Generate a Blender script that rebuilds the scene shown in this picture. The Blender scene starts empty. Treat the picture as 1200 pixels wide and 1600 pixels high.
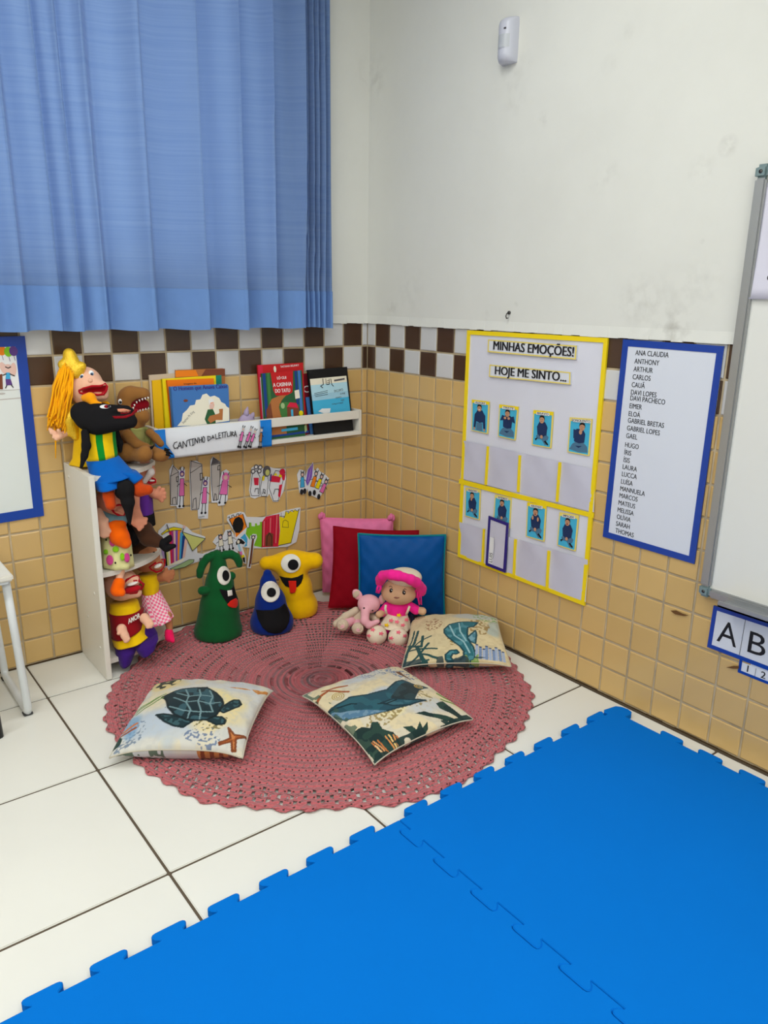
import bpy, bmesh, math, random
import numpy as np
from mathutils import Vector, Matrix
from mathutils.geometry import tessellate_polygon
random.seed(7)
rng = np.random.default_rng(7)
U = 0.105                      # one wall-tile pitch in metres; all lengths below are in tile pitches
S = bpy.context.scene
COL = S.collection

# ---------------------------------------------------------------- camera
cam = bpy.data.cameras.new('camera')
cam.sensor_fit = 'HORIZONTAL'; cam.sensor_width = 36.0
cam.lens = 36.0 * 1193.7462 / 1200.0
cam.clip_start = 0.02
co = bpy.data.objects.new('camera', cam); COL.objects.link(co)
yaw, pitch, roll = 0.6662, 0.2737, 0.0156
f = Vector((math.sin(yaw) * math.cos(pitch), math.cos(yaw) * math.cos(pitch), -math.sin(pitch)))
r = Vector((math.cos(yaw), -math.sin(yaw), 0)); u = r.cross(f)
r2 = r * math.cos(roll) + u * math.sin(roll); u2 = -r * math.sin(roll) + u * math.cos(roll)
M4 = Matrix((r2, u2, -f)).transposed().to_4x4()
M4.translation = Vector((-20.676, -27.667, 13.060)) * U
co.matrix_world = M4
S.camera = co

# ---------------------------------------------------------------- world, lamps, exposure
W = bpy.data.worlds.new('world'); S.world = W; W.use_nodes = True
bg = W.node_tree.nodes['Background']; bg.inputs[0].default_value = (0.86, 0.93, 1, 1); bg.inputs[1].default_value = 1.5
LAMPS = [(-12, -13), (-26, -13), (-40, -13), (-12, -30), (-26, -30), (-40, -30), (-12, -47), (-26, -47), (-40, -47)]
for x, y in LAMPS:
    L = bpy.data.lights.new('ceiling_tube_light', 'AREA'); L.shape = 'RECTANGLE'
    L.size = 11 * U; L.size_y = 2.2 * U; L.energy = 13.6; L.color = (0.975, 1.0, 0.985)
    lo = bpy.data.objects.new('ceiling_tube_light', L); COL.objects.link(lo)
    lo.location = (x * U, y * U, 27.35 * U)
S.view_settings.view_transform = 'Standard'; S.view_settings.look = 'None'
S.view_settings.gamma = 1.0; S.view_settings.use_curve_mapping = False
S.view_settings.exposure = 0.0

# ---------------------------------------------------------------- materials
def lin(c):
    return tuple(((v / 255.0) / 12.92 if v / 255.0 <= 0.04045 else ((v / 255.0 + 0.055) / 1.055) ** 2.4) for v in c)
MATS = {}
def M(name, col=None, rough=0.6, spec=0.35, bump=None, scale=300, bstr=0.25, var=0.0, vscale=6, objvar=0.0, sheen=0.0, metal=0.0, trans=0.0):
    if col is None: return MATS[name]
    m = bpy.data.materials.new(name); MATS[name] = m; m.use_nodes = True
    nt = m.node_tree; b = nt.nodes['Principled BSDF']; N = nt.nodes.new; Lk = nt.links.new
    b.inputs['Base Color'].default_value = (*lin(col), 1)
    b.inputs['Roughness'].default_value = rough
    b.inputs['Specular IOR Level'].default_value = spec
    b.inputs['Metallic'].default_value = metal
    if sheen: b.inputs['Sheen Weight'].default_value = sheen
    if trans: b.inputs['Transmission Weight'].default_value = trans
    tc = N('ShaderNodeTexCoord')
    if var or objvar:
        rgb = N('ShaderNodeRGB'); rgb.outputs[0].default_value = (*lin(col), 1)
        hs = N('ShaderNodeHueSaturation'); Lk(rgb.outputs[0], hs.inputs['Color'])
        add = N('ShaderNodeMath'); add.operation = 'ADD'; add.inputs[0].default_value = 1.0; add.inputs[1].default_value = 0.0
        if var:
            nz = N('ShaderNodeTexNoise'); nz.inputs['Scale'].default_value = vscale; nz.inputs['Detail'].default_value = 5
            Lk(tc.outputs['Object'], nz.inputs['Vector'])
            mr = N('ShaderNodeMapRange'); mr.inputs[1].default_value = 0.25; mr.inputs[2].default_value = 0.75
            mr.inputs[3].default_value = 1 - var; mr.inputs[4].default_value = 1 + var
            Lk(nz.outputs['Fac'], mr.inputs[0]); Lk(mr.outputs[0], add.inputs[0])
        if objvar:
            oi = N('ShaderNodeObjectInfo'); mo = N('ShaderNodeMapRange'); mo.inputs[3].default_value = -objvar; mo.inputs[4].default_value = objvar
            Lk(oi.outputs['Random'], mo.inputs[0]); Lk(mo.outputs[0], add.inputs[1])
        Lk(add.outputs[0], hs.inputs['Value']); Lk(hs.outputs[0], b.inputs['Base Color'])
    if bump:
        bp = N('ShaderNodeBump'); bp.inputs['Strength'].default_value = bstr; bp.inputs['Distance'].default_value = 0.002
        if bump == 'weave':
            w1 = N('ShaderNodeTexWave'); w1.bands_direction = 'X'; w1.inputs['Scale'].default_value = scale; w1.inputs['Distortion'].default_value = 1
            w2 = N('ShaderNodeTexWave'); w2.bands_direction = 'Z'; w2.inputs['Scale'].default_value = scale; w2.inputs['Distortion'].default_value = 1
            mx = N('ShaderNodeMath'); mx.operation = 'ADD'
            for w in (w1, w2): Lk(tc.outputs['Object'], w.inputs['Vector'])
            Lk(w1.outputs['Fac'], mx.inputs[0]); Lk(w2.outputs['Fac'], mx.inputs[1]); Lk(mx.outputs[0], bp.inputs['Height'])
        else:
            nz2 = N('ShaderNodeTexNoise'); nz2.inputs['Scale'].default_value = scale; nz2.inputs['Detail'].default_value = 4
            Lk(tc.outputs['Object'], nz2.inputs['Vector']); Lk(nz2.outputs['Fac'], bp.inputs['Height'])
        Lk(bp.outputs[0], b.inputs['Normal'])
    return m

def plaster():
    m = M('plaster_paint', (225, 225, 218), 0.75, 0.2, bump='noise', scale=60, bstr=0.12)
    nt = m.node_tree; N = nt.nodes.new; Lk = nt.links.new; b = nt.nodes['Principled BSDF']
    tc = N('ShaderNodeTexCoord')
    rgb = N('ShaderNodeRGB'); rgb.outputs[0].default_value = (*lin((225, 225, 218)), 1)
    n1 = N('ShaderNodeTexNoise'); n1.inputs['Scale'].default_value = 2.5; n1.inputs['Detail'].default_value = 6; n1.inputs['Roughness'].default_value = 0.65
    Lk(tc.outputs['Object'], n1.inputs['Vector'])
    r1 = N('ShaderNodeMapRange'); r1.inputs[1].default_value = 0.35; r1.inputs[2].default_value = 0.7; r1.inputs[3].default_value = 0.0; r1.inputs[4].default_value = 0.06
    Lk(n1.outputs['Fac'], r1.inputs[0])
    n2 = N('ShaderNodeTexNoise'); n2.inputs['Scale'].default_value = 26; n2.inputs['Detail'].default_value = 5
    Lk(tc.outputs['Object'], n2.inputs['Vector'])
    r2_ = N('ShaderNodeMapRange'); r2_.inputs[1].default_value = 0.42; r2_.inputs[2].default_value = 0.72; r2_.inputs[3].default_value = 0; r2_.inputs[4].default_value = 1
    Lk(n2.outputs['Fac'], r2_.inputs[0])
    tot = r1.outputs[0]
    # scuffs and marks with a place of their own on the wall: (a = distance from the corner along the right wall, z, radius, depth)
    for a, z, rad, k in SCUFFS:
        d = N('ShaderNodeVectorMath'); d.operation = 'DISTANCE'; d.inputs[1].default_value = (-0.02, -a * U, z * U)
        Lk(tc.outputs['Object'], d.inputs[0])
        mr = N('ShaderNodeMapRange'); mr.inputs[1].default_value = 0.0; mr.inputs[2].default_value = rad * U; mr.inputs[3].default_value = k * SCUFF_DEPTH; mr.inputs[4].default_value = 0
        Lk(d.outputs['Value'], mr.inputs[0])
        mu = N('ShaderNodeMath'); mu.operation = 'MULTIPLY'; Lk(mr.outputs[0], mu.inputs[0]); Lk(r2_.outputs[0], mu.inputs[1])
        ad = N('ShaderNodeMath'); ad.operation = 'ADD'; Lk(tot, ad.inputs[0]); Lk(mu.outputs[0], ad.inputs[1]); tot = ad.outputs[0]
    mix = N('ShaderNodeMix'); mix.data_type = 'RGBA'; mix.inputs['A'].default_value = (0, 0, 0, 1)
    Lk(tot, mix.inputs[0]); Lk(rgb.outputs[0], mix.inputs[6]); mix.inputs[7].default_value = (*lin((112, 104, 92)), 1)
    Lk(mix.outputs[2], b.inputs['Base Color'])
    return m
SCUFF_DEPTH = 0.42
SCUFFS = [(a, z, rd, k) for (a, z), rd, k in [
    ((0.458,21.743), 0.8, 0.5), ((0.554,21.197), 0.6, 0.4), ((15.868,17.043), 0.35, 1.4), ((15.177,16.526), 0.5, 0.5), ((12.202,16.774), 0.5, 0.35), ((11.862,19.761), 0.4, 0.3),
    ((12.388,20.506), 0.3, 0.5), ((9.465,18.658), 0.35, 0.6), ((8.138,19.361), 0.6, 0.3), ((7.649,12.961), 0.14, 2.2), ((8.703,12.889), 0.18, 2.0), ((8.629,12.693), 0.15, 2.2), ((14.615,13.056), 0.14, 2.4), ((15.448,14.686), 0.16, 2.2),
    ((1.747,12.674), 0.5, 0.6), ((13.539,13.079), 0.9, 0.45), ((14.552,12.731), 1.6, 0.35), ((14.941,12.292), 0.7, 0.9), ((15.633,13.619), 0.8, 0.4), ((7.267,12.46), 0.3, 0.5), ((2.854,13.321), 1.2, 0.25), ((7.888,20.32), 1.0, 0.35), ((11.833,16.542), 0.5, 0.3)]]
plaster()
M('cream_tile', (210, 174, 112), 0.22, 0.5, objvar=0.035, var=0.02, vscale=9)
M('brown_tile', (74, 52, 38), 0.25, 0.5, objvar=0.03)
M('white_tile', (208, 208, 208), 0.2, 0.5, objvar=0.025)
M('wall_grout', (190, 172, 142), 0.9, 0.1, var=0.25, vscale=14)
M('floor_porcelain', (230, 229, 221), 0.28, 0.4, var=0.018, vscale=3, objvar=0.008)
M('floor_grout', (96, 84, 70), 0.9, 0.1)
M('dark_dirt', (82, 64, 44), 0.95, 0.05)
M('tile_chip', (112, 78, 48), 0.95, 0.05)
M('ceiling_paint', (236, 236, 232), 0.8, 0.1)
M('white_laminate', (226, 222, 212), 0.4, 0.4)
M('white_paint_wood', (228, 224, 214), 0.45, 0.4)
M('white_metal', (222, 226, 228), 0.35, 0.5)
M('black_plastic', (28, 28, 30), 0.45, 0.4)
M('rubber_grey', (70, 70, 70), 0.7, 0.3)
M('aluminium', (168, 170, 172), 0.38, 0.5, metal=0.75)
M('board_corner_plastic', (120, 140, 142), 0.5, 0.4)
M('board_white', (224, 224, 219), 0.25, 0.45)
M('paper_white', (222, 224, 230), 0.7, 0.25)
M('paper_lilac', (214, 212, 226), 0.7, 0.25)
M('chart_white', (220, 220, 230), 0.6, 0.3, var=0.03, vscale=5)
M('pocket_film', (204, 203, 218), 0.35, 0.5, var=0.05, vscale=7)
M('plastic_sleeve', (224, 229, 226), 0.3, 0.5, var=0.015, vscale=5)
M('list_paper', (218, 222, 232), 0.55, 0.35)
M('tape_yellow', (246, 216, 20), 0.4, 0.45)
M('tape_yellow_pale', (236, 214, 110), 0.5, 0.4)
M('tape_blue', (14, 62, 158), 0.3, 0.5)
M('tape_navy', (44, 36, 122), 0.4, 0.4)
M('ribbon_blue', (0, 118, 206), 0.45, 0.35)
M('ink', (38, 36, 40), 0.7, 0.2)
M('ink_grey', (92, 90, 96), 0.7, 0.2)
M('sensor_plastic', (198, 200, 212), 0.35, 0.45)
M('sensor_lens', (186, 190, 196), 0.3, 0.5)
M('screw_metal', (84, 82, 80), 0.4, 0.5, metal=0.8)
for n, c in dict(cyan=(70, 178, 214), skin=(196, 146, 112), hair=(34, 28, 28), navy=(32, 52, 92), jeans=(78, 118, 146), pink=(226, 112, 178), orange=(240, 132, 28), yellow=(238, 216, 16), green=(128, 192, 38), red=(212, 34, 66), brown=(122, 66, 44), skyblue=(64, 166, 214), lightgrey=(190, 184, 180), pale_pink=(226, 188, 176), purple=(126, 84, 184), lilac=(176, 150, 200), lime=(206, 208, 122), sage=(160, 186, 132), cream=(236, 230, 210), white=(232, 232, 232), book_blue=(66, 118, 184), book_red=(196, 30, 34), dark_red=(122, 20, 36), gold=(240, 186, 10), book_orange=(240, 120, 16), teal=(24, 128, 108), dark_green=(44, 92, 56), leaf=(66, 122, 62), tan=(178, 112, 62), black=(22, 22, 24), aqua=(70, 178, 220), pale_aqua=(178, 218, 232), deep_blue=(26, 62, 132), magenta=(170, 50, 130), plum=(96, 62, 130), lightblue=(160, 204, 224), beige=(206, 186, 160)).items():
    M('print_' + n, c, 0.6, 0.25)

# ---------------------------------------------------------------- object helpers
def tag(o, label=None, cat=None, group=None, kind=None):
    if label: o['label'] = label
    if cat: o['category'] = cat
    if group: o['group'] = group
    if kind: o['kind'] = kind
    return o
def empty(name, loc=(0, 0, 0), rz=0.0, label=None, cat=None, group=None, kind=None):
    o = bpy.data.objects.new(name, None); COL.objects.link(o); o.empty_display_size = 0.05
    o.location = Vector(loc) * U; o.rotation_euler = (0, 0, rz)
    return tag(o, label, cat, group, kind)
def mesh_obj(name, verts, faces, mats, parent=None, mi=None, smooth=False, scale=True):
    me = bpy.data.meshes.new(name)
    V = np.asarray(verts, float) * (U if scale else 1.0)
    me.from_pydata(V.tolist(), [], [tuple(int(i) for i in q) for q in faces])
    for m in (mats if isinstance(mats, (list, tuple)) else [mats]):
        me.materials.append(M(m) if isinstance(m, str) else m)
    if mi is not None: me.polygons.foreach_set('material_index', np.asarray(mi, np.int32))
    if smooth is True: me.polygons.foreach_set('use_smooth', np.ones(len(me.polygons), bool))
    elif smooth is not False and smooth is not None:
        me.polygons.foreach_set('use_smooth', np.asarray(smooth, bool))
    me.update()
    o = bpy.data.objects.new(name, me); COL.objects.link(o)
    if parent: o.parent = parent
    return o
def copy_obj(src, parent=None, name=None):
    c = src.copy(); COL.objects.link(c)
    if parent: c.parent = parent
    return c

class MB:
    """collects simple shapes into one mesh"""
    def __init__(s): s.v = []; s.f = []; s.m = []; s.sm = []
    def add(s, V, F, m=0, sm=False):
        b = len(s.v); s.v += [tuple(p) for p in V]; s.f += [tuple(i + b for i in q) for q in F]
        s.m += [m] * len(F); s.sm += [sm] * len(F); return s
    def box(s, lo, hi, m=0, bev=0.0, R=None, o=(0, 0, 0)):
        lo = np.minimum(lo, hi) * 1.0, np.maximum(lo, hi) * 1.0
        (x0, y0, z0), (x1, y1, z1) = lo
        if bev <= 0:
            V = [(x, y, z) for x in (x0, x1) for y in (y0, y1) for z in (z0, z1)]
            F = [(0, 1, 3, 2), (4, 6, 7, 5), (0, 4, 5, 1), (2, 3, 7, 6), (0, 2, 6, 4), (1, 5, 7, 3)]
        else:
            bm = bmesh.new(); bmesh.ops.create_cube(bm, size=1)
            for v in bm.verts: v.co = Vector(((x0 + x1) / 2 + v.co.x * (x1 - x0), (y0 + y1) / 2 + v.co.y * (y1 - y0), (z0 + z1) / 2 + v.co.z * (z1 - z0)))
            bmesh.ops.bevel(bm, geom=bm.edges[:], offset=bev, segments=2, affect='EDGES')
            bm.verts.index_update(); V = [v.co[:] for v in bm.verts]; F = [[v.index for v in q.verts] for q in bm.faces]; bm.free()
        if R is not None: V = [tuple(R @ Vector(p) + Vector(o)) for p in V]
        return s.add(V, F, m)
    def tube(s, P, R, n=10, m=0, cap=True):
        P = [Vector(p) for p in P]; R = [R] * len(P) if not hasattr(R, '__len__') else R
        V = []; F = []
        t0 = (P[1] - P[0]).normalized(); a = Vector((0, 0, 1)) if abs(t0.z) < 0.9 else Vector((1, 0, 0)); nx = t0.cross(a).normalized()
        for i, p in enumerate(P):
            t = (P[min(i + 1, len(P) - 1)] - P[max(i - 1, 0)]).normalized()
            nx = (nx - t * nx.dot(t)).normalized(); ny = t.cross(nx)
            for k in range(n):
                a = 2 * math.pi * k / n; V.append(tuple(p + (nx * math.cos(a) + ny * math.sin(a)) * R[i]))
        for i in range(len(P) - 1):
            for k in range(n):
                k2 = (k + 1) % n; F.append((i * n + k, i * n + k2, (i + 1) * n + k2, (i + 1) * n + k))
        if cap:
            F.append(tuple(range(n - 1, -1, -1))); F.append(tuple((len(P) - 1) * n + k for k in range(n)))
        return s.add(V, F, m, True)
    def ball(s, c, rr, m=0, nu=16, nv=10, R=None):
        rr = (rr,) * 3 if not hasattr(rr, '__len__') else rr
        V = []; F = []
        for i in range(nv + 1):
            th = math.pi * i / nv
            for k in range(nu):
                ph = 2 * math.pi * k / nu; q = Vector((rr[0] * math.sin(th) * math.cos(ph), rr[1] * math.sin(th) * math.sin(ph), rr[2] * math.cos(th)))
                if R is not None: q = R @ q
                V.append((c[0] + q.x, c[1] + q.y, c[2] + q.z))
        for i in range(nv):
            for k in range(nu):
                k2 = (k + 1) % nu; F.append((i * nu + k, (i + 1) * nu + k, (i + 1) * nu + k2, i * nu + k2))
        return s.add(V, F, m, True)
    def prism(s, P2, h0, h1, m=0, fr=None):
        """polygon in (a, b) extruded along the third local axis; fr maps (a, b, h) to a point"""
        fr = fr or (lambda a, b, h: (a, b, h)); n = len(P2)
        T = tessellate_polygon([[Vector((a, b, 0)) for a, b in P2]])
        V = [fr(a, b, h0) for a, b in P2] + [fr(a, b, h1) for a, b in P2]
        F = []
        for t in T:
            p = [Vector(P2[i]) for i in t]
            t = t if (p[1] - p[0]).cross(p[2] - p[0]) > 0 else t[::-1]
            F.append([i + n for i in t]); F.append([i for i in t[::-1]])
        area = sum(P2[i][0] * P2[(i + 1) % n][1] - P2[(i + 1) % n][0] * P2[i][1] for i in range(n))
        for i in range(n):
            j = (i + 1) % n; q = (i, j, j + n, i + n); F.append(q if area > 0 else q[::-1])
        return s.add(V, F, m)
    def flat(s, P2, h, m=0, fr=None):
        fr = fr or (lambda a, b, h: (a, b, h))
        T = tessellate_polygon([[Vector((a, b, 0)) for a, b in P2]]); F = []
        for t in T:
            p = [Vector(P2[i]) for i in t]
            F.append(t if (p[1] - p[0]).cross(p[2] - p[0]) > 0 else t[::-1])
        return s.add([fr(a, b, h) for a, b in P2], F, m)
    def build(s, name, mats, parent=None):
        return mesh_obj(name, s.v, s.f, mats, parent, s.m, s.sm)

# text -> 2D triangles, fitted to a box
_tc = {}
def text2d(txt, bold=0.0):
    k = (txt, bold)
    if k not in _tc:
        c = bpy.data.curves.new('lettering', 'FONT'); c.body = txt; c.offset = bold; c.resolution_u = 3; c.size = 1
        o = bpy.data.objects.new('lettering', c); COL.objects.link(o)
        dg = bpy.context.evaluated_depsgraph_get(); me = bpy.data.meshes.new_from_object(o.evaluated_get(dg))
        V = np.array([v.co[:2] for v in me.vertices]).reshape(-1, 2); F = [tuple(q.vertices) for q in me.polygons]
        bpy.data.objects.remove(o); bpy.data.curves.remove(c); bpy.data.meshes.remove(me)
        _tc[k] = (V, F)
    return _tc[k]
def stroke2d(P, w, closed=False):
    P = [Vector(p) for p in P]
    if closed: P = P + [P[0]]
    out = []
    for a, b in zip(P[:-1], P[1:]):
        d = (b - a)
        if d.length < 1e-6: continue
        d.normalize(); n = Vector((-d.y, d.x)) * w / 2; e = d * w * 0.35
        out.append([a - n - e, b - n + e, b + n + e, a + n - e])
    return out
class Art:
    """flat print: polygons, strokes and lettering laid on a sheet, each a hair above the last"""
    def __init__(s, fr, h0=0.012, dh=0.0035): s.mb = MB(); s.fr = fr; s.h = h0; s.dh = dh; s.mats = []
    def mi(s, m):
        if m not in s.mats: s.mats.append(m)
        return s.mats.index(m)
    def poly(s, P, m): s.mb.flat([tuple(q) for q in P], s.h, s.mi(m), s.fr); s.h += s.dh; return s
    def line(s, P, w, m='ink', closed=False):
        for q in stroke2d(P, w, closed): s.mb.flat([tuple(v) for v in q], s.h, s.mi(m), s.fr); s.h += s.dh * 0.04
        s.h += s.dh * 0.4; return s
    def disc(s, c, rx, ry, m, n=20, a0=0.0):
        return s.poly([(c[0] + rx * math.cos(t) * math.cos(a0) - ry * math.sin(t) * math.sin(a0), c[1] + rx * math.cos(t) * math.sin(a0) + ry * math.sin(t) * math.cos(a0)) for t in [2 * math.pi * k / n for k in range(n)]], m)
    def text(s, txt, p0, w=None, hgt=None, m='ink', bold=0.0, slope=0.0, up=None, right=None):
        V, F = text2d(txt)
        lo, hi = V.min(0), V.max(0)
        cap = text2d('H')[0][:, 1].max()
        sy = (hgt / cap) if hgt else None; sx = (w / (hi[0] - lo[0])) if w else sy
        if sy is None: sy = sx
        Q = (V - np.array([lo[0], 0.0])) * [sx, sy]
        R_ = np.array(right or (math.cos(slope), math.sin(slope))); Up = np.array(up or (-math.sin(slope), math.cos(slope)))
        e = bold * sy
        for dx in ((-e, 0, e) if bold else (0,)):
            s.mb.add([s.fr(p0[0] + (a + dx) * R_[0] + b * Up[0], p0[1] + (a + dx) * R_[1] + b * Up[1], s.h) for a, b in Q], F, s.mi(m)); s.h += s.dh * .15
        s.h += s.dh; return s
    def build(s, name, parent): return s.mb.build(name, s.mats, parent)
def frame_of(pl):
    o, ex, ey = [Vector(v) for v in pl]; n = ex.cross(ey)
    return lambda a, b, h=0.0: tuple(o + ex * a + ey * b + n * h)
LW = frame_of(((0.0000,-0.0300,0.0000),(1.0000,0.0000,0.0000),(0.0000,0.0000,1.0000))); RW = frame_of(((-0.0300,0.0000,0.0000),(0.0000,-1.0000,0.0000),(0.0000,0.0000,1.0000)))
def local(fr, org):
    """the same frame with coordinates relative to a root standing at org (no rotation)"""
    return lambda a, b, h=0.0: tuple(Vector(fr(a, b, h)) - Vector(org))
def quad_map(q):
    """(u, v) in 0..1 over a four-cornered sheet TL, TR, BR, BL -> plane coordinates"""
    q = [Vector(v) for v in q]
    def g(uv):
        a, b = uv; return tuple((q[3] * (1 - a) + q[2] * a) * (1 - b) + (q[0] * (1 - a) + q[1] * a) * b)
    return g

# ================================================================ the room
ceil_z = 28.0
XL, YB = -48.0, -58.0
# floor: a dark joint bed with one porcelain tile per piece
fl = MB().box((XL - .6, YB - .6, -0.6), (0.8, 0.8, -0.03)).build('floor', ['floor_grout']); tag(fl, kind='structure')
t = MB().box((-2.5, -2.5, -0.3), (2.5, 2.5, 0.0), bev=0.02)
t0 = None
xs = [-0.09 - 5.07 * k for k in range(-1, 10)]; ys = [2.31 - 5.07 * k for k in range(12)]
for i in range(len(xs) - 1):
    for j in range(len(ys) - 1):
        x1, x0 = min(xs[i] - 0.03, -0.02), max(xs[i + 1] + 0.03, XL); y1, y0 = min(ys[j] - 0.03, -0.02), max(ys[j + 1] + 0.03, YB)
        if x1 - x0 < 0.05 or y1 - y0 < 0.05: continue
        if x1 - x0 > 4.9 and y1 - y0 > 4.9:
            if t0 is None:
                t0 = t.build('floor_tile', ['floor_porcelain'], fl); o = t0
            else: o = copy_obj(t0, fl)
            o.location = ((x0 + x1) / 2 * U, (y0 + y1) / 2 * U, 0)
        else:
            MB().box((x0, y0, -0.3), (x1, y1, 0.0), bev=0.02).build('floor_tile', ['floor_porcelain'], fl)

# walls: plaster above, grout bed below with one glazed tile per piece
H = 12.0; PIT = 1.0
def wall(name, fr, first, ncol, far, opening=None):
    root = MB()
    def bx(a0, a1, z0, z1, h0, h1, m):
        P = [fr(a, z, h) for a in (a0, a1) for z in (z0, z1) for h in (h0, h1)]
        root.add(P, [(0, 1, 3, 2), (4, 6, 7, 5), (0, 4, 5, 1), (2, 3, 7, 6), (0, 2, 6, 4), (1, 5, 7, 3)], m)
    bx(-0.018, far + .6, -.1, H, -0.8, -0.018, 0)
    if opening:
        a0, a1, z0, z1 = opening
        bx(-0.05, a0, H, ceil_z, -0.8, 0.06, 1); bx(a1, far + .6, H, ceil_z, -0.8, 0.06, 1); bx(a0, a1, H, z0, -0.8, 0.06, 1); bx(a0, a1, z1, ceil_z, -0.8, 0.06, 1)
    else: bx(-0.8, far + .6, H, ceil_z, -0.8, 0.06, 1)
    w = root.build(name, ['wall_grout', 'plaster_paint']); tag(w, kind='structure')
    # rough plaster lip above the tiles
    lip = MB(); n = 160
    for i in range(n):
        a0, a1 = far * i / n, far * (i + 1) / n
        zz = H - 0.02 - 0.035 * rng.random(); hh = 0.10 + 0.03 * rng.random()
        P = [fr(a, z, h) for a in (a0, a1) for z in (zz, H + 0.3) for h in (0.0, hh)]
        P[7] = fr(a1, H + 0.3, 0.061); P[3] = fr(a0, H + 0.3, 0.061)
        lip.add(P, [(0, 1, 3, 2), (4, 6, 7, 5), (0, 4, 5, 1), (2, 3, 7, 6), (0, 2, 6, 4), (1, 5, 7, 3)], 0)
    lip.build('plaster_lip', ['plaster_paint'], w)
    cache = {}
    def tile(a0, a1, r, m, parent=w):
        z1 = H - r - 0.035; z0 = H - r - 1 + 0.035
        if r == 11: z0 = 0.09
        wd = round(a1 - a0, 3); key = (wd, round(z1 - z0, 3), m)
        ca, cz = (a0 + a1) / 2, (z0 + z1) / 2
        if key not in cache:
            hw, hz = wd / 2, (z1 - z0) / 2; b = 0.028; mb = MB()
            ring = lambda x, z, h: [(-x, -z, h), (x, -z, h), (x, z, h), (-x, z, h)]
            V = ring(hw, hz, -0.016) + ring(hw, hz, 0.0) + ring(hw - b, hz - b, 0.02)
            F = [(8, 9, 10, 11)] + [(k, (k + 1) % 4, 4 + (k + 1) % 4, 4 + k) for k in range(4)] + [(4 + k, 4 + (k + 1) % 4, 8 + (k + 1) % 4, 8 + k) for k in range(4)]
            O0 = Vector(fr(0, 0, 0))
            mb.add([tuple(Vector(fr(*v)) - O0) for v in V], F)
            o = mb.build('wall_tile', [m], parent); cache[key] = o
        else: o = copy_obj(cache[key], parent)
        tilt = (random.random() - 0.5) * 0.012
        o.location = Vector(fr(ca, cz, 0.008 * random.random())) * U
        o.rotation_euler = (tilt, 0, tilt * 0.7) if abs(fr(1, 0, 0)[0]) > 0.5 else (0, tilt, tilt * 0.7)
    cols = [(0.03, first)] + [(first + k, first + k + 1) for k in range(ncol)]
    for ci, (a0, a1) in enumerate(cols):
        for r in range(12):
            if r < 2:
                br = ((ci + r) % 2 == 1)
                m = 'brown_tile' if br else 'white_tile'
            else: m = 'cream_tile'
            tile(a0 + (0.035 if ci else 0.0), a1 - 0.035, r, m)
    # the same tiling carried on outside the view, joined
    g = MB(); gi = ncol + 1
    a = first + ncol
    while a < abs(far) - 0.5:
        for r in range(12):
            m = 2 if r >= 2 else ((gi + r) % 2)
            zb = 0.09 if r == 11 else H - r - 0.965
            P = [fr(x, z, h) for x in (a + 0.035, a + 0.965) for z in (zb, H - r - 0.035) for h in (-0.016, 0.02)]
            g.add(P, [(0, 1, 3, 2), (4, 6, 7, 5), (0, 4, 5, 1), (2, 3, 7, 6), (0, 2, 6, 4), (1, 5, 7, 3)], m)
        a += 1; gi += 1
    o = g.build('wall_tiling', ['white_tile', 'brown_tile', 'cream_tile'], w); tag(o, kind='stuff')
    # dirt gathered in the joint at the floor
    d = MB(); aa = 0.1
    while aa < abs(far) - 1:
        ln = 0.3 + rng.random() * 0.9; hh = 0.02 + 0.04 * rng.random()
        P = [fr(x, z, h) for x in (aa, aa + ln) for z in (0.0, hh) for h in (-0.016, 0.012)]
        d.add(P, [(0, 1, 3, 2), (4, 6, 7, 5), (0, 4, 5, 1), (2, 3, 7, 6), (0, 2, 6, 4), (1, 5, 7, 3)], 0); aa += ln * 0.97
    k = first
    while k < min(abs(far) - 1, 24):          # dark triangles where the upright joints meet the floor
        hh = 0.15 + 0.3 * rng.random()
        d.add([fr(k - 0.06, 0.02, -0.02), fr(k + 0.06, 0.02, -0.02), fr(k, hh, -0.02)], [(0, 1, 2)], 0); k += 1
    d.build('joint_dirt', ['dark_dirt'], w)
    return w
lwf = lambda a, z, h: (-a, -h, z)
rwf = lambda a, z, h: (-h, -a, z)
wl = wall('wall_left', lwf, 0.305, 18, 48.0, (4.6, 21.0, 13.6, 25.6))
wr = wall('wall_right', rwf, 0.582, 21, 58.0)
# the window behind the curtain: frame, mullions and clear panes
wn = empty('window_1', (-12.8, 0.4, 19.6), kind='structure')
pane_m = bpy.data.materials.new('window_pane'); MATS['window_pane'] = pane_m; pane_m.use_nodes = True
nt = pane_m.node_tree; tb_ = nt.nodes.new('ShaderNodeBsdfTransparent'); gb_ = nt.nodes.new('ShaderNodeBsdfGlossy'); gb_.inputs['Roughness'].default_value = .05
mx_ = nt.nodes.new('ShaderNodeMixShader'); mx_.inputs[0].default_value = .08; nt.links.new(tb_.outputs[0], mx_.inputs[1]); nt.links.new(gb_.outputs[0], mx_.inputs[2]); nt.links.new(mx_.outputs[0], nt.nodes['Material Output'].inputs[0])
for lo, hi in (((-8.2, -.15, -6), (8.2, .15, -5.6)), ((-8.2, -.15, 5.6), (8.2, .15, 6)), ((-8.2, -.15, -5.6), (-7.8, .15, 5.6)), ((7.8, -.15, -5.6), (8.2, .15, 5.6))): mb = MB(); mb.box(lo, hi, 0, .03); mb.build('window_frame', ['white_metal'], wn)
for x in (-3.9, 0, 3.9): mb = MB(); mb.box((x - .15, -.12, -5.6), (x + .15, .12, 5.6), 0, .02); mb.build('mullion', ['white_metal'], wn)
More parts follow.
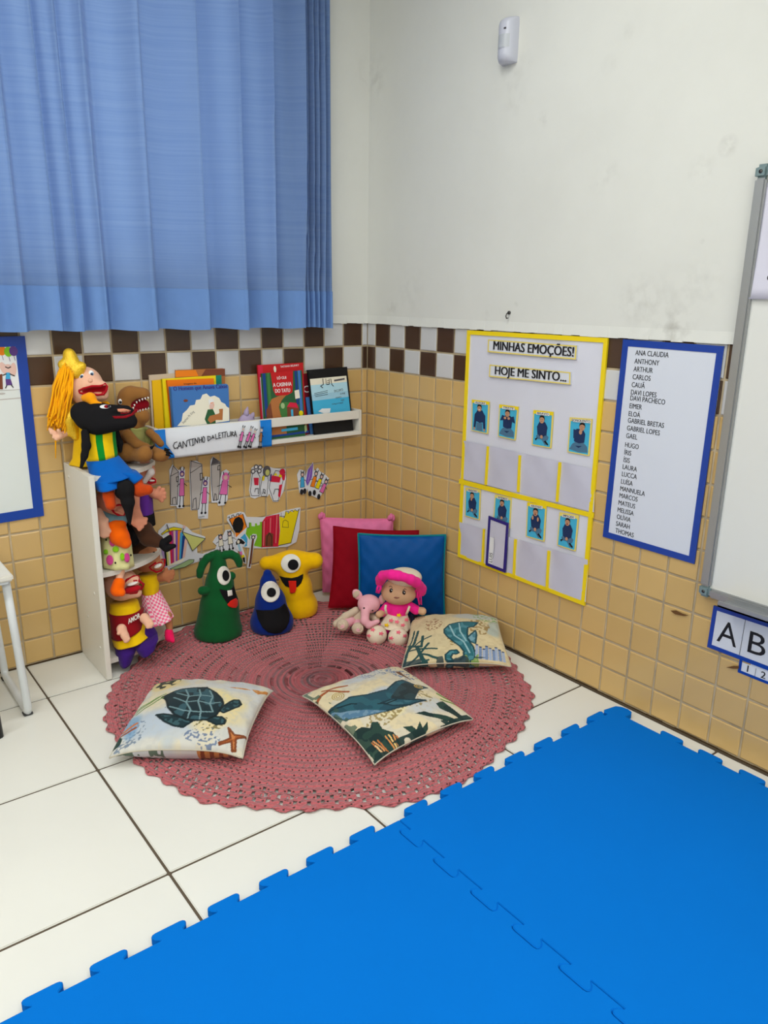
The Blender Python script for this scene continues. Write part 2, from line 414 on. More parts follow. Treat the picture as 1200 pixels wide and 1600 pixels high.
for k in range(4): mb = MB(); mb.box((-7.8 + 3.9 * k + .12, -.02, -5.6), (-7.8 + 3.9 * (k + 1) - .12, .02, 5.6)); mb.build('pane', ['window_pane'], wn)
chips = MB()
for P in ([(15.89,3.861),(16.078,3.936),(16.298,3.906),(16.51,3.917),(16.35,3.84),(16.052,3.799)], [(17.859,2.741),(18.074,2.881),(18.221,2.932),(18.232,2.854),(18.05,2.779)]):
    chips.flat(P, 0.055, 0, RW)
chips.build('tile_chip', ['tile_chip'], wr)
for nm, lo, hi in (('wall_back', (XL, YB - 0.6, 0), (0, YB, ceil_z)), ('wall_far_side', (XL - 0.6, YB, 0), (XL, 0, ceil_z))):
    tag(MB().box(lo, hi).build(nm, ['plaster_paint']), kind='structure')
tag(MB().box((XL, YB, ceil_z), (0, 0, ceil_z + 0.6)).build('ceiling', ['ceiling_paint']), kind='structure')
MATS['lamp_diffuser'] = m = bpy.data.materials.new('lamp_diffuser'); m.use_nodes = True
m.node_tree.nodes['Principled BSDF'].inputs['Emission Color'].default_value = (1, 0.98, 0.94, 1); m.node_tree.nodes['Principled BSDF'].inputs['Emission Strength'].default_value = 2.0
lamp0 = None
for i, (x, y) in enumerate(LAMPS):
    if lamp0 is None:
        root = empty('ceiling_lamp', (x, y, 28.0)); h = MB().box((-5.8, -1.3, -0.5), (5.8, 1.3, 0), bev=0.06).build('housing', ['white_metal'], root)
        dd = MB().box((-5.5, -1.1, -0.56), (5.5, 1.1, -0.5)).build('diffuser', ['lamp_diffuser'], root); lamp0 = root
    else:
        root = copy_obj(lamp0); root.location = Vector((x, y, 28.0)) * U
        for ch in (h, dd): copy_obj(ch, root)
    tag(root, 'white ceiling lamp with long bright diffuser overhead', 'lamp', 'ceiling lamps of the classroom')

# ---------------------------------------------------------------- curtain
M('curtain_cloth', (112, 150, 206), 0.85, 0.15, bump='weave', scale=160, bstr=0.12, sheen=0.15)
def curtain_cloth():
    m = M('curtain_cloth'); nt = m.node_tree; N = nt.nodes.new; Lk = nt.links.new; b = nt.nodes['Principled BSDF']
    tc = N('ShaderNodeTexCoord'); mp = N('ShaderNodeMapping'); mp.inputs['Scale'].default_value = (1.2, 1, 110); Lk(tc.outputs['Object'], mp.inputs[0])
    nz = N('ShaderNodeTexNoise'); nz.inputs['Scale'].default_value = 1.0; nz.inputs['Detail'].default_value = 6; nz.inputs['Roughness'].default_value = 0.7; Lk(mp.outputs[0], nz.inputs['Vector'])
    cr = N('ShaderNodeValToRGB'); cr.color_ramp.elements[0].position = 0.3; cr.color_ramp.elements[0].color = (*lin((118, 148, 198)), 1)
    cr.color_ramp.elements[1].position = 0.72; cr.color_ramp.elements[1].color = (*lin((134, 161, 205)), 1)
    Lk(nz.outputs['Fac'], cr.inputs[0]); Lk(cr.outputs[0], b.inputs['Base Color'])
    tr = N('ShaderNodeBsdfTranslucent'); Lk(cr.outputs[0], tr.inputs[0]); mx = N('ShaderNodeMixShader'); mx.inputs[0].default_value = 0.3
    out = nt.nodes['Material Output']; Lk(b.outputs[0], mx.inputs[1]); Lk(tr.outputs[0], mx.inputs[2]); Lk(mx.outputs[0], out.inputs[0])
curtain_cloth()
M('curtain_hem_cloth', (108, 143, 198), 0.85, 0.15, bump='weave', scale=160, bstr=0.12, var=.03, vscale=30)
edges = [(-21.5, .5), (-20.0, .5), (-18.4, .6), (-16.8, .5), (-15.2, .4), (-14.3, .45), (-13.2, .4), (-12.5, .4), (-11.75, .55), (-10.15, .9), (-8.12, .75), (-6.6, .9), (-5.2, .75), (-3.85, .7), (-3.62, .45), (-3.38, .5), (-3.12, .45), (-2.88, .5), (-2.45, .45)]
def curtain_y(x, z):
    y = 0.0
    sway = 0.12 * math.sin(z * 0.33 + x * 0.5) * 0.6
    x = x + sway * 0.4
    for (x0, d0), (x1, d1) in zip(edges[:-1], edges[1:]):
        if x0 <= x < x1:
            t = (x - x0) / (x1 - x0)
            # cloth drops back just past a fold's edge, then swells towards the room until the next edge
            tail = 0.22 if x1 - x0 > 0.5 else 0.3
            s0 = (1 - min(t / tail, 1.0)); s0 = s0 * s0 * (3 - 2 * s0)
            g = t ** 2.2
            return -(0.5 + d0 * s0 + d1 * g + 0.06 * math.sin(9 * t + z * 0.2 + x0))
    return -0.55
xsam = [];
for (x0, d0), (x1, d1) in zip(edges[:-1], edges[1:]):
    n = 26 if x1 - x0 > 0.5 else 12
    ts = [(k / n) ** 1.35 for k in range(n)]
    xsam += [x0 + (x1 - x0) * tt for tt in ts]
xsam.append(-2.42)
zs = [11.86 + 14.6 * k / 60 for k in range(61)]
V = []; F = []
for z in zs:
    for x in xsam:
        V.append((x, curtain_y(x, z), z + (0.03 * math.sin(x * 3.1) if z < 12 else 0)))
nx_ = len(xsam)
for j in range(len(zs) - 1):
    for i in range(nx_ - 1): F.append((j * nx_ + i, j * nx_ + i + 1, (j + 1) * nx_ + i + 1, (j + 1) * nx_ + i))
cur = empty('curtain', (0, 0, 0), 0, 'long blue pleated cloth curtain hanging over the tiled wall', 'curtain')
mesh_obj('curtain_cloth', V, F, ['curtain_cloth'], cur, smooth=True)
# hem: the cloth turned up at the bottom, a second layer a little proud
V = []; F = []; hz = [11.84 + 1.42 * k / 6 for k in range(7)]
for z in hz:
    for x in xsam: V.append((x, curtain_y(x, z) - 0.035, z + (0.03 * math.sin(x * 3.1) if z < 12 else 0)))
for j in range(6):
    for i in range(nx_ - 1): F.append((j * nx_ + i, j * nx_ + i + 1, (j + 1) * nx_ + i + 1, (j + 1) * nx_ + i))
mesh_obj('hem', V, F, ['curtain_hem_cloth'], cur, smooth=True)
rod = empty('curtain_rod', (0, 0, 0), 0, 'white rod along the top of the blue curtain', 'curtain rod')
mb = MB(); mb.tube([(-22.5, -0.95, 26.7), (-1.9, -0.95, 26.7)], 0.14); mb.build('rod', ['white_metal'], rod)
for x in (-21.8, -12, -2.2): mb = MB(); mb.box((x - .1, -0.95, 26.6), (x + .1, -0.06, 26.8)); mb.build('bracket', ['white_metal'], rod)

# ================================================================ flat things on the walls
def sheet(name, quad, thick, mat, fr, parent=None):
    """a thin sheet over a four-cornered outline in plane coordinates"""
    mb = MB(); mb.prism([tuple(q) for q in quad[::-1]], 0.0, thick, 0, fr); return mb.build(name, [mat], parent)
def root_at(name, fr, quad, label, cat, group=None):
    c = np.mean(np.array(quad), 0); org = fr(c[0], c[1], 0.0)
    r_ = empty(name, org, 0, label, cat, group); return r_, local(fr, org)
def border(mb, quad, w, h0, h1, m, fr):
    q = [Vector(v) for v in quad]; c = sum(q, Vector((0, 0))) / 4
    g = quad_map(quad); W_ = ((q[1] - q[0]).length + (q[2] - q[3]).length) / 2; H_ = ((q[0] - q[3]).length + (q[1] - q[2]).length) / 2
    a, b = w / W_, w / H_
    for uv in ([(0, 1 - b), (1, 1 - b), (1, 1), (0, 1)], [(0, 0), (1, 0), (1, b), (0, b)], [(0, b), (a, b), (a, 1 - b), (0, 1 - b)], [(1 - a, b), (1, b), (1, 1 - b), (1 - a, 1 - b)]):
        mb.prism([g(v) for v in uv], h0, h1, m, fr)

# ---------------------------------------------------------------- emotions chart
CH = [(6.365,11.923),(12.679,11.947),(12.722,2.948),(6.381,2.961)]
ch, cf = root_at('emotions_chart', RW, CH, 'tall white pocket chart with yellow tape border and eight photo cards', 'chart')
# slightly waving sheet
mb = MB(); g = quad_map(CH); n, k = 30, 40
V = []; F = []
for j in range(k + 1):
    for i in range(n + 1):
        a, b = i / n, j / k
        w = 0.03 + 0.012 * (math.sin(a * 14 + b * 2) + math.sin(a * 6 - b * 5)) * math.sin(math.pi * a)
        V.append(cf(*g((a, b)), w))
for j in range(k):
    for i in range(n): F.append((j * (n + 1) + i, j * (n + 1) + i + 1, (j + 1) * (n + 1) + i + 1, (j + 1) * (n + 1) + i))
mesh_obj('backing_sheet', V, F, ['chart_white'], ch, smooth=True)
mb = MB(); border(mb, CH, 0.15, 0.0, 0.075, 0, cf); mb.build('yellow_border_tape', ['tape_yellow'], ch)
mb = MB(); mid = [(6.298,6.183),(12.763,6.259),(12.755,6.101),(6.272,5.995)]; mb.prism(mid[::-1], 0.04, 0.08, 0, cf); mb.build('cross_tape', ['tape_yellow'], ch)
def pocket(quad, seed):
    g = quad_map(quad); n, k = 24, 8; V = []; F = []
    for j in range(k + 1):
        for i in range(n + 1):
            a, b = i / n, j / k
            w = 0.065 + 0.03 * abs(math.sin(a * math.pi * 4)) ** 0.7 * (0.4 + b) + 0.02 * math.sin(a * 31 + b * 6 + seed) * b
            V.append(cf(*g((a, b)), w))
    for j in range(k):
        for i in range(n): F.append((j * (n + 1) + i, j * (n + 1) + i + 1, (j + 1) * (n + 1) + i + 1, (j + 1) * (n + 1) + i))
    return mesh_obj('pocket', V, F, ['pocket_film'], ch, smooth=True)
pocket([(6.455,7.749),(12.653,7.74),(12.759,6.302),(6.332,6.216)], 1)
pocket([(6.404,4.435),(12.705,4.622),(12.76,3.103),(6.451,3.063)], 2)
for (a, b) in ([(7.8,7.735),(7.78,6.245)], [(9.404,7.662),(9.428,6.31)], [(11.225,7.724),(11.229,6.341)], [(7.82,4.492),(7.828,3.049)], [(9.448,4.5),(9.48,3.068)], [(11.038,4.485),(11.083,3.039)]):
    mb = MB(); a = Vector(a); b = Vector(b); mb.prism([(b.x - .045, b.y), (b.x + .045, b.y), (a.x + .045, a.y), (a.x - .045, a.y)], 0.06, 0.135, 0, cf); mb.build('divider_tape', ['tape_yellow'], ch)
for quad, txt, tb in (([(7.521,11.651),(11.539,11.648),(11.546,11.201),(7.522,11.193)], 'MINHAS EMOÇÕES!', [(7.821,11.303),(11.438,11.293)]), ([(7.661,10.756),(11.372,10.784),(11.403,10.378),(7.658,10.312)], 'HOJE ME SINTO...', [(7.967,10.429),(11.219,10.462)])):
    o = sheet('title_strip', quad, 0.05, 'paper_white', lambda a, b, h=0: cf(a, b, h + 0.05), ch)
    A_ = Art(lambda a, b, h=0: cf(a, b, h + 0.05), 0.055)
    q = quad_map(quad)
    for uv in ([(0, 0), (1, 0), (1, .1), (0, .1)], [(0, .9), (1, .9), (1, 1), (0, 1)], [(0, 0), (.014, 0), (.014, 1), (0, 1)], [(.986, 0), (1, 0), (1, 1), (.986, 1)]): A_.poly([q(v) for v in uv], 'tape_yellow_pale')
    p0, p1 = Vector(tb[0]), Vector(tb[1]); d = p1 - p0
    A_.text(txt, p0, d.length, 0.30 if 'MIN' in txt else 0.29, 'ink', 0.035, math.atan2(d.y, d.x)); A_.build('print', o)
def boy(A, g, pose):
    P = lambda L, m: A.poly([g(v) for v in L], m)
    EL = lambda cx, cy, rx, ry, m: A.poly([g((cx + rx * math.cos(t), cy + ry * math.sin(t))) for t in [2 * math.pi * k / 14 for k in range(14)]], m)
    P([(.06, .03), (.94, .03), (.94, .9), (.06, .9)], 'print_cyan')
    if pose in (2, 4, 5, 6, 7):           # cross-legged, one foot forward
        P([(.2, .28), (.35, .38), (.68, .38), (.85, .3), (.8, .2), (.62, .18), (.78, .08), (.68, .06), (.5, .2), (.3, .2)], 'print_jeans')
        P([(.62, .16), (.82, .06), (.86, .1), (.7, .2)], 'print_black'); P([(.16, .2), (.3, .26), (.28, .2), (.2, .15)], 'print_black')
    elif pose in (1, 3): P([(.08, .1), (.2, .26), (.4, .36), (.66, .36), (.88, .24), (.92, .08), (.5, .05)], 'print_jeans'); P([(.35, .22), (.65, .24), (.5, .17)], 'print_navy')
    else: P([(.3, .05), (.32, .3), (.66, .3), (.68, .05)], 'print_jeans')
    P([(.28, .34), (.26, .58), (.36, .7), (.64, .7), (.76, .58), (.74, .34), (.5, .3)], 'print_navy')
    if pose == 0: P([(.14, .12), (.2, .55), (.34, .66), (.32, .4), (.26, .12)], 'print_navy'); P([(.86, .12), (.82, .55), (.66, .66), (.68, .4), (.74, .12)], 'print_navy'); EL(.2, .1, .06, .04, 'print_skin'); EL(.8, .1, .06, .04, 'print_skin')
    if pose == 1: P([(.1, .52), (.2, .7), (.4, .66), (.4, .56)], 'print_navy'); P([(.92, .5), (.82, .7), (.62, .66), (.62, .56)], 'print_navy')
    if pose == 2 or pose >= 4: P([(.24, .56), (.28, .36), (.46, .26), (.5, .32), (.38, .42), (.36, .6)], 'print_navy'); P([(.78, .56), (.72, .36), (.54, .26), (.5, .32), (.62, .42), (.66, .6)], 'print_navy'); EL(.5, .28, .07, .05, 'print_skin')
    if pose == 3: P([(.24, .42), (.22, .68), (.4, .66), (.46, .5)], 'print_navy')
    cx = .6 if pose == 3 else .48
    EL(cx, .785, .135, .1, 'print_hair'); EL(cx, .75, .12, .095, 'print_skin')
    P([(cx - .12, .80), (cx - .09, .87), (cx + .09, .87), (cx + .12, .80), (cx, .83)], 'print_hair')
    EL(cx - .04, .765, .015, .01, 'print_black'); EL(cx + .04, .765, .015, .01, 'print_black')
    if pose == 0: P([(cx - .05, .73), (cx + .05, .73), (cx, .69)], 'print_white')
    elif pose in (5, 6, 7): EL(cx, .71, .03, .025, 'print_dark_red')
    else: P([(cx - .04, .715), (cx + .04, .715), (cx + .04, .705), (cx - .04, .705)], 'print_brown')
    if pose == 1: EL(.38, .62, .07, .04, 'print_skin'); EL(.58, .62, .07, .04, 'print_skin')
    if pose == 3: EL(.56, .62, .07, .07, 'print_skin')
    if pose == 4: EL(.46, .64, .05, .05, 'print_skin')
    if pose == 6: EL(.36, .6, .05, .06, 'print_skin'); EL(.64, .58, .05, .06, 'print_skin')
cards = [([(6.797,9.379),(7.725,9.401),(7.727,8.187),(6.851,8.2)], 'ALEGRE'), ([(8.236,9.358),(9.169,9.381),(9.118,8.156),(8.243,8.176)], 'TRISTE'), ([(9.869,9.351),(10.759,9.393),(10.777,8.132),(9.899,8.115)], 'BRAVO'), ([(11.465,9.302),(12.374,9.365),(12.385,8.137),(11.481,8.125)], 'SONOLENTO'),
         ([(6.669,5.908),(7.506,5.994),(7.525,4.775),(6.702,4.751)], 'PENSATIVO'), ([(8.266,5.961),(9.108,6.034),(9.122,4.834),(8.252,4.809)], 'ENTEDIADO'), ([(9.873,6.016),(10.763,6.099),(10.784,4.753),(9.915,4.728)], 'ASSUSTADO'), ([(11.352,5.982),(12.179,6.06),(12.164,4.771),(11.359,4.779)], 'EMPOLGADO')]
for i, (q, txt) in enumerate(cards):
    fr = lambda a, b, h=0: cf(a, b, h + 0.055)
    o = sheet('photo_card', q, 0.03, 'tape_yellow_pale', fr, ch)
    A_ = Art(fr, 0.033, 0.0022); g = quad_map(q)
    if i in (0, 1, 2, 6): A_.poly([g(v) for v in ((0, .9), (1, .9), (1, 1), (0, 1))], 'tape_yellow')
    boy(A_, g, i)
    A_.poly([g(v) for v in ((.2, .885), (.85 if i != 3 else .98, .885), (.85 if i != 3 else .98, .965), (.2 if i != 3 else .1, .965))], 'print_white')
    p0, p1 = Vector(g((.25 if i != 3 else .14, .9))), Vector(g((.8 if i != 3 else .95, .9)))
    A_.text(txt, p0, (p1 - p0).length, 0.075, 'ink', 0.03, math.atan2(p1.y - p0.y, p1.x - p0.x)); A_.build('print', o)
# name card in its pocket
NQ = [(8.078,5.099),(9.121,5.048),(9.102,3.094),(8.059,3.097)]
nc, nf = root_at('name_card', lambda a, b, h=0: RW(a, b, h + 0.13), NQ, 'narrow name card with navy border standing in a pocket of the emotions chart', 'card')
sheet('card_sheet', NQ, 0.03, 'pocket_film', nf, nc)
mb = MB(); border(mb, NQ, 0.115, 0.0, 0.045, 0, nf); mb.build('navy_border', ['tape_navy'], nc)
A_ = Art(nf, 0.034); g = quad_map(NQ)
A_.poly([g(v) for v in ((.14, .07), (.34, .07), (.34, .6), (.14, .6))], 'print_white')
A_.text('LUIS', g((.32, .1)), 0.38, 0.16, 'ink', 0.0, math.pi / 2); A_.line([g((.36, .2)), g((.4, .45)), g((.34, .62))], 0.012, 'ink_grey'); A_.build('print', nc)

# ---------------------------------------------------------------- list of names
LQ = [(13.221,11.935),(16.493,11.908),(16.457,5.548),(13.173,5.561)]
nl, lf = root_at('name_list', RW, LQ, 'white poster with a column of printed names in a dark blue border', 'poster')
sheet('poster_sheet', LQ, 0.03, 'list_paper', lf, nl)
mb = MB(); border(mb, LQ, 0.20, 0.0, 0.045, 0, lf); mb.build('blue_border_tape', ['tape_blue'], nl)
A_ = Art(lf, 0.034, 0.0)
names = ['ANA CLAUDIA', 'ANTHONY', 'ARTHUR', 'CARLOS', 'CAUÃ', 'DAVI LOPES', 'DAVI PACHECO', 'EIMER', 'ELOÁ', 'GABRIEL BRETAS', 'GABRIEL LOPES', 'GAEL', 'HUGO', 'ÍRIS', 'ÍSIS', 'LAURA', 'LUCCA', 'LUÍSA', 'MANNUELA', 'MARCOS', 'MATEUS', 'MELISSA', 'OLÍVIA', 'SARAH', 'THOMAS']
pos = [(13.701,11.518),(13.699,11.261),(13.695,11.021),(13.69,10.779),(13.686,10.536),(13.686,10.301),(13.685,10.118),(13.687,9.872),(13.682,9.624),(13.679,9.413),(13.674,9.167),(13.674,8.92),(13.669,8.626),(13.669,8.381),(13.669,8.134),(13.661,7.905),(13.66,7.666),(13.659,7.421),(13.651,7.183),(13.649,6.95),(13.642,6.704),(13.634,6.462),(13.632,6.225),(13.629,5.987),(13.633,5.749)]
ends = [(14.827,11.532),(15.149,9.405)]
Vt, _ = text2d('ANA CLAUDIA'); unit = (ends[0][0] - pos[0][0]) / (Vt[:, 0].max() - Vt[:, 0].min())
for nme, p0 in zip(names, pos):
    Vt, _ = text2d(nme); hh = Vt[:, 1].max() * unit * 0.98
    wd = (Vt[:, 0].max() - Vt[:, 0].min()) * unit
    A_.text(nme, (p0[0], p0[1] + .10 * names.index(nme) / 24 - .03), wd, .150, 'ink', .012)
A_.build('print', nl)

# ---------------------------------------------------------------- whiteboard
wb = empty('whiteboard', (-0.1, -22.0, 10.6), 0, 'large white marker board in a grey aluminium frame', 'whiteboard')
y0, y1, z0, z1 = -16.86, -27.5, 4.78, 16.42
L_ = lambda a, b, c: (a + 0.1, b + 22.0, c - 10.6)
def lbox(mb, lo, hi, m=0, bev=0.0): mb.box(L_(*lo), L_(*hi), m, bev)
mb = MB(); lbox(mb, (-0.06, y0 - .1, z0 + .1), (-0.22, y1 + .1, z1 - .1)); mb.build('board_panel', ['board_white'], wb)
for lo, hi in (((-0.02, y0, z0 + .3), (-0.36, y0 - .30, z1 - .3)), ((-0.02, y1, z0 + .3), (-0.36, y1 + .30, z1 - .3)), ((-0.02, y0 - .3, z1), (-0.36, y1 + .3, z1 - .3)), ((-0.02, y0 - .3, z0), (-0.36, y1 + .3, z0 + .26))):
    mb = MB(); lbox(mb, lo, hi, 0, 0.05); mb.build('frame_rail', ['aluminium'], wb)
mb = MB(); lbox(mb, (-0.30, y0 - .85, z0 + .02), (-0.85, y1 + .8, z0 + .10), 0, .02); lbox(mb, (-0.78, y0 - .85, z0 + .02), (-0.85, y1 + .8, z0 + .2), 0, .02); mb.build('pen_tray', ['aluminium'], wb)
for ya in (y0, y1):
    for za in (z0, z1):
        s1 = -1 if ya == y0 else 1; s2 = 1 if za == z0 else -1
        mb = MB(); lbox(mb, (-0.01, ya - s1 * .03, za - s2 * .03), (-0.38, ya + s1 * .33, za + s2 * .33), 0, .08); o = mb.build('corner_cap', ['board_corner_plastic'], wb)
        mb = MB(); mb.tube([L_(-0.36, ya + s1 * .15, za + s2 * .15), L_(-0.39, ya + s1 * .15, za + s2 * .15)], 0.05); mb.build('screw', ['screw_metal'], o)
PQ = [(17.02, 16.0), (18.9, 16.0), (18.9, 13.15), (17.02, 13.17)]
BW = lambda a, b, h=0.0: (-0.23 - h, -a, b)
ps, pf = root_at('paper_sheet', BW, PQ, 'pale lilac paper sheet fixed to the whiteboard beside its frame', 'paper')
g = quad_map(PQ); V = []; F = []
for j in range(11):
    for i in range(11):
        a, b = i / 10, j / 10; V.append(pf(*g((a, b)), 0.02 + 0.10 * (1 - b) ** 3 * (0.6 + 0.4 * a)))
for j in range(10):
    for i in range(10): F.append((j * 11 + i, j * 11 + i + 1, (j + 1) * 11 + i + 1, (j + 1) * 11 + i))
o = mesh_obj('sheet', V, F, ['paper_lilac'], ps, smooth=True); md = o.modifiers.new('thickness', 'SOLIDIFY'); md.thickness = 0.0006; md.offset = -1
A_ = Art(pf, 0.07); A_.text('C', (17.52, 13.62), None, 0.16, 'ink'); A_.build('print', ps)

# ---------------------------------------------------------------- alphabet and number strips
aq = [(17.22, 4.48), (19.15, 4.50), (19.15, 3.13), (17.20, 3.14)]
al, af = root_at('alphabet_strip', RW, aq, 'large printed letter strip A B in a blue border under the whiteboard', 'sign')
sheet('strip_sheet', aq, 0.03, 'paper_white', af, al); mb = MB(); border(mb, aq, 0.12, 0.0, 0.045, 0, af); mb.build('blue_border_tape', ['tape_blue'], al)
A_ = Art(af, 0.036)
b = [(17.452,3.439),(18.049,3.453),(18.382,3.453),(18.907,3.522),(17.747,4.139),(18.405,4.119),(18.2,4.371),(18.179,3.22)]
A_.text('A', b[0], b[1][0] - b[0][0], b[4][1] - b[0][1] - .02, 'ink'); A_.text('B', b[2], 0.50, b[5][1] - b[2][1] - .02, 'ink'); A_.line([b[6], b[7]], 0.012); A_.build('print', al)
nq = [(18.19, 3.22), (19.2, 3.22), (19.2, 2.70), (18.19, 2.71)]
nu_, nf2 = root_at('number_strip', lambda a, b, h=0: RW(a, b, h - 0.022), nq, 'narrow number strip 1 2 in a blue border below the letters', 'sign')
sheet('strip_sheet', nq, 0.02, 'paper_white', nf2, nu_); mb = MB(); border(mb, nq, 0.085, 0.0, 0.028, 0, nf2); mb.build('blue_border_tape', ['tape_blue'], nu_)
A_ = Art(nf2, 0.022, 0.002)
b = [(18.445,2.831),(18.849,2.82),(18.687,3.033),(18.689,2.772)]
A_.text('1', b[0], None, 0.2, 'ink', 0.02); A_.text('2', b[1], None, 0.2, 'ink', 0.02); A_.line([b[2], b[3]], 0.01); A_.build('print', nu_)

# ---------------------------------------------------------------- framed poster at the left
BQ = [(-19.3, 11.62), (-14.14, 11.66), (-14.15, 5.51), (-19.3, 5.40)]
lp, pf = root_at('blue_framed_poster', LW, BQ, 'blue taped clear plastic poster panel with a child drawing at its top', 'poster')
sheet('plastic_sheet', BQ, 0.03, 'plastic_sleeve', pf, lp); mb = MB(); border(mb, BQ, 0.33, 0.0, 0.05, 0, pf); mb.build('blue_border_tape', ['tape_blue'], lp)
DQ = [(-16.018,11.475),(-14.436,11.521),(-14.447,9.937),(-16.201,9.959)]
o = sheet('drawing_sheet', DQ, 0.012, 'print_white', lambda a, b, h=0: pf(a, b, h + 0.032), lp)
A_ = Art(lambda a, b, h=0: pf(a, b, h + 0.03), 0.018, 0.001)
for (cx, cy), m in zip([(-14.895,11.215),(-14.697,11.169),(-14.54,11.185),(-15.164,11.193)], ('orange', 'green', 'plum', 'red')):
    A_.disc((cx, cy), .13, .16, 'print_' + m); A_.line([(cx, cy - .17), (cx + .02, cy - .3)], .015, 'print_plum')
pp = lambda q: q
A_.disc((-14.769,10.604), .16, .17, 'print_pale_pink'); A_.disc((-14.899,10.651), .1, .2, 'print_pale_pink', a0=.3); A_.disc((-14.604,10.597), .09, .22, 'print_pale_pink', a0=-.1)
A_.poly([(-14.838,10.503),(-14.722,10.498),(-14.725,10.289),(-14.88,10.297)], 'print_skyblue'); A_.poly([(-14.88,10.297),(-14.725,10.289),(-14.687,10.098),(-14.884,10.088)], 'print_plum'); A_.poly([(-15.056,10.451),(-14.958,10.467),(-14.994,9.969),(-15.109,9.976)], 'print_brown')
for L in ([(-14.843,10.462),(-14.943,10.425)], [(-14.726,10.456),(-14.597,10.387)], [(-14.864,10.087),(-14.912,10.006)], [(-14.726,10.101),(-14.676,10.014)], [(-14.837,10.689),(-14.764,10.645),(-14.682,10.683)]): A_.line(L, .03)
A_.build('print', o)
A_ = Art(pf, 0.034, 0.001); 
for L, w in (([(-15.872,9.609),(-14.357,9.655)], .035), ([(-15.801,10.221),(-14.398,10.209)], .02), ([(-15.836,9.916),(-14.388,9.934)], .015)): A_.line(L, w, 'print_lightgrey')
A_.disc((-15.048,9.826), .12, .035, 'print_lightgrey'); A_.build('sleeve_seam', lp)

# ---------------------------------------------------------------- motion sensor, wall hook
ms = empty('motion_sensor', (-0.06, -7.83, 21.2), 0, 'small white motion sensor high on the plain wall', 'sensor')
prof = [(-.31, 0.0), (-.31, .22), (-.26, .36), (-.14, .46), (0, .49), (.14, .46), (.26, .36), (.31, .22), (.31, 0.0)]
zs_ = [(-.66, .55), (-.63, .8), (-.5, 1), (-.42, 1.0), (.46, 1.0), (.56, .9), (.63, .7), (.66, .4)]
V = [(-h * k, -a * (0.86 + 0.14 * k), z) for z, k in zs_ for a, h in prof]; n = len(prof); F = []
for j in range(len(zs_) - 1):
    for i in range(n - 1): F.append((j * n + i, j * n + i + 1, (j + 1) * n + i + 1, (j + 1) * n + i))
F += [tuple(range(n))[::-1], tuple((len(zs_) - 1) * n + i for i in range(n))]
mesh_obj('sensor_body', V, F, ['sensor_plastic'], ms, smooth=True)
V = []; zz = [-.26, .13]
for z in zz:
    for a, h in prof[1:-1]: V.append((-h * 1.02 - .005, -a * .97, z))
n = len(prof) - 2; mesh_obj('lens', V, [(i, i + 1, n + i + 1, n + i) for i in range(n - 1)], ['sensor_lens'], ms, smooth=True)
mb = MB(); mb.box((-.45, -.16, .26), (-.475, .02, .31)); mb.build('label_mark', ['ink_grey'], ms)
hk = empty('wall_hook', (-0.06, -8.43, 12.53), 0, 'small metal hook screwed into the wall above the chart', 'hook')
mb = MB(); mb.tube([(0, 0, .08), (-.05, 0, .08)], .06, 14); mb.build('plate', ['screw_metal'], hk)
mb = MB(); mb.tube([(-.04, 0, .08), (-.14, 0, .05), (-.18, 0, -.04), (-.14, 0, -.12), (-.07, 0, -.1)], .02, 8); mb.build('hook_bend', ['screw_metal'], hk)

# ---------------------------------------------------------------- children's paper cut-outs
def cutout(outline, label, draw, h=0.01):
    r_, fr = root_at('paper_cutout', lambda a, b, k=0: LW(a, b, k + h), outline, label, 'drawing', None)
    mb = MB(); mb.prism([tuple(v) for v in outline], 0.0, 0.025, 0, fr); mb.build('paper', ['paper_white'], r_)
    A_ = Art(fr, 0.027, 0.0012); draw(A_); A_.build('print', r_)
def fig(A, P, col, head='print_' + 'plum', w=.10, legs=True):
    """a felt-pen figure on a line from head to feet"""
    P = [Vector(v) for v in P]; d = (P[-1] - P[0]); L = d.length; d.normalize(); n = Vector((-d.y, d.x))
    A.poly([P[0] + d * L * .25 - n * w * .8, P[0] + d * L * .72 - n * w * 1.1, P[0] + d * L * .72 + n * w * 1.1, P[0] + d * L * .25 + n * w * .8], col)
    A.line([P[0] + d * L * .25 - n * w * .8, P[0] + d * L * .72 - n * w * 1.1, P[0] + d * L * .72 + n * w * 1.1, P[0] + d * L * .25 + n * w * .8], .02, 'ink', True)
    A.disc(P[0] + d * L * .12, w * 1.0, w * 1.25, head); A.disc(P[0] + d * L * .13, w * .55, w * .6, 'print_pale_pink')
    for s in (-1, 1):
        A.line([P[0] + d * L * .03 + n * s * w * .6, P[0] - d * L * .05 + n * s * w * .8], .035)
        if legs: A.line([P[0] + d * L * .72 + n * s * w * .6, P[-1] + n * s * w * .8], .03); A.disc(P[-1] + n * s * w * .8, .05, .05, 'ink')
        A.line([P[0] + d * L * .38 + n * s * w * .9, P[0] + d * L * .45 + n * s * w * 2.0], .025)
def tower(A, wall_, roofline, win, door, fill):
    A.poly(wall_, fill); A.line(wall_, .025, 'ink', True); A.line(roofline, .022)
    A.line(win, .03, 'ink', True); A.line(door, .025)
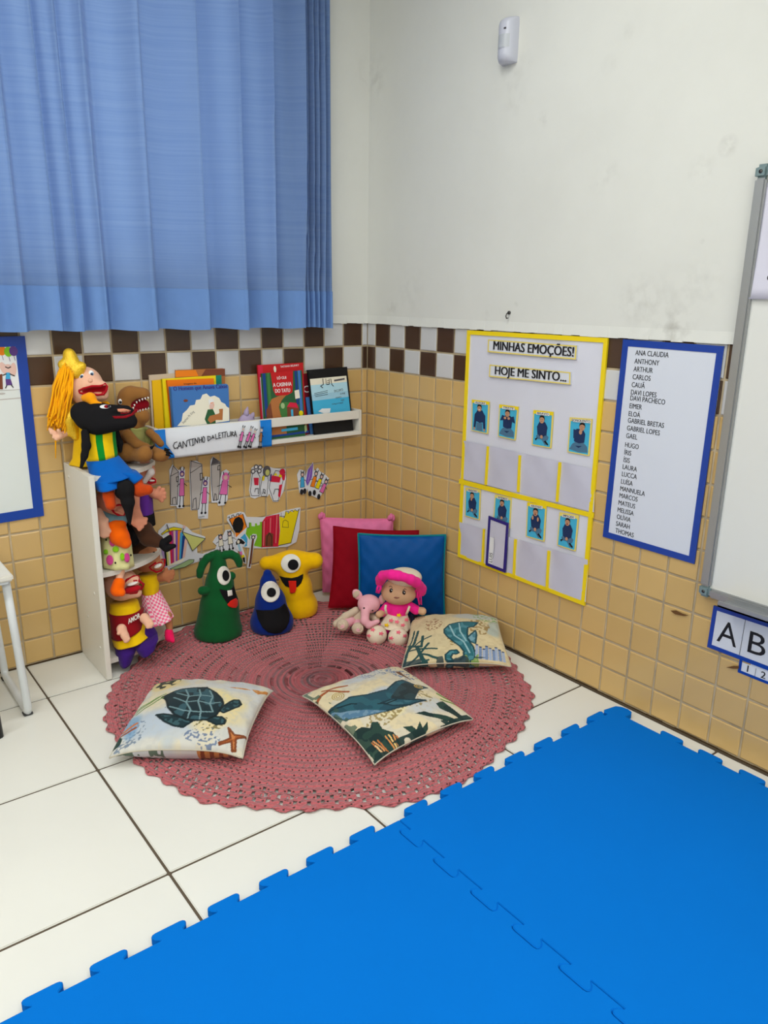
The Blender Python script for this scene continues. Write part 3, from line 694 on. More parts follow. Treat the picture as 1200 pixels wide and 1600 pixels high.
cutout([(-9.344,6.765),(-9.485,6.569),(-9.495,6.014),(-9.524,5.149),(-9.291,5.113),(-9.258,5.004),(-8.995,4.975),(-8.917,5.833),(-8.851,6.515),(-8.949,6.642),(-9.101,6.496)],
    'cut-out drawing of a short grey tower beside one pink figure, nearest the puppet shelf',
    lambda A: (tower(A, [(-9.322,6.712),(-9.455,6.313),(-9.521,5.2),(-9.248,5.158),(-9.117,6.447)], [(-9.455,6.313),(-9.117,6.447)], [(-9.22,6.257),(-9.129,6.258),(-9.153,6.07),(-9.219,6.066)], [(-9.442,5.213),(-9.427,5.443),(-9.295,5.462),(-9.286,5.19)], 'print_lightgrey'), fig(A, [(-8.968,6.53),(-9.082,5.067)], 'print_pink')))
cutout([(-8.608,6.817),(-8.677,6.315),(-8.708,4.838),(-8.41,4.817),(-8.417,4.447),(-7.992,4.376),(-7.951,4.905),(-7.836,6.076),(-8.026,6.127),(-8.126,6.036),(-8.122,6.631),(-8.369,6.802)],
    'cut-out drawing of a wide grey tower beside a tall pink figure, the lowest hanging one',
    lambda A: (tower(A, [(-8.582,6.814),(-8.641,6.336),(-8.666,4.858),(-8.368,4.837),(-8.14,6.038),(-8.149,6.635)], [(-8.641,6.336),(-8.166,6.572)], [(-8.236,6.271),(-8.141,6.272),(-8.147,6.013),(-8.237,5.999)], [(-8.621,4.93),(-8.576,5.264),(-8.465,5.313),(-8.461,4.878)], 'print_lightgrey'), fig(A, [(-8.018,6.022),(-8.18,4.648)], 'print_pink'), A.text('HELENA', (-8.401,4.476), .26, .06, 'ink_grey')), 0.013)
cutout([(-7.658,6.887),(-7.776,6.72),(-7.815,5.68),(-7.806,5.016),(-7.542,4.976),(-7.534,4.84),(-7.251,4.823),(-7.098,5.043),(-6.963,6.175),(-7.099,6.298),(-7.3,6.218),(-7.384,5.938),(-7.351,6.644)],
    'cut-out drawing of a dark-roofed tower beside a broad pink figure in a dress',
    lambda A: (tower(A, [(-7.646,6.847),(-7.744,6.547),(-7.768,5.779),(-7.733,5.085),(-7.508,5.104),(-7.396,5.966),(-7.365,6.632)], [(-7.744,6.547),(-7.368,6.58)], [(-7.456,6.486),(-7.366,6.488),(-7.385,6.32),(-7.478,6.319)], [(-7.704,5.107),(-7.649,5.365),(-7.595,5.331),(-7.58,5.062)], 'print_lightgrey'), A.poly([(-7.646,6.847),(-7.729,6.571),(-7.38,6.608)], 'ink_grey'), fig(A, [(-7.121,6.116),(-7.345,4.946)], 'print_pink', 'print_pink', .16)), 0.016)
def houses(A):
    for P in ([(-5.932,5.93),(-6.05,5.23),(-6.001,5.034),(-5.646,4.982),(-5.582,5.782),(-5.741,6.075)], [(-5.469,5.767),(-5.587,5.267),(-5.552,4.951),(-5.286,4.912),(-5.196,5.594),(-5.252,6.014)], [(-5.094,5.545),(-5.161,5.242),(-4.964,4.653),(-4.75,4.621),(-4.537,5.295),(-4.367,5.833),(-4.832,5.961)]): A.line(P, .025, 'ink', True)
    A.poly([(-5.881,5.787),(-5.639,5.755),(-5.668,5.434),(-5.855,5.476)], 'print_red'); A.poly([(-5.011,5.777),(-4.587,5.652),(-4.651,5.416),(-5.095,5.511)], 'print_red'); A.poly([(-4.674,5.314),(-4.516,5.328),(-4.649,4.747),(-4.745,4.832)], 'print_red'); A.poly([(-4.546,5.717),(-4.349,5.761),(-4.414,5.489),(-4.512,5.503)], 'print_red')
    for c in [(-5.898,6.061),(-5.754,6.229),(-5.568,6.19),(-5.611,6.042)]: A.disc(c, .11, .11, 'ink_grey', 12); A.disc(c, .06, .06, 'print_white', 12)
    A.disc((-5.261,5.988), .19, .24, 'ink_grey'); A.disc((-5.232,5.929), .1, .13, 'print_lime')
    A.poly([(-5.468,5.801),(-5.353,5.821),(-5.398,5.621),(-5.493,5.599)], 'print_yellow'); A.poly([(-4.953,5.769),(-4.834,5.875),(-4.741,5.735)], 'print_yellow'); A.poly([(-4.701,5.771),(-4.564,5.806),(-4.548,5.63),(-4.684,5.665)], 'print_yellow'); A.poly([(-5.105,5.823),(-5.027,5.865),(-5.055,5.575),(-5.151,5.553)], 'print_plum'); A.disc((-4.523,5.867), .14, .14, 'print_red')
    for P in ([(-5.865,5.186),(-5.823,5.318),(-5.691,5.316),(-5.699,5.076)], [(-5.492,5.046),(-5.447,5.248),(-5.372,5.202),(-5.378,5.03),(-5.432,5.124)], [(-4.976,4.954),(-4.892,5.169),(-4.717,5.145),(-4.701,5.002)]): A.line(P, .025)
cutout([(-5.732,6.328),(-5.959,6.204),(-5.989,5.903),(-6.104,5.272),(-6.041,4.971),(-5.856,4.892),(-5.628,4.944),(-5.248,4.889),(-5.168,4.999),(-4.985,4.621),(-4.751,4.586),(-4.465,5.003),(-4.334,5.549),(-4.344,5.97),(-4.906,6.074),(-5.096,6.149),(-5.438,6.14),(-5.529,6.253)], 'cut-out drawing of three figures as houses with scribbled red middles', houses)
def animals(A):
    for P, c in (([(-3.508,5.742),(-3.524,4.779)], 'print_skyblue'), ([(-2.767,5.685),(-3.111,4.738)], 'print_orange'), ([(-2.474,5.503),(-2.903,4.671)], 'print_yellow'), ([(-2.242,5.237),(-2.674,4.473)], 'print_pink')):
        fig(A, P, c, 'ink_grey', .10, False)
    A.poly([(-2.97,6.068),(-3.241,5.798),(-3.352,5.276),(-3.272,5.086),(-3.04,5.45)], 'print_purple'); A.line([(-3.033,5.986),(-3.249,5.262)], .03, 'print_lilac')
    for c in [(-3.576,4.858),(-3.42,4.872),(-2.924,4.729),(-2.695,4.513),(-3.153,4.725)]: A.disc(c, .085, .13, 'ink', 10)
cutout([(-3.648,5.866),(-3.773,5.652),(-3.666,4.818),(-3.504,4.722),(-3.318,4.803),(-3.253,4.975),(-3.195,4.677),(-2.926,4.547),(-2.675,4.399),(-2.524,4.579),(-2.201,5.011),(-2.114,5.256),(-2.368,5.508),(-2.599,5.646),(-2.703,5.821),(-2.913,5.685),(-2.949,6.101),(-3.241,5.798),(-3.37,5.422),(-3.385,5.78)], 'cut-out drawing of five thin animals in blue, purple, orange, yellow and pink', animals)
def castle(A):
    A.poly([(-7.08,4.199),(-6.444,4.319),(-6.276,3.723),(-6.793,3.358),(-6.817,3.59)], 'print_orange'); A.disc((-6.668,3.879), .26, .36, 'print_black', 9); A.poly([(-6.623,3.278),(-6.373,3.462),(-6.261,3.195),(-6.285,3.002)], 'print_skyblue'); A.poly([(-6.448,2.867),(-6.3,3.07),(-6.289,2.903)], 'print_skyblue')
    A.poly([(-6.339,3.44),(-6.278,3.674),(-6.154,3.702),(-6.164,3.9),(-6.06,3.882),(-6.048,3.716),(-5.89,3.689),(-5.886,3.82),(-5.798,3.805),(-5.783,3.704),(-5.658,3.715),(-5.654,3.846),(-5.547,3.828),(-5.601,2.705),(-5.973,2.843)], 'print_green')
    A.poly([(-5.547,3.828),(-5.361,4.028),(-4.723,4.04),(-4.705,3.282),(-4.779,2.582),(-5.583,2.702)], 'print_red')
    for k in range(9): A.line([(x0, y0) for x0, y0 in ((-5.386,3.886), (-5.466,2.814))] if False else [tuple(Vector((-5.449,3.84)) + Vector((k * .105, .06 * k * .5))), tuple(Vector((-5.514,2.765)) + Vector((k * .1, .0)))], .018, 'print_pale_pink' if k % 3 == 0 else 'print_dark_red')
    A.poly([(-5.455,2.728),(-5.423,3.175),(-5.238,3.309),(-5.021,3.203),(-5.056,2.634)], 'print_brown'); A.line([(-5.364,2.727),(-5.334,3.125),(-5.203,3.269),(-5.116,3.086),(-5.128,2.682)], .03, 'ink')
    A.poly([(-4.707,3.937),(-4.469,3.814),(-4.406,4.106),(-4.222,3.993),(-4.201,4.107),(-4.033,4.013),(-4.012,4.111),(-3.805,4.027),(-3.708,4.113),(-4.156,2.635),(-4.797,2.619),(-4.687,3.278)], 'print_yellow')
    A.line([(-3.708,4.113),(-4.156,2.635),(-4.778,2.633)], .025); A.line([(-4.572,3.427),(-4.528,3.69),(-4.415,3.721),(-4.286,3.632),(-4.273,3.358)], .02, 'ink', True); A.line([(-4.689,3.934),(-4.467,3.898),(-4.488,3.817),(-4.391,3.97),(-4.388,4.103),(-4.239,4.079),(-4.26,3.982),(-4.126,4.095),(-4.069,4.103),(-3.995,4.024),(-3.918,4.113),(-3.805,4.01),(-3.708,4.113)], .02)
    A.line([(-7.128,4.271),(-7.059,4.308),(-7.029,4.207),(-6.943,4.241),(-6.956,4.339),(-6.87,4.357),(-6.841,4.256),(-6.755,4.274),(-6.717,4.364),(-6.648,4.369),(-6.634,4.286),(-6.511,4.379)], .025); A.line([(-7.064,4.181),(-6.8,3.587)], .03); A.line([(-6.444,4.319),(-6.276,3.723)], .025); A.line([(-5.547,3.828),(-5.601,2.705)], .03, 'print_brown'); A.line([(-6.26,3.688),(-6.172,3.689),(-6.164,3.9)], .02)
cutout([(-6.543,4.432),(-7.123,4.366),(-7.166,4.166),(-6.819,3.558),(-6.845,3.335),(-6.525,3.145),(-6.466,2.871),(-5.977,2.727),(-5.477,2.631),(-4.331,2.479),(-3.87,2.616),(-3.706,3.174),(-3.631,4.152),(-3.803,4.162),(-4.406,4.14),(-4.741,4.076),(-5.505,4.019),(-6.259,4.16),(-6.373,4.373)], 'large cut-out drawing of a castle in orange, green, red and yellow blocks', castle)
def strip_kids(A):
    fig(A, [(-7.494,3.583),(-7.458,2.931)], 'print_cream', 'ink_grey', .1); fig(A, [(-7.086,3.671),(-7.034,2.914)], 'print_cream', 'ink_grey', .1)
    A.poly([(-8.465,2.794),(-8.312,2.791),(-8.375,2.652),(-8.459,2.642)], 'ink_grey'); A.disc((-7.654,2.923), .07, .09, 'print_magenta')
    A.poly([(-10.121,3.167),(-9.8,3.288),(-9.697,3.666),(-9.518,4.002),(-9.23,3.937),(-9.03,3.701),(-8.985,3.317),(-9.136,2.807),(-9.329,2.739),(-9.784,2.725),(-9.962,2.816)], 'print_cream')
    cols = ['print_lilac', 'print_black', 'print_lime', 'print_cream', 'print_red', 'print_magenta', 'print_pale_pink', 'print_purple', 'print_orange', 'print_skyblue', 'print_deep_blue', 'print_pale_pink']
    top = [(.0, .30), (.1, .6), (.2, .8), (.3, .95), (.4, 1), (.5, 1), (.6, .97), (.7, .9), (.8, .8), (.9, .66), (1, .5)]
    x0, x1 = (-10.01,2.879)[0], (-8.982,3.585)[0]; zb = (-9.784,2.725)[1]
    for k in range(12):
        a = k / 11; xb = x0 + (x1 - x0) * (a * .75 + .1); xt = x0 + (x1 - x0) * (a * .95 + .05); zt = zb + 1.42 * (1 - (a - .5) ** 2 * 1.6) + a * .12
        A.poly([(xb - .05, zb + a * .22), (xb + .06, zb + a * .22 + .02), (xt + .07, zt), (xt - .06, zt)], cols[k])
    A.poly([(-9.995,4.087),(-9.738,4.25),(-9.473,4.288),(-9.136,4.171),(-9.14,4.106),(-9.482,4.153),(-9.744,4.147),(-9.958,4.055)], 'print_yellow'); A.line([(-9.995,4.087),(-9.738,4.25),(-9.473,4.288),(-9.136,4.171)], .02); A.line([(-9.958,4.055),(-9.744,4.147),(-9.482,4.153),(-9.14,4.106)], .02)
    A.poly([(-9.144,4.04),(-8.699,3.801),(-8.173,3.57),(-8.748,3.163),(-8.926,3.628)], 'print_lime'); A.line([(-9.144,4.04),(-8.699,3.801),(-8.173,3.57),(-8.748,3.163),(-8.926,3.628)], .025, 'ink', True)
    A.line([(-9.739,4.433),(-9.654,4.131)], .04, 'ink_grey'); A.line([(-9.038,4.234),(-9.117,4.036)], .04, 'ink_grey'); A.disc((-9.039,4.221), .06, .07, 'print_pale_pink')
    A.poly([(-9.738,2.608),(-9.25,2.722),(-8.918,2.831),(-8.701,2.787),(-8.734,2.684),(-9.097,2.555),(-9.556,2.543)], 'print_sage'); A.line([(-9.738,2.608),(-9.25,2.722),(-8.918,2.831),(-8.701,2.787),(-8.734,2.684),(-9.097,2.555),(-9.556,2.543)], .02, 'ink', True)
cutout([(-10.076,4.232),(-9.749,4.474),(-9.307,4.425),(-8.894,4.182),(-8.691,3.933),(-8.155,3.648),(-8.162,3.514),(-8.535,3.285),(-8.523,3.011),(-8.304,2.94),(-7.735,3.022),(-7.671,3.175),(-7.833,3.343),(-7.711,3.513),(-7.506,3.64),(-7.367,3.532),(-7.242,3.758),(-7.011,3.745),(-6.902,3.559),(-6.773,3.117),(-6.694,2.877),(-6.733,2.658),(-7.751,2.692),(-8.487,2.648),(-9.505,2.505),(-9.846,2.577),(-10.014,2.826),(-10.155,3.437)], 'long cut-out drawing of a striped dome tent and small figures, behind the green monster', strip_kids, 0.012)
cutout([(-6.689,3.356),(-6.851,3.206),(-6.83,2.875),(-6.646,2.707),(-6.548,2.555),(-6.492,2.178),(-6.371,2.12),(-6.394,2.458),(-6.518,2.88),(-6.461,3.002),(-6.354,3.047),(-6.486,3.237)], 'cut-out drawing of a dark-haired girl with a pink and yellow skirt', lambda A: (
    A.poly([(-6.709,3.31),(-6.818,3.167),(-6.806,3.034),(-6.719,3.05),(-6.597,3.06),(-6.478,3.005),(-6.388,3.07),(-6.555,3.249)], 'print_black'), A.disc((-6.703,3.16), .06, .08, 'print_cream'), A.poly([(-6.753,3.057),(-6.65,3.054),(-6.576,2.727),(-6.664,2.711)], 'print_lightblue'), A.poly([(-6.681,2.714),(-6.569,2.725),(-6.53,2.568),(-6.618,2.553)], 'print_pink'), A.poly([(-6.583,2.546),(-6.46,2.555),(-6.429,2.449),(-6.57,2.427)], 'print_yellow'), A.poly([(-6.535,2.437),(-6.43,2.432),(-6.423,2.164),(-6.507,2.248)], 'print_black')), 0.04)
cutout([(-5.99,3.377),(-6.134,3.304),(-6.142,3.074),(-6.211,2.622),(-6.343,1.929),(-6.168,1.875),(-6.098,2.332),(-5.971,2.909),(-5.818,3.213),(-5.849,3.335)], 'narrow cut-out drawing of a brown giraffe-like stick figure', lambda A: (
    A.poly([(-6.068,3.16),(-5.98,3.143),(-6.115,2.336),(-6.201,1.95),(-6.271,1.964),(-6.183,2.416)], 'print_brown'), A.line([(-6.051,3.156),(-6.253,1.961)], .025), A.line([(-5.98,3.143),(-6.16,2.076)], .02), A.disc((-6.005,3.229), .1, .1, 'ink_grey'), A.disc((-6.005,3.229), .05, .05, 'print_cream'), A.line([(-6.065,3.258),(-6.079,3.343)], .03), A.line([(-5.958,3.255),(-5.886,3.309)], .03)), 0.045)

# ================================================================ ledge shelf with books
lg = empty('book_ledge', (-5.7, -0.02, 7.3), 0, 'white wooden book ledge with a front rail fixed to the tiled wall', 'shelf')
X0, X1 = -10.35, -1.04
B = lambda mb, lo, hi, bev=.015: mb.box((lo[0] + 5.7, lo[1] + .02, lo[2] - 7.3), (hi[0] + 5.7, hi[1] + .02, hi[2] - 7.3), 0, bev)
for nm, lo, hi in (('base_board', (X0, -1.0, 7.28), (X1, -.03, 7.45)), ('front_rail', (X0 + .17, -1.0, 7.98), (X1 - .12, -.915, 8.34)), ('side_panel', (X0, -1.0, 7.45), (X0 + .17, -.03, 8.36)), ('side_panel', (X1 - .13, -1.0, 7.45), (X1, -.03, 8.36)), ('back_rail', (X0 + .17, -.13, 7.98), (X1 - .13, -.03, 8.3))):
    mb = MB(); B(mb, lo, hi); mb.build(nm, ['white_paint_wood'], lg)

def book(pl, top, bot, th, label, cover, pages='paper_white', draw=None, cat='book', name='book', z0=0.035, rnd=0.0, group=None):
    """a closed book leaning on the ledge: TL, TR traced on its plane; its sides run down to the base board"""
    fr = frame_of(pl); (ax, ay), (bx_, by) = top; (cx, cy), (dx, dy) = bot
    def down(a, b):
        t = (a[1] - z0) / (a[1] - b[1]); return (a[0] + (b[0] - a[0]) * t, z0)
    q = [(ax, ay), (bx_, by), down((bx_, by), (dx, dy)), down((ax, ay), (cx, cy))]
    c = np.mean(np.array(q), 0); org = fr(c[0], q[3][1], -th)
    r_ = empty(name, org, 0, label, cat, group); lf_ = local(fr, org); g = quad_map(q)
    ct = min(.025, th * .25)
    pan = [g(v) for v in ((.012, .01), (.985, .01), (.985, .985), (.012, .985))]
    mb = MB(); mb.prism(pan, -th + ct, -ct, 0, lf_); mb.build('page_block', [pages], r_)
    def rr(e=0):
        P = [(0, 0), (1, 0), (1, 1), (0, 1)]
        if not rnd: return [g(v) for v in P]
        out = []
        for (x, y), a0 in zip(P, (math.pi, 1.5 * math.pi, 0, .5 * math.pi)):
            cx_, cy_ = (rnd if x == 0 else 1 - rnd), (rnd if y == 0 else 1 - rnd)
            out += [g((cx_ + rnd * math.cos(a0 + t * math.pi / 8), cy_ + rnd * math.sin(a0 + t * math.pi / 8))) for t in range(5)]
        return out
    mb = MB(); mb.prism(rr(), -ct, 0.0, 0, lf_); mb.prism(rr(), -th, -th + ct, 0, lf_)
    mb.prism([g(v) for v in ((0, 0), (.012, 0), (.012, 1), (0, 1))], -th, 0, 0, lf_)
    cv = mb.build('cover', [cover], r_)
    if draw:
        A_ = Art(lf_, 0.006, 0.0012); draw(A_, g); A_.build('cover_print', cv)
    return r_
PB = lambda g, L: [g(v) for v in L]
PA, PBb, PC, P1, P2_, P3, P4, PW = ((0.0000,-0.8800,7.4200),(1.0000,0.0000,0.0000),(0.0000,0.1179,0.9930)), ((0.0000,-0.8000,7.4200),(1.0000,0.0000,0.0000),(0.0000,0.1424,0.9898)), ((0.0000,-0.8500,7.4200),(1.0000,0.0000,0.0000),(0.0000,0.1249,0.9922)), ((0.0000,-0.6200,7.4200),(1.0000,0.0000,0.0000),(0.0000,0.1144,0.9934)), ((0.0000,-0.5000,7.4200),(1.0000,0.0000,0.0000),(0.0000,0.1073,0.9942)), ((0.0000,-0.4000,7.4200),(1.0000,0.0000,0.0000),(0.0000,0.1002,0.9950)), ((0.0000,-0.3300,7.4200),(1.0000,0.0000,0.0000),(0.0000,0.0967,0.9953)), ((0.0000,-0.7000,7.4200),(1.0000,0.0000,0.0000),(0.0000,0.1319,0.9913))
GL = 'picture books on the left half of the ledge'; GR = 'picture books on the right half of the ledge'
def cover_sky(A, g):
    H_ = lambda L: L
    A.poly(PB(g, [(.02, .02), (.98, .02), (.98, .98), (.02, .98)]), 'print_book_blue')
    A.poly(PB(g, [(.02, .0), (.98, .0), (.98, .16), (.02, .16)]), 'print_deep_blue')
    cl = [(-9.362,0.938),(-9.17,1.115),(-9.094,1.375),(-8.905,1.509),(-8.779,1.649),(-8.585,1.665),(-8.518,1.839),(-8.339,1.857),(-8.24,2.015),(-8.073,2.056),(-7.94,1.921),(-7.755,1.954),(-7.566,1.851),(-7.499,1.695),(-7.339,1.607),(-7.299,1.512),(-7.197,1.444),(-7.237,0.953),(-7.998,0.91),(-8.78,0.902)]
    A.poly(cl, 'print_cream')
    d = [(-9.357,2.231),(-7.193,2.209)]; v = Vector(d[1]) - Vector(d[0]); A.text('O Homem que Amava Caixas', d[0], v.length, .15, 'tape_navy', .03, math.atan2(v.y, v.x))
    d = [(-9.121,0.992),(-8.63,1.399)]; v = Vector(d[1]) - Vector(d[0]); A.text('Stephen M. King', d[0], v.length, .09, 'ink_grey', 0, math.atan2(v.y, v.x))
    A.poly([(-8.089,1.449),(-7.875,1.448),(-7.797,1.244),(-7.818,0.88),(-8.165,0.894),(-8.248,1.098)], 'print_dark_green'); A.poly([(-8.033,1.202),(-7.661,1.264),(-7.462,1.402),(-7.52,1.008),(-7.786,1.03),(-8.029,0.928),(-8.131,1.058)], 'print_tan'); A.poly([(-7.627,1.429),(-7.458,1.438),(-7.498,1.221),(-7.604,1.168)], 'print_tan')
    A.disc((-7.91,1.617), .10, .16, 'print_orange'); A.poly([(-8.001,1.654),(-7.815,1.701),(-7.837,1.49),(-8.006,1.457)], 'print_pale_pink'); A.poly([(-8.028,1.806),(-7.897,1.858),(-7.799,1.791),(-7.82,1.717),(-7.948,1.695),(-8.008,1.594)], 'print_white')
    A.disc((-8.932,1.843), .09, .05, 'print_brown')
book(PA, [(-9.469,2.392),(-7.122,2.369)], [(-9.511,0.919),(-7.215,0.939)], .16, 'blue board book with a cloud and a man in green on its cover', 'print_book_blue', draw=cover_sky, rnd=.05, group=GL)
book(P1, [(-9.475,2.6),(-7.594,2.576)], [(-9.483,0.857),(-7.672,0.795)], .09, 'orange covered picture book directly behind the blue cloud book', 'print_book_orange', draw=lambda A, g: (A.poly(PB(g, [(.05, .9), (.95, .9), (.95, .97), (.05, .97)]), 'print_yellow') if False else A.text('Imagens do', g((.35, .925)), .5, .06, 'ink', .01)), group=GL)
book(P2_, [(-9.638,2.644),(-7.213,2.669)], [(-9.69,0.811),(-7.304,0.647)], .07, 'bright yellow picture book with a teal corner, just behind the orange one', 'print_yellow', draw=lambda A, g: (A.poly(PB(g, [(.9, .5), (1, .5), (1, 1), (.9, 1)]), 'print_teal'),), group=GL)
book(P3, [(-9.963,2.593),(-9.459,2.614)], [(-10.052,0.759),(-9.509,0.733)], .05, 'golden yellow thin book at the left end of the ledge', 'print_gold', z0=.035, group=GL)
book(P3, [(-9.027,2.934),(-7,2.907)], [(-9.179,0.993),(-7.157,0.821)], .05, 'brown and orange shaded book standing rearmost, its top edge above the rest', 'print_tan', draw=lambda A, g: (A.poly(PB(g, [(.5, .9), (1, .9), (1, .995), (.6, .995)]), 'print_brown'), A.poly(PB(g, [(.0, .91), (.45, .91), (.4, .99), (.0, .99)]), 'print_orange')), rnd=.05, group=GL)
book(P4, [(-10.051,2.788),(-8.348,2.827)], [(-10.129,0.709),(-8.463,0.628)], .03, 'pale grey clear-covered booklet behind the golden yellow book', 'print_beige', group=GL)
# right group
def cover_red(A, g): 
    d = [(-4.624,2.851),(-3.743,2.883)]; v = Vector(d[1]) - Vector(d[0]); A.text('TATIANA BELINKY', d[0], v.length, .075, 'print_white', .01, math.atan2(v.y, v.x)); A.disc((-4.889,2.799), .06, .13, 'print_cream')
    A.poly(PB(g, [(0, 0), (.1, 0), (.1, 1), (0, 1)]), 'print_red')
book(P1, [(-5.658,2.995),(-3.534,3.015)], [(-5.687,0.726),(-3.585,0.815)], .09, 'tall red picture book behind the forest book', 'print_book_red', draw=cover_red, group=GR)
def cover_forest(A, g):
    A.poly(PB(g, [(.0, .0), (1, .0), (1, 1), (.0, 1)]), 'print_dark_green')
    for u0, u1, m in ((.03, .1, 'print_deep_blue'), (.13, .2, 'print_leaf'), (.82, .88, 'print_deep_blue'), (.9, .97, 'print_book_blue')): A.poly(PB(g, [(u0, .35), (u1, .35), (u1 - .01, 1), (u0 - .01, 1)]), m)
    A.poly([(-5.166,2.693),(-4.116,2.735),(-4.181,2.127),(-4.236,1.857),(-4.486,1.759),(-5.009,1.769),(-5.116,1.978)], 'print_book_red')
    for t, L, hh in (('LÓ GUI', [(-4.887,2.412),(-4.468,2.413)], .11), ('A CASINHA', [(-5.1,2.124),(-4.244,2.13)], .15), ('DO TATU', [(-5.033,1.883),(-4.341,1.877)], .15)):
        v = Vector(L[1]) - Vector(L[0]); A.text(t, L[0], v.length, hh, 'print_white', .02, math.atan2(v.y, v.x))
    A.poly([(-5.507,1.221),(-5.229,1.649),(-4.854,1.759),(-4.539,1.762),(-4.769,1.573),(-4.929,1.313),(-4.885,0.993),(-4.653,0.701),(-4.685,0.154),(-5.393,0.153),(-5.266,0.843),(-5.521,0.864)], 'print_tan'); A.poly([(-5.522,1.222),(-5.295,1.519),(-5.256,0.842),(-5.546,0.866)], 'print_brown')
    A.poly([(-4.888,1.446),(-4.62,1.495),(-3.996,1.338),(-3.995,0.831),(-4.847,0.854),(-4.917,1.177)], 'print_leaf'); A.disc((-4.749,1.346), .09, .12, 'print_sage'); A.poly([(-4.563,1.287),(-4.412,1.458),(-4.095,1.414),(-3.983,1.199),(-4.076,0.837),(-4.581,0.878)], 'print_brown'); A.poly([(-4.563,1.287),(-4.412,1.458),(-4.095,1.414),(-4.037,1.203)], 'print_red')
    A.poly([(-4.391,1.16),(-4.283,1.166),(-4.3,0.855),(-4.396,0.863)], 'print_aqua'); A.disc((-3.917,0.983), .10, .11, 'print_yellow'); A.poly([(-4.138,1.919),(-3.92,1.952),(-3.902,1.607),(-4.132,1.576)], 'print_cream'); A.poly([(-4.922,0.405),(-4.146,0.428),(-4.148,0.312),(-4.923,0.305)], 'print_aqua')
    A.poly([(-5.439,0.203),(-4.546,0.21),(-3.618,0.241),(-3.628,0.148),(-5.449,0.113)], 'print_deep_blue'); A.poly([(-3.817,0.445),(-3.699,0.528),(-3.701,0.248),(-3.819,0.166)], 'print_sage')
book(PBb, [(-5.574,2.683),(-3.687,2.726)], [(-5.644,0.874),(-3.762,0.826)], .07, 'green forest picture book with a red title patch, in front of the red book', 'print_dark_green', draw=cover_forest, group=GR)
book(P2_, [(-3.542,2.547),(-3.29,2.562)], [(-3.515,0.795),(-3.228,0.799)], .05, 'dark red book mostly hidden behind the black board', 'print_dark_red', draw=lambda A, g: A.text('CI', (-3.56,1.77), .42, .27, 'print_white', .03), group=GR)
book(P1, [(-3.519,1.582),(-3.296,1.594)], [(-3.429,0.05),(-3.204,0.056)], .05, 'narrow bright blue booklet leaning left of the black board', 'print_book_blue', group=GR)
def cover_black(A, g):
    P = [(-3.401,2.353),(-1.552,2.402),(-1.439,0.608),(-3.32,0.54)]; G = quad_map(P)
    n = 14
    for k in range(n):
        a, b = k / n, (k + 1) / n; 
        ms = ['print_skyblue', 'print_skyblue', 'print_aqua', 'print_aqua', 'print_aqua', 'print_aqua', 'print_aqua', 'print_lightblue', 'print_lightblue', 'print_pale_aqua', 'print_pale_aqua', 'print_pale_aqua', 'print_cream', 'print_cream']
        A.poly([G(v) for v in ((0, a), (1, a), (1, b), (0, b))], ms[k] if k > 1 else 'ribbon_blue')
    A.poly([(-3.11,1),(-2.904,1.102),(-2.479,1.085),(-2.524,0.909),(-2.811,0.883)], 'print_white')
    for L in ([(-3.237,1.745),(-2.567,1.83)], [(-3.231,1.684),(-2.573,1.76)], [(-3.193,1.621),(-2.569,1.675)]): A.line(L, .018)
    for t, L, hh in (('CARTAS', [(-1.773,1.877),(-2.241,1.834)], -.10), ('Para', [(-1.7,1.707),(-1.948,1.674)], -.07), ('Contos', [(-1.889,1.552),(-2.182,1.523)], -.07), ('de', [(-1.754,1.424),(-1.931,1.398)], -.06), ('João e Maria', [(-1.823,1.295),(-2.406,1.269)], -.06)):
        v = Vector(L[1]) - Vector(L[0]); A.text(t, L[0], v.length, abs(hh), 'ink_grey', 0, math.atan2(v.y, v.x))
    A.line([(-2.177,2.23),(-1.68,2.275)], .07, 'ink_grey'); A.line([(-2.765,2.33),(-2.758,2.097),(-2.904,2.036),(-2.798,1.96)], .03); A.line([(-2.37,2.31),(-2.334,2.074),(-2.255,1.999)], .03); A.line([(-2.624,2.323),(-2.617,2.09),(-2.446,2.104),(-2.455,2.314)], .02)
    for k in range(3): A.line([tuple(Vector((-2.576,2.241)) + Vector((0, -.08 * k))), tuple(Vector((-2.461,2.248)) + Vector((0, -.08 * k)))], .015)
book(PC, [(-3.468,2.731),(-1.457,2.779)], [(-3.375,0.159),(-1.357,0.167)], .08, 'black board with an upside-down blue printed sheet, at the ledge end', 'print_black', 'print_black', cover_black, z0=.04, group=GR)
book(PW, [(-5.608,2.524),(-4.624,2.514)], [(-5.652,0.862),(-4.678,0.808)], .015, 'thin white booklet between the red book and the forest book', 'paper_white', group=GR)
# lilac toy peeping over the banner
M('lilac_felt', (176, 160, 190), 0.9, 0.1, bump='noise', scale=400, bstr=0.3)
tl = empty('lilac_toy', (-6.35, -.5, 7.45), 0, 'small lilac felt toy peeping up behind the paper banner', 'toy')
mb = MB(); mb.ball((0, 0, .55), (.42, .25, .55)); mb.build('body', ['lilac_felt'], tl)
mb = MB(); mb.tube([(-.02, 0, 1.0), (.02, 0, 1.2), (.08, 0, 1.36)], [.14, .09, .02]); mb.build('ear', ['lilac_felt'], tl)
mb = MB(); mb.tube([(.22, 0, .9), (.3, 0, 1.05), (.34, 0, 1.12)], [.12, .08, .02]); mb.build('ear', ['lilac_felt'], tl)

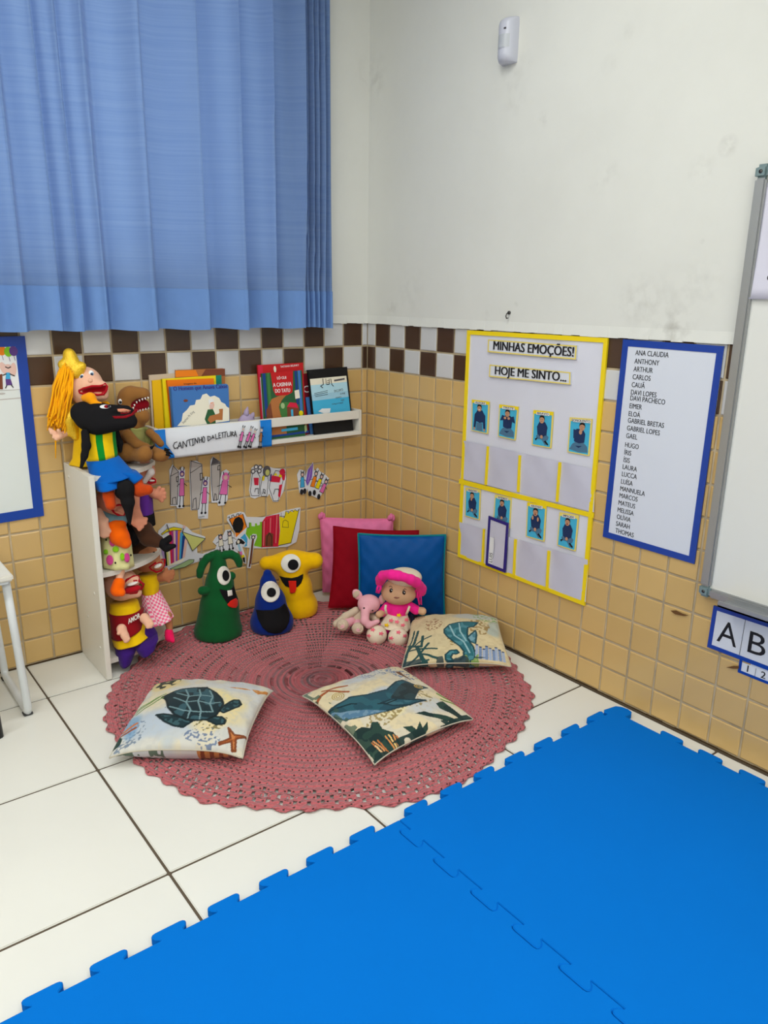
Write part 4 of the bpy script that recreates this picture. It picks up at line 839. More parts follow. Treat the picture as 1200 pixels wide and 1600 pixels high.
# ---------------------------------------------------------------- banner folded over the rail
RL = frame_of(((0.0000,-1.0400,0.0000),(1.0000,0.0000,0.0000),(0.0000,0.0000,1.0000)))
nq = [(-10.354,8.305),(-5.53,8.298),(-5.546,7.239),(-10.039,7.233)]
bn, bf = root_at('paper_banner', RL, nq, 'white hand-lettered paper banner with blue ends folded over the ledge rail', 'banner')
g = quad_map(nq)
def strip(name, u0, u1, m):
    V = []; F = []; n = 24
    for i in range(n + 1):
        a = u0 + (u1 - u0) * i / n; P, Q = g((a, 1)), g((a, 0)); w = .012 * math.sin(a * 23) + .01 * math.sin(a * 51)
        rows = [(P[0], P[1] - .35, -.22), (P[0], P[1] - .01, -.2), (P[0], P[1] + .01, -.1), (P[0], P[1], 0.0), (P[0], (P[1] + Q[1]) / 2, .012 + w), (Q[0] * .5 + Q[0] * .5, Q[1] + .1, .02 + w * 1.5), (Q[0], Q[1], .02 + w)]
        V += [bf(*q) for q in rows]
    k = 7
    for i in range(n):
        for j in range(k - 1): F.append((i * k + j, i * k + j + 1, (i + 1) * k + j + 1, (i + 1) * k + j))
    o = mesh_obj(name, V, F, [m], bn, smooth=True); md = o.modifiers.new('thickness', 'SOLIDIFY'); md.thickness = 0.0008; md.offset = 0; return o
pp_ = strip('paper', .085, .895, 'paper_white'); strip('blue_end', 0, .085, 'ribbon_blue'); strip('blue_end', .895, 1.0, 'ribbon_blue')
A_ = Art(bf, 0.055, .0012)
def letters(A, base, L, w=.035):
    for strokes in L: A.line(strokes, w)
R2 = [[(-9.542,7.819),(-9.637,7.799),(-9.69,7.691),(-9.641,7.581),(-9.508,7.612)], [(-9.537,7.561),(-9.429,7.799),(-9.367,7.579)], [(-9.506,7.648),(-9.387,7.659)], [(-9.323,7.574),(-9.309,7.817),(-9.176,7.607),(-9.153,7.831)], [(-9.134,7.838),(-8.99,7.869)], [(-9.06,7.852),(-9.035,7.629)], [(-8.965,7.864),(-8.878,7.879)], [(-8.926,7.869),(-8.92,7.635)], [(-8.965,7.627),(-8.881,7.643)], [(-8.848,7.67),(-8.829,7.89),(-8.737,7.698),(-8.713,7.908)], [(-8.668,7.895),(-8.653,7.699)], [(-8.571,7.91),(-8.568,7.711)], [(-8.658,7.797),(-8.57,7.812)]]
letters(A_, None, R2, .03)
A_.line([(c0_[0] + .045 * math.cos(t), c0_[1] + .115 * math.sin(t)) for c0_ in [(-8.487,7.811)] for t in [2 * math.pi * q / 14 for q in range(15)]], .028)
R3 = [[(-8.311,7.915),(-8.313,7.732),(-8.219,7.784),(-8.22,7.891),(-8.327,7.911)], [(-8.169,7.794),(-8.107,7.926),(-8.06,7.805)], [(-8.151,7.838),(-8.068,7.846)], [(-7.996,7.962),(-7.988,7.776),(-7.888,7.788)], [(-7.862,7.995),(-7.855,7.794),(-7.771,7.801)], [(-7.862,7.989),(-7.795,8.001)], [(-7.859,7.902),(-7.799,7.909)], [(-7.752,7.991),(-7.644,8.006)], [(-7.705,7.996),(-7.701,7.8)], [(-7.627,8.004),(-7.526,8.019)], [(-7.584,8.006),(-7.613,7.801)], [(-7.511,7.978),(-7.501,7.821),(-7.382,7.841),(-7.374,8.012)], [(-7.331,7.821),(-7.324,7.991),(-7.247,7.969),(-7.318,7.897),(-7.229,7.826)], [(-7.213,7.809),(-7.17,8.008),(-7.111,7.784)], [(-7.2,7.871),(-7.135,7.871)]]
letters(A_, None, R3, .03)
for P, c in (([(-6.796,8.143),(-7.021,7.371)], 'print_pink'), ([(-6.456,8.091),(-6.778,7.345)], 'print_pink'), ([(-6.287,7.987),(-6.582,7.347)], 'print_pink'), ([(-6.026,8.03),(-6.136,7.278)], 'print_tan')):
    fig(A_, P, c, 'print_lightgrey', .055)
A_.build('print', pp_)

# ================================================================ white shelf unit with rounded shelves
su = empty('shelf_unit', (-13.2, -0.03, 0), 0, 'narrow white corner shelf unit with rounded shelves full of puppets', 'shelf')
mb = MB(); mb.box((-.12, -2.75, 0), (.07, -.02, 7.32), 0, .02); sp = mb.build('side_panel', ['white_laminate'], su)
mb = MB()
for y, z in ((-.5, 6.9), (-2.2, 3.1), (-1.2, 1.9), (-2.3, 1.1)): mb.tube([(-.135, y, z), (-.11, y, z)], .055, 10)
mb.build('screw_cap', ['white_paint_wood'], sp)
def quarter(z, rx, ry, th=.17):
    P = [(.07, -.02)] + [(.07 + .0 + rx * math.sin(t), -ry * math.cos(t) - .0) for t in [math.pi / 2 * k / 20 for k in range(21)]]
    P = [(a, min(b, -.02)) for a, b in P]
    mb = MB(); mb.prism(P, z - th, z); return mb.build('rounded_shelf', ['white_laminate'], su)
for z in (7.22, 3.85, .62): quarter(z, 2.98, 2.45)
mb = MB(); mb.box((.07, -.10, .1), (2.9, -.02, 7.05)); 

# ================================================================ soft toys: one smooth surface from blended volumes
def _prim(pr, P):
    k = pr[0].lstrip('-'); c = np.array(pr[1], float)
    def rotp(Q, a):
        if not a: return Q
        t = math.radians(a); x = Q[:, 0] * math.cos(t) + Q[:, 2] * math.sin(t); z = -Q[:, 0] * math.sin(t) + Q[:, 2] * math.cos(t)
        return np.stack([x, Q[:, 1], z], 1)
    if k == 'e':
        r_ = np.array(pr[2], float); Q = rotp(P - c, pr[4] if len(pr) > 4 else 0)
        k0 = np.linalg.norm(Q / r_, axis=1); k1 = np.linalg.norm(Q / (r_ * r_), axis=1) + 1e-9
        return k0 * (k0 - 1) / k1
    if k == 'c':
        b = np.array(pr[2], float); ra, rb = pr[3], pr[4]; d = b - c
        h = np.clip(((P - c) @ d) / max(d @ d, 1e-9), 0, 1)
        return np.linalg.norm(P - c - h[:, None] * d, axis=1) - (ra + (rb - ra) * h)
    if k == 'b':
        hs = np.array(pr[2], float); rd = pr[3]; Q = np.abs(rotp(P - c, pr[5] if len(pr) > 5 else 0)) - (hs - rd)
        return np.linalg.norm(np.maximum(Q, 0), axis=1) + np.minimum(Q.max(1), 0) - rd
def _mat(pr): return {'e': 3, 'c': 5, 'b': 4}[pr[0].lstrip('-')]
def sdf(prims, P, k=.08):
    d = None
    for pr in prims:
        v = _prim(pr, P)
        if pr[0][0] == '-':
            d = np.maximum(d, -v)
        elif d is None: d = v
        else:
            h = np.clip(.5 + .5 * (d - v) / k, 0, 1); d = d + (v - d) * h - k * h * (1 - h)
    return d
def _bounds(prims):
    lo = np.full(3, 1e9); hi = -lo
    for pr in prims:
        if pr[0][0] == '-': continue
        if pr[0] == 'c': pts = [(pr[1], pr[3]), (pr[2], pr[4])]
        else: pts = [(pr[1], max(pr[2]))]
        for c, r_ in pts: lo = np.minimum(lo, np.array(c) - r_); hi = np.maximum(hi, np.array(c) + r_)
    return lo, hi
E12 = [(0, 1), (2, 3), (4, 5), (6, 7), (0, 2), (1, 3), (4, 6), (5, 7), (0, 4), (1, 5), (2, 6), (3, 7)]
def blob(name, prims, mats, parent, vox=.06, k=.08, fn=None, floor_z=None):
    lo, hi = _bounds(prims); lo = lo - 3 * vox; hi = hi + 3 * vox
    n = np.maximum(np.ceil((hi - lo) / vox).astype(int) + 1, 4)
    ax = [lo[i] + vox * np.arange(n[i]) for i in range(3)]
    G = np.stack(np.meshgrid(*ax, indexing='ij'), -1).reshape(-1, 3)
    Fv = sdf(prims, G, k)
    if floor_z is not None: Fv = np.maximum(Fv, floor_z - G[:, 2])
    Fv = Fv.reshape(n); s = Fv < 0
    co_ = [(i, j, l) for i in (0, 1) for j in (0, 1) for l in (0, 1)]
    m = n - 1
    C = [Fv[i:i + m[0], j:j + m[1], l:l + m[2]] for i, j, l in co_]; Sg = [c < 0 for c in C]
    any_ = np.logical_or.reduce(Sg); all_ = np.logical_and.reduce(Sg); act = any_ & ~all_
    idx = np.full(m, -1); cells = np.argwhere(act); idx[act] = np.arange(len(cells))
    acc = np.zeros((len(cells), 3)); cnt = np.zeros(len(cells))
    cv = [c[act] for c in C]
    for a, b in E12:
        cr = (cv[a] < 0) != (cv[b] < 0); t = cv[a] / (cv[a] - cv[b] + 1e-12)
        pa, pb = np.array(co_[a], float), np.array(co_[b], float)
        pt = pa + t[:, None] * (pb - pa); acc[cr] += pt[cr]; cnt[cr] += 1
    V = lo + vox * (cells + acc / cnt[:, None])
    Q = []
    for ax_ in range(3):
        o1, o2 = [i for i in range(3) if i != ax_]
        sl0 = [slice(None)] * 3; sl1 = [slice(None)] * 3; sl0[ax_] = slice(0, -1); sl1[ax_] = slice(1, None)
        ch = s[tuple(sl0)] != s[tuple(sl1)]
        e = np.argwhere(ch); e = e[(e[:, o1] > 0) & (e[:, o2] > 0) & (e[:, o1] < m[o1]) & (e[:, o2] < m[o2])]
        inside = s[tuple(e.T)]
        def cell(d1, d2):
            q = e.copy(); q[:, o1] += d1; q[:, o2] += d2; return idx[tuple(q.T)]
        q = np.stack([cell(-1, -1), cell(0, -1), cell(0, 0), cell(-1, 0)], 1)
        flip = inside if ax_ != 1 else ~inside
        q[~flip] = q[~flip][:, ::-1]; Q.append(q)
    Q = np.concatenate(Q); Q = Q[(Q >= 0).all(1)]
    cen = V[Q].mean(1); pos_ = [pr for pr in prims if pr[0][0] != '-']; neg_ = [pr for pr in prims if pr[0][0] == '-']
    mt = lambda pr: pr[_mat(pr)] if len(pr) > _mat(pr) else 0
    D_ = np.array([_prim(pr, cen) for pr in pos_]); pick = np.array([mt(pr) for pr in pos_])[np.argmin(D_, 0)]
    if neg_:
        un = sdf(pos_, cen, k)
        for pr in neg_: pick = np.where((np.abs(_prim(pr, cen)) < vox * 1.3) & (un < -vox * .35), mt(pr), pick)
    if fn is not None: pick = fn(cen, pick)
    o = mesh_obj(name, V, Q, mats, parent, pick, True)
    return o
def patch(name, poly, prims, mat, parent, elev, th=.03, k=.08, lift=.012, fine=.09):
    """a felt piece cut to an outline and laid on a toy's surface, seen along the toy's own front"""
    bm = bmesh.new(); vs = [bm.verts.new((p[0], 0, p[2])) for p in poly]
    bmesh.ops.triangulate(bm, faces=[bm.faces.new(vs)])
    for _ in range(5):
        ed = [e for e in bm.edges if e.calc_length() > fine]
        if not ed: break
        bmesh.ops.subdivide_edges(bm, edges=ed, cuts=1, use_grid_fill=False)
        bmesh.ops.triangulate(bm, faces=[q for q in bm.faces if len(q.verts) > 3])
    bm.verts.index_update(); V = np.array([v.co[:] for v in bm.verts]); F = [tuple(v.index for v in q.verts) for q in bm.faces]; bm.free()
    d = np.array([0, math.cos(elev), -math.sin(elev)]); P = V - d * 4.5
    best = np.full(len(V), 1e9); bp = P.copy()
    for _ in range(70):
        v = sdf(prims, P, k); b = v < best; best[b] = v[b]; bp[b] = P[b]
        P = P + d * np.maximum(v * .7, 0.0)[:, None] + d * (v > .02)[:, None] * .004
    n0 = bp - d * lift; V2 = np.concatenate([n0 - d * th, n0 + d * .02]); N = len(V)
    nv = Vector((0, 1, 0)); F2 = []
    def nrm(q): a, b, c = [Vector(V2[i]) for i in q]; return (b - a).cross(c - a)
    for q in F:
        q = q if nrm(q).dot(Vector(d)) < 0 else q[::-1]
        F2.append(q); F2.append(tuple(i + N for i in q[::-1]))
    ec = {}
    for q in F2[::2]:
        for a, b in zip(q, q[1:] + q[:1]): ec[(a, b)] = 1
    for a, b in list(ec):
        if (b, a) not in ec: F2.append((b, a, a + N, b + N))
    return mesh_obj(name, V2, F2, [mat], parent, smooth=True)
def loft(name, secs, mat, parent, fold=0, amp=.03, n=40, fn=None, close=True, rows=5, jit=0.0, thick=0.0):
    """cloth tube through sections (left point, right point, depth)"""
    V = []; ring = []
    S_ = []
    for i in range(len(secs) - 1):
        for t in range(rows):
            a = t / rows; (l0, r0, d0), (l1, r1, d1) = secs[i], secs[i + 1]
            S_.append((np.array(l0) * (1 - a) + np.array(l1) * a, np.array(r0) * (1 - a) + np.array(r1) * a, d0 * (1 - a) + d1 * a, (i + a) / (len(secs) - 1)))
    S_.append((np.array(secs[-1][0]), np.array(secs[-1][1]), secs[-1][2], 1.0))
    for L_, R_, d, s in S_:
        c = (L_ + R_) / 2; h = (R_ - L_) / 2
        for k in range(n):
            t = 2 * math.pi * k / n; w = 1 + (amp * s * math.cos(fold * t + 1.3 * s) if fold else 0)
            q = c + h * math.cos(t) * w + np.array([0, 1, 0]) * d * math.sin(t) * w
            V.append(tuple(q))
    F = []; mi = []
    for j in range(len(S_) - 1):
        for k in range(n):
            k2 = (k + 1) % n; F.append((j * n + k, (j + 1) * n + k, (j + 1) * n + k2, j * n + k2)); mi.append(fn(S_[j][3], math.cos(2 * math.pi * (k + .5) / n), 2 * math.pi * k / n) if fn else 0)
    if close:
        F.append(tuple(range(n))); mi.append(mi[0]); F.append(tuple((len(S_) - 1) * n + k for k in range(n))[::-1]); mi.append(mi[-1])
    sm = [True] * len(F)
    return mesh_obj(name, V, F, mat if isinstance(mat, list) else [mat], parent, mi, sm)
def toy(name, meta, label, cat='puppet', group=None):
    O, yw, e = meta; return empty(name, O, yw, label, cat, group), e
def felt(n, c, rough=.9, **kw): M(n, c, rough, .12, bump='noise', scale=kw.pop('scale', 500), bstr=kw.pop('bstr', .25), sheen=kw.pop('sheen', 0 if sum(c) < 120 else .12), var=.05, vscale=40)
for n, c in dict(felt_green=(12, 84, 40), felt_blue=(4, 38, 122), felt_yellow=(240, 186, 0), felt_white=(226, 222, 212), felt_black=(24, 23, 25), felt_red=(214, 34, 18), felt_mouth_red=(176, 14, 30), felt_dark_red=(136, 8, 24),
                 skin_light=(240, 186, 156), skin_pink=(222, 146, 116), skin_tan=(186, 120, 82), cloth_black=(26, 25, 27), cloth_orange=(255, 104, 0), cloth_rust=(196, 68, 16), cloth_blue=(0, 96, 186), shirt_yellow=(244, 200, 12), shirt_green=(14, 138, 44), cloth_purple=(58, 26, 112), cloth_violet=(98, 46, 146), vest_red=(140, 14, 24), hair_yellow=(255, 178, 8), comb_orange=(250, 160, 10), gold_cloth=(232, 184, 18),
                 dino_brown=(148, 100, 50), dino_belly=(158, 158, 92), collar_blue=(112, 148, 158), cream_print=(228, 224, 160), cloth_brown=(74, 46, 30), hair_white=(224, 214, 208), shoe_pink=(246, 26, 96), skirt_pink=(246, 110, 150), skirt_white=(246, 214, 220),
                 doll_skin=(214, 172, 136), fruit_pink=(206, 70, 140), lime_leaf=(132, 196, 30), doll_pink=(250, 40, 150), doll_cream=(232, 216, 192), star_pink=(238, 110, 130), eleph_pink=(232, 170, 180), eleph_beige=(204, 184, 160), sole_beige=(226, 204, 184), navy_felt=(26, 28, 48)).items(): felt(n, c)
M('gold_sequin', (236, 190, 30), .3, .6, bump='noise', scale=260, bstr=.9, metal=.35, var=.15, vscale=120)
M('eye_white', (240, 240, 240), .25, .5); M('eye_blue', (40, 92, 140), .2, .6); M('eye_black', (16, 16, 18), .15, .6); M('tooth_white', (238, 234, 226), .5, .3); M('lip_brown', (150, 96, 84), .7, .2)
def ell(c, rx, rz, n=22, a=0):
    return [(c[0] + rx * math.cos(t) * math.cos(a) - rz * math.sin(t) * math.sin(a), 0, c[2] + rx * math.cos(t) * math.sin(a) + rz * math.sin(t) * math.cos(a)) for t in [2 * math.pi * k / n for k in range(n)]]
def eye(parent, c, r_, iris='eye_blue', name='eye', look=(0, 0)):
    mb = MB(); mb.ball(c, (r_, r_ * .7, r_ * 1.15)); e = mb.build(name, ['eye_white'], parent)
    mb = MB(); mb.ball((c[0] + look[0] * r_, c[1] - r_ * .45, c[2] - r_ * .1 + look[1] * r_), (r_ * .6, r_ * .36, r_ * .68), 0); mb.build('iris', [iris], e)
    mb = MB(); mb.ball((c[0] + look[0] * r_, c[1] - r_ * .70, c[2] - r_ * .1 + look[1] * r_), (r_ * .32, r_ * .16, r_ * .36), 0, 10, 6); mb.build('pupil', ['eye_black'], e)
    return e
def surf(prims, c, elev, k=.08):
    """the point of a toy's surface met along its front view through c (or the nearest the line comes to it)"""
    d = np.array([0, math.cos(elev), -math.sin(elev)]); P0 = np.array(c, float); P0[1] = 0; P0 = P0 - d * 3.0
    t = np.linspace(0, 6.0, 400); Q = P0 + t[:, None] * d; v = sdf(prims, Q, k)
    hit_ = np.argmax(v < 0) if (v < 0).any() else int(np.argmin(v))
    return tuple(Q[hit_])

# ---------------------------------------------------------------- felt monsters
gm, el = toy('felt_monster', ((-8.5,-1.75,0.12),-0.4392,0.3891), 'green one-eyed felt monster with two drooping feelers', 'soft toy')
GP = [('e', (-0.061,0,0.126), (0.941, 0.916, 0.61), 0), ('c', (-0.041,0,0.317), (0.034,0,1.211), 0.89, 0.738, 0), ('c', (0.034,0,1.211), (0.074,0,2.147), 0.738, 0.534, 0), ('c', (0.074,0,2.147), (0.059,0,2.941), 0.534, 0.292, 0), ('c', (0.059,0,2.941), (0.024,0,3.257), 0.28, 0.229, 0)]
for pts in ([(0.093,0,3.174), (-0.12,-0.05,3.283), (-0.34,-0.1,3.209), (-0.517,-0.15,3.004), (-0.625,-0.2,2.743), (-0.658,-0.2,2.562)], [(0.117,0,3.173), (0.339,0,3.264), (0.558,0,3.277), (0.749,0,3.16), (0.84,0,2.97), (0.86,0,2.837)]):
    rs = [6.4, 6.6, 6.4, 6.2, 5.8, 5.2]; blob('feeler', [('c', pts[q], pts[q + 1], rs[q] * 0.025, rs[q + 1] * 0.025, 0) for q in range(5)], ['felt_green'], gm, .045, .04)
for a, b in (((-0.35,-0.3,1.974), (-0.588,-0.4,2.004)), ((0.372,0,2.26), (0.536,0,2.381))): blob('arm', [('c', a, b, 0.178, 0.173, 0)], ['felt_green'], gm, .045)
blob('body', GP, ['felt_green'], gm, .055, .10, floor_z=0)
ey = patch('eye', ell((0.255,0,2.401), 0.259, 0.394), GP, 'felt_white', gm, el, .05)
patch('pupil', ell((0.324,0,2.396), 0.132, 0.224), GP, 'felt_black', ey, el, .05, lift=.05)
mo = patch('mouth', [(0.06,0,1.864),(0.219,0,1.809),(0.401,0,1.768),(0.562,0,1.884),(0.593,0,2.01),(0.64,0,1.865),(0.696,0,1.603),(0.753,0,1.34),(0.732,0,1.139),(0.663,0,1.058),(0.532,0,1.083),(0.352,0,1.212),(0.205,0,1.468),(0.109,0,1.675)], GP, 'felt_black', gm, el, .02)
patch('tooth', [(0.354,0,1.771),(0.532,0,1.792),(0.55,0,1.571),(0.37,0,1.527)], GP, 'tooth_white', mo, el, .03, lift=.03)
patch('tongue', [(0.326,0,1.2),(0.463,0,1.348),(0.677,0,1.446),(0.753,0,1.34),(0.74,0,1.139),(0.662,0,1.035),(0.504,0,1.047),(0.375,0,1.124)], GP, 'felt_red', mo, el, .03, lift=.03)

bmn, el = toy('felt_monster', ((-6.75,-2.45,0.12),-0.5046,0.3870), 'dark blue pointed felt monster with a wide black mouth', 'soft toy')
BP = [('e', (0.187,0,0.263), (0.866, 0.776, 0.75), 0), ('c', (0.177,0,0.376), (0.147,0,1.208), 0.802, 0.582, 0), ('c', (0.147,0,1.208), (0.078,0,1.976), 0.582, 0.31, 0), ('c', (0.078,0,1.976), (0.063,0,2.355), 0.284, 0.168, 0)]
blob('body', BP, ['felt_blue'], bmn, .055, .12, floor_z=0)
ey = patch('eye', ell((0.159,0,1.572), 0.372, 0.45), BP, 'felt_white', bmn, el, .05, .12)
patch('pupil', ell((0.193,0,1.54), 0.181, 0.197), BP, 'felt_black', ey, el, .05, .12, lift=.05)
patch('mouth', [(-0.437,0,0.84),(-0.172,0,0.804),(0.243,0,0.798),(0.483,0,0.883),(0.709,0,1.049),(0.839,0,0.832),(0.909,0,0.537),(0.858,0,0.245),(0.733,0,-0.01),(0.519,0,-0.195),(0.278,0,-0.221),(0.011,0,-0.134),(-0.192,0,0.074),(-0.36,0,0.442)], BP, 'felt_black', bmn, el, .02, .12)

ym, el = toy('felt_monster', ((-4.95,-1.75,0.12),-0.5454,0.3695), 'yellow one-eyed felt monster shaped like a letter T', 'soft toy')
YP = [('e', (0.104,0,0.256), (0.802, 0.734, 0.707), 0), ('c', (0.079,0,0.373), (-0.016,0,1.13), 0.734, 0.653, 0), ('c', (-0.016,0,1.13), (-0.138,0,1.849), 0.653, 0.598, 0), ('e', (-0.158,0,2.218), (0.816, 0.544, 0.544), 0),
      ('c', (-0.157,0,2.274), (-1.211,-0.05,2.263), 0.381, 0.286, 0), ('c', (-0.156,0,2.33), (0.799,-0.05,2.323), 0.381, 0.34, 0)]
blob('body', YP, ['felt_yellow'], ym, .055, .18, floor_z=0)
ey = patch('eye', ell((-0.193,0,2.19), 0.403, 0.422), YP, 'felt_white', ym, el, .05, .18)
patch('pupil', ell((-0.101,0,2.131), 0.218, 0.234), YP, 'felt_black', ey, el, .05, .18, lift=.05)
mo = patch('mouth', [(-0.683,0,1.667),(-0.453,0,1.587),(-0.174,0,1.552),(0.076,0,1.605),(0.305,0,1.725),(0.293,0,1.532),(0.212,0,1.317),(0.069,0,1.154),(-0.213,0,1.105),(-0.429,0,1.202),(-0.565,0,1.39)], YP, 'felt_black', ym, el, .02, .18)
patch('tongue', [(-0.307,0,1.433),(0.011,0,1.423),(0.011,0,1.071),(-0.045,0,0.905),(-0.186,0,0.869),(-0.254,0,0.911)], YP, 'felt_red', mo, el, .05, .18, lift=.03)

# ---------------------------------------------------------------- rag doll
dl, el = toy('rag_doll', ((-3.5,-5.3,0.12),-0.6549,0.3945), 'rag doll in a bright pink cap and star-print dress leaning on the blue cushion', 'doll')
HP = [('e', (0.962,0,1.734), (0.706, 0.616, 0.475), 0), ('e', (0.947,0,1.856), (0.616, 0.565, 0.462), 0)]
hd = blob('head', HP, ['doll_skin'], dl, .05, .1)
for c in ((0.642,0,1.79), (1.132,0,1.706)):
    q = surf(HP, c, el, .1); mb = MB(); mb.ball(q, (0.072, .05, 0.1)); e_ = mb.build('eye', ['eye_black'], hd)
    mb = MB(); mb.ball((q[0] + .02, q[1] - .045, q[2] + .03), .02, 0, 8, 6); mb.build('eye_glint', ['eye_white'], e_)
for L in ([(0.559,0,1.956),(0.616,0,1.983),(0.689,0,1.927)], [(1.092,0,1.817),(1.162,0,1.879),(1.234,0,1.849)]):
    mb = MB(); mb.tube([tuple(Vector(surf(HP, c, el, .1)) + Vector((0, -.01, 0))) for c in L], .014, 6); mb.build('eyebrow', ['cloth_brown'], hd)
patch('mouth', [(0.739,0,1.513),(0.818,0,1.537),(0.883,0,1.515),(0.962,0,1.516),(0.944,0,1.477),(0.855,0,1.453),(0.776,0,1.475)], HP, 'lip_brown', hd, el, .012, .1, .004)
# cap: cream crown with a gathered pink brim
mb = MB(); mb.ball((1.169,0.15,2.313), (0.693, 0.642, 0.359), 0, 28, 14); cp = mb.build('cap_crown', ['doll_cream'], dl)
rim = [(0.199,-0.1,2.169),(0.231,-0.3,2.396),(0.314,-0.55,2.622),(0.467,-0.75,2.754),(0.637,-0.88,2.793),(0.877,-0.95,2.785),(1.119,-0.95,2.726),(1.367,-0.85,2.6),(1.589,-0.65,2.408),(1.745,-0.45,2.21),(1.825,-0.25,2.001),(1.827,-0.1,1.827)]
BR_ = [('c', rim[i], rim[i + 1], 0.195 * (.85 + .25 * math.sin(i * 2.1) ** 2), 0.195 * (.85 + .25 * math.sin((i + 1) * 2.1) ** 2), 0) for i in range(len(rim) - 1)]
blob('cap_brim', BR_, ['doll_pink'], cp, .045, .05)
for base, tip in (((0.208,-0.3,2.231), (0.139,-0.3,1.83)), ((1.659,-0.3,2.089), (1.76,-0.2,1.324)), ((1.71,-0.25,2.124), (1.647,-0.3,1.607))):
    mb = MB()
    for k in range(5):
        o = Vector((random.uniform(-.05, .05), random.uniform(-.04, .04), 0)); b_, t_ = Vector(base), Vector(tip)
        mb.tube([b_ + o, (b_ + t_) / 2 + o * 1.6 + Vector((.03 * (k - 2), 0, 0)), t_ + o * 2], .028, 6)
    mb.build('hair_tuft', ['doll_pink'], dl)
TPm = [('e', (0.901,0,0.984), (0.436, 0.359, 0.411), 0), ('c', (0.528,0,1.171), (0.302,-0.15,0.931), 0.167, 0.18, 0), ('c', (1.393,0,1.182), (1.646,-0.1,1.035), 0.167, 0.193, 0)]
blob('blouse', TPm, ['doll_pink'], dl, .05, .08)
blob('arm', [('c', (1.62,-0.1,1.062), (1.898,-0.15,1.005), 0.128, 0.164, 0)], ['doll_skin'], dl, .05)
blob('arm', [('c', (0.327,-0.2,0.953), (0.176,-0.35,0.934), 0.128, 0.144, 0)], ['doll_skin'], dl, .05)
dress = loft('dress', [((0.507,-0.05,0.891), (1.323,-0.05,0.818), .36), ((0.357,-0.15,0.685), (1.401,-0.15,0.588), .48), ((0.232,-0.25,0.481), (1.48,-0.25,0.33), .56)], 'doll_cream', dl, 9, .05)
DP = [('c', (0.89,0,0.874), (0.893,-0.2,0.466), 0.462, 0.616, 0)]
for L in ([(0.444,-0.5,1.406), (0.421,-0.55,1.265), (0.475,-0.5,1.029)], [(1.371,-0.45,1.342), (1.322,-0.5,1.201), (1.254,-0.45,0.99)]):
    mb = MB(); mb.tube(L, 0.049, 8); mb.build('strap', ['doll_cream'], dl)
def star(c, r_): return [(c[0] + r_ * (1 if k % 2 == 0 else .45) * math.sin(k * math.pi / 5 + .3), 0, c[2] + r_ * (1 if k % 2 == 0 else .45) * math.cos(k * math.pi / 5 + .3)) for k in range(10)]
for c, m_ in (((0.667,0,0.54), 'star_pink'), ((0.898,0,0.488), 'star_pink'), ((0.491,0,0.345), 'shirt_yellow'), ((1.131,0,0.352), 'star_pink'), ((1.279,0,0.575), 'star_pink'), ((0.969,0,0.765), 'shirt_yellow')): patch('printed_star', star(c, 0.108), DP, m_, dress, el, .01, .1, .03)
for (a, b, f_), hal in ((((0.621,0,0.207), (0.285,-0.45,0.324), (0.097,-0.75,0.241)), 1), (((1.109,0,0.157), (0.992,-0.45,0.278), (0.937,-0.75,0.142)), 0)):
    mb = MB(); mb.tube([a, b], 0.231, 14); mb.build('trouser_leg', ['doll_pink'], dl)
    FP = [('e', f_, (0.4, 0.385, 0.395), 0)]
    ft = blob('foot', FP, ['doll_cream'], dl, .05)
    for c in ([(-0.046,0,0.152),(0.283,0,-0.002),(-0.207,0,-0.106),(0.052,0,-0.461)] if hal else [(0.955,0,0.058),(0.668,0,-0.195),(0.765,0,-0.484),(1.213,0,-0.09)]): patch('printed_star', star(c, 0.108), FP, 'star_pink', ft, el, .008, .1, .006)
mb = MB(); mb.tube([(1.473,-0.1,0.842), (1.528,-0.15,0.589), (1.432,-0.2,0.28)], 0.087, 8); mb.build('dark_tube', ['navy_felt'], dl)  # narrow dark blue tube down the right side of the dress

# ---------------------------------------------------------------- plush elephant
ep, el = toy('plush_elephant', ((-4.5,-4.6,0.12),-0.6116,0.3948), 'small pink plush elephant with beige limbs sitting beside the doll', 'soft toy')
EP = [('e', (0.993,-0.15,1.297), (0.448, 0.41, 0.371), 0), ('c', (0.845,-0.55,1.156), (0.817,-0.75,0.839), 0.179, 0.154, 0), ('c', (0.817,-0.75,0.839), (0.967,-0.8,0.672), 0.154, 0.123, 0), ('c', (0.967,-0.8,0.672), (1.315,-0.75,0.808), 0.123, 0.092, 0)]
hd = blob('head', EP, ['eleph_pink'], ep, .045, .08)
bo = blob('body', [('e', (0.636,0.05,0.598), (0.461, 0.384, 0.461), 0)], ['eleph_beige'], ep, .05, floor_z=0)
for pr, inner in (([('e', (0.539,-0.05,1.651), (0.179, 0.077, 0.256), 0, 35)], ell((0.489,0,1.645), 0.108, 0.167, a=-.6)), ([('e', (1.517,0,1.436), (0.141, 0.102, 0.243), 0, -18)], ell((1.568,0,1.436), 0.056, 0.154, a=.25))):
    e_ = blob('ear', pr, ['eleph_pink'], hd, .035); patch('ear_lining', inner, pr, 'eleph_beige', e_, el, .012, .05, .006, .06)
for c in ((0.789,0,1.053), (1.121,0,0.96)):
    q = surf(EP, c, el); mb = MB(); mb.ball(q, 0.038, 0, 10, 8); mb.build('eye', ['eye_black'], hd)
blob('arm', [('c', (0.478,-0.1,0.993), (0.073,-0.3,0.837), 0.154, 0.143, 0), ('c', (0.073,-0.3,0.837), (-0.279,-0.35,0.534), 0.143, 0.159, 0)], ['eleph_beige'], ep, .045)
blob('arm', [('c', (1.118,0,0.727), (1.26,-0.3,0.719), 0.154, 0.164, 0)], ['eleph_beige'], ep, .045)
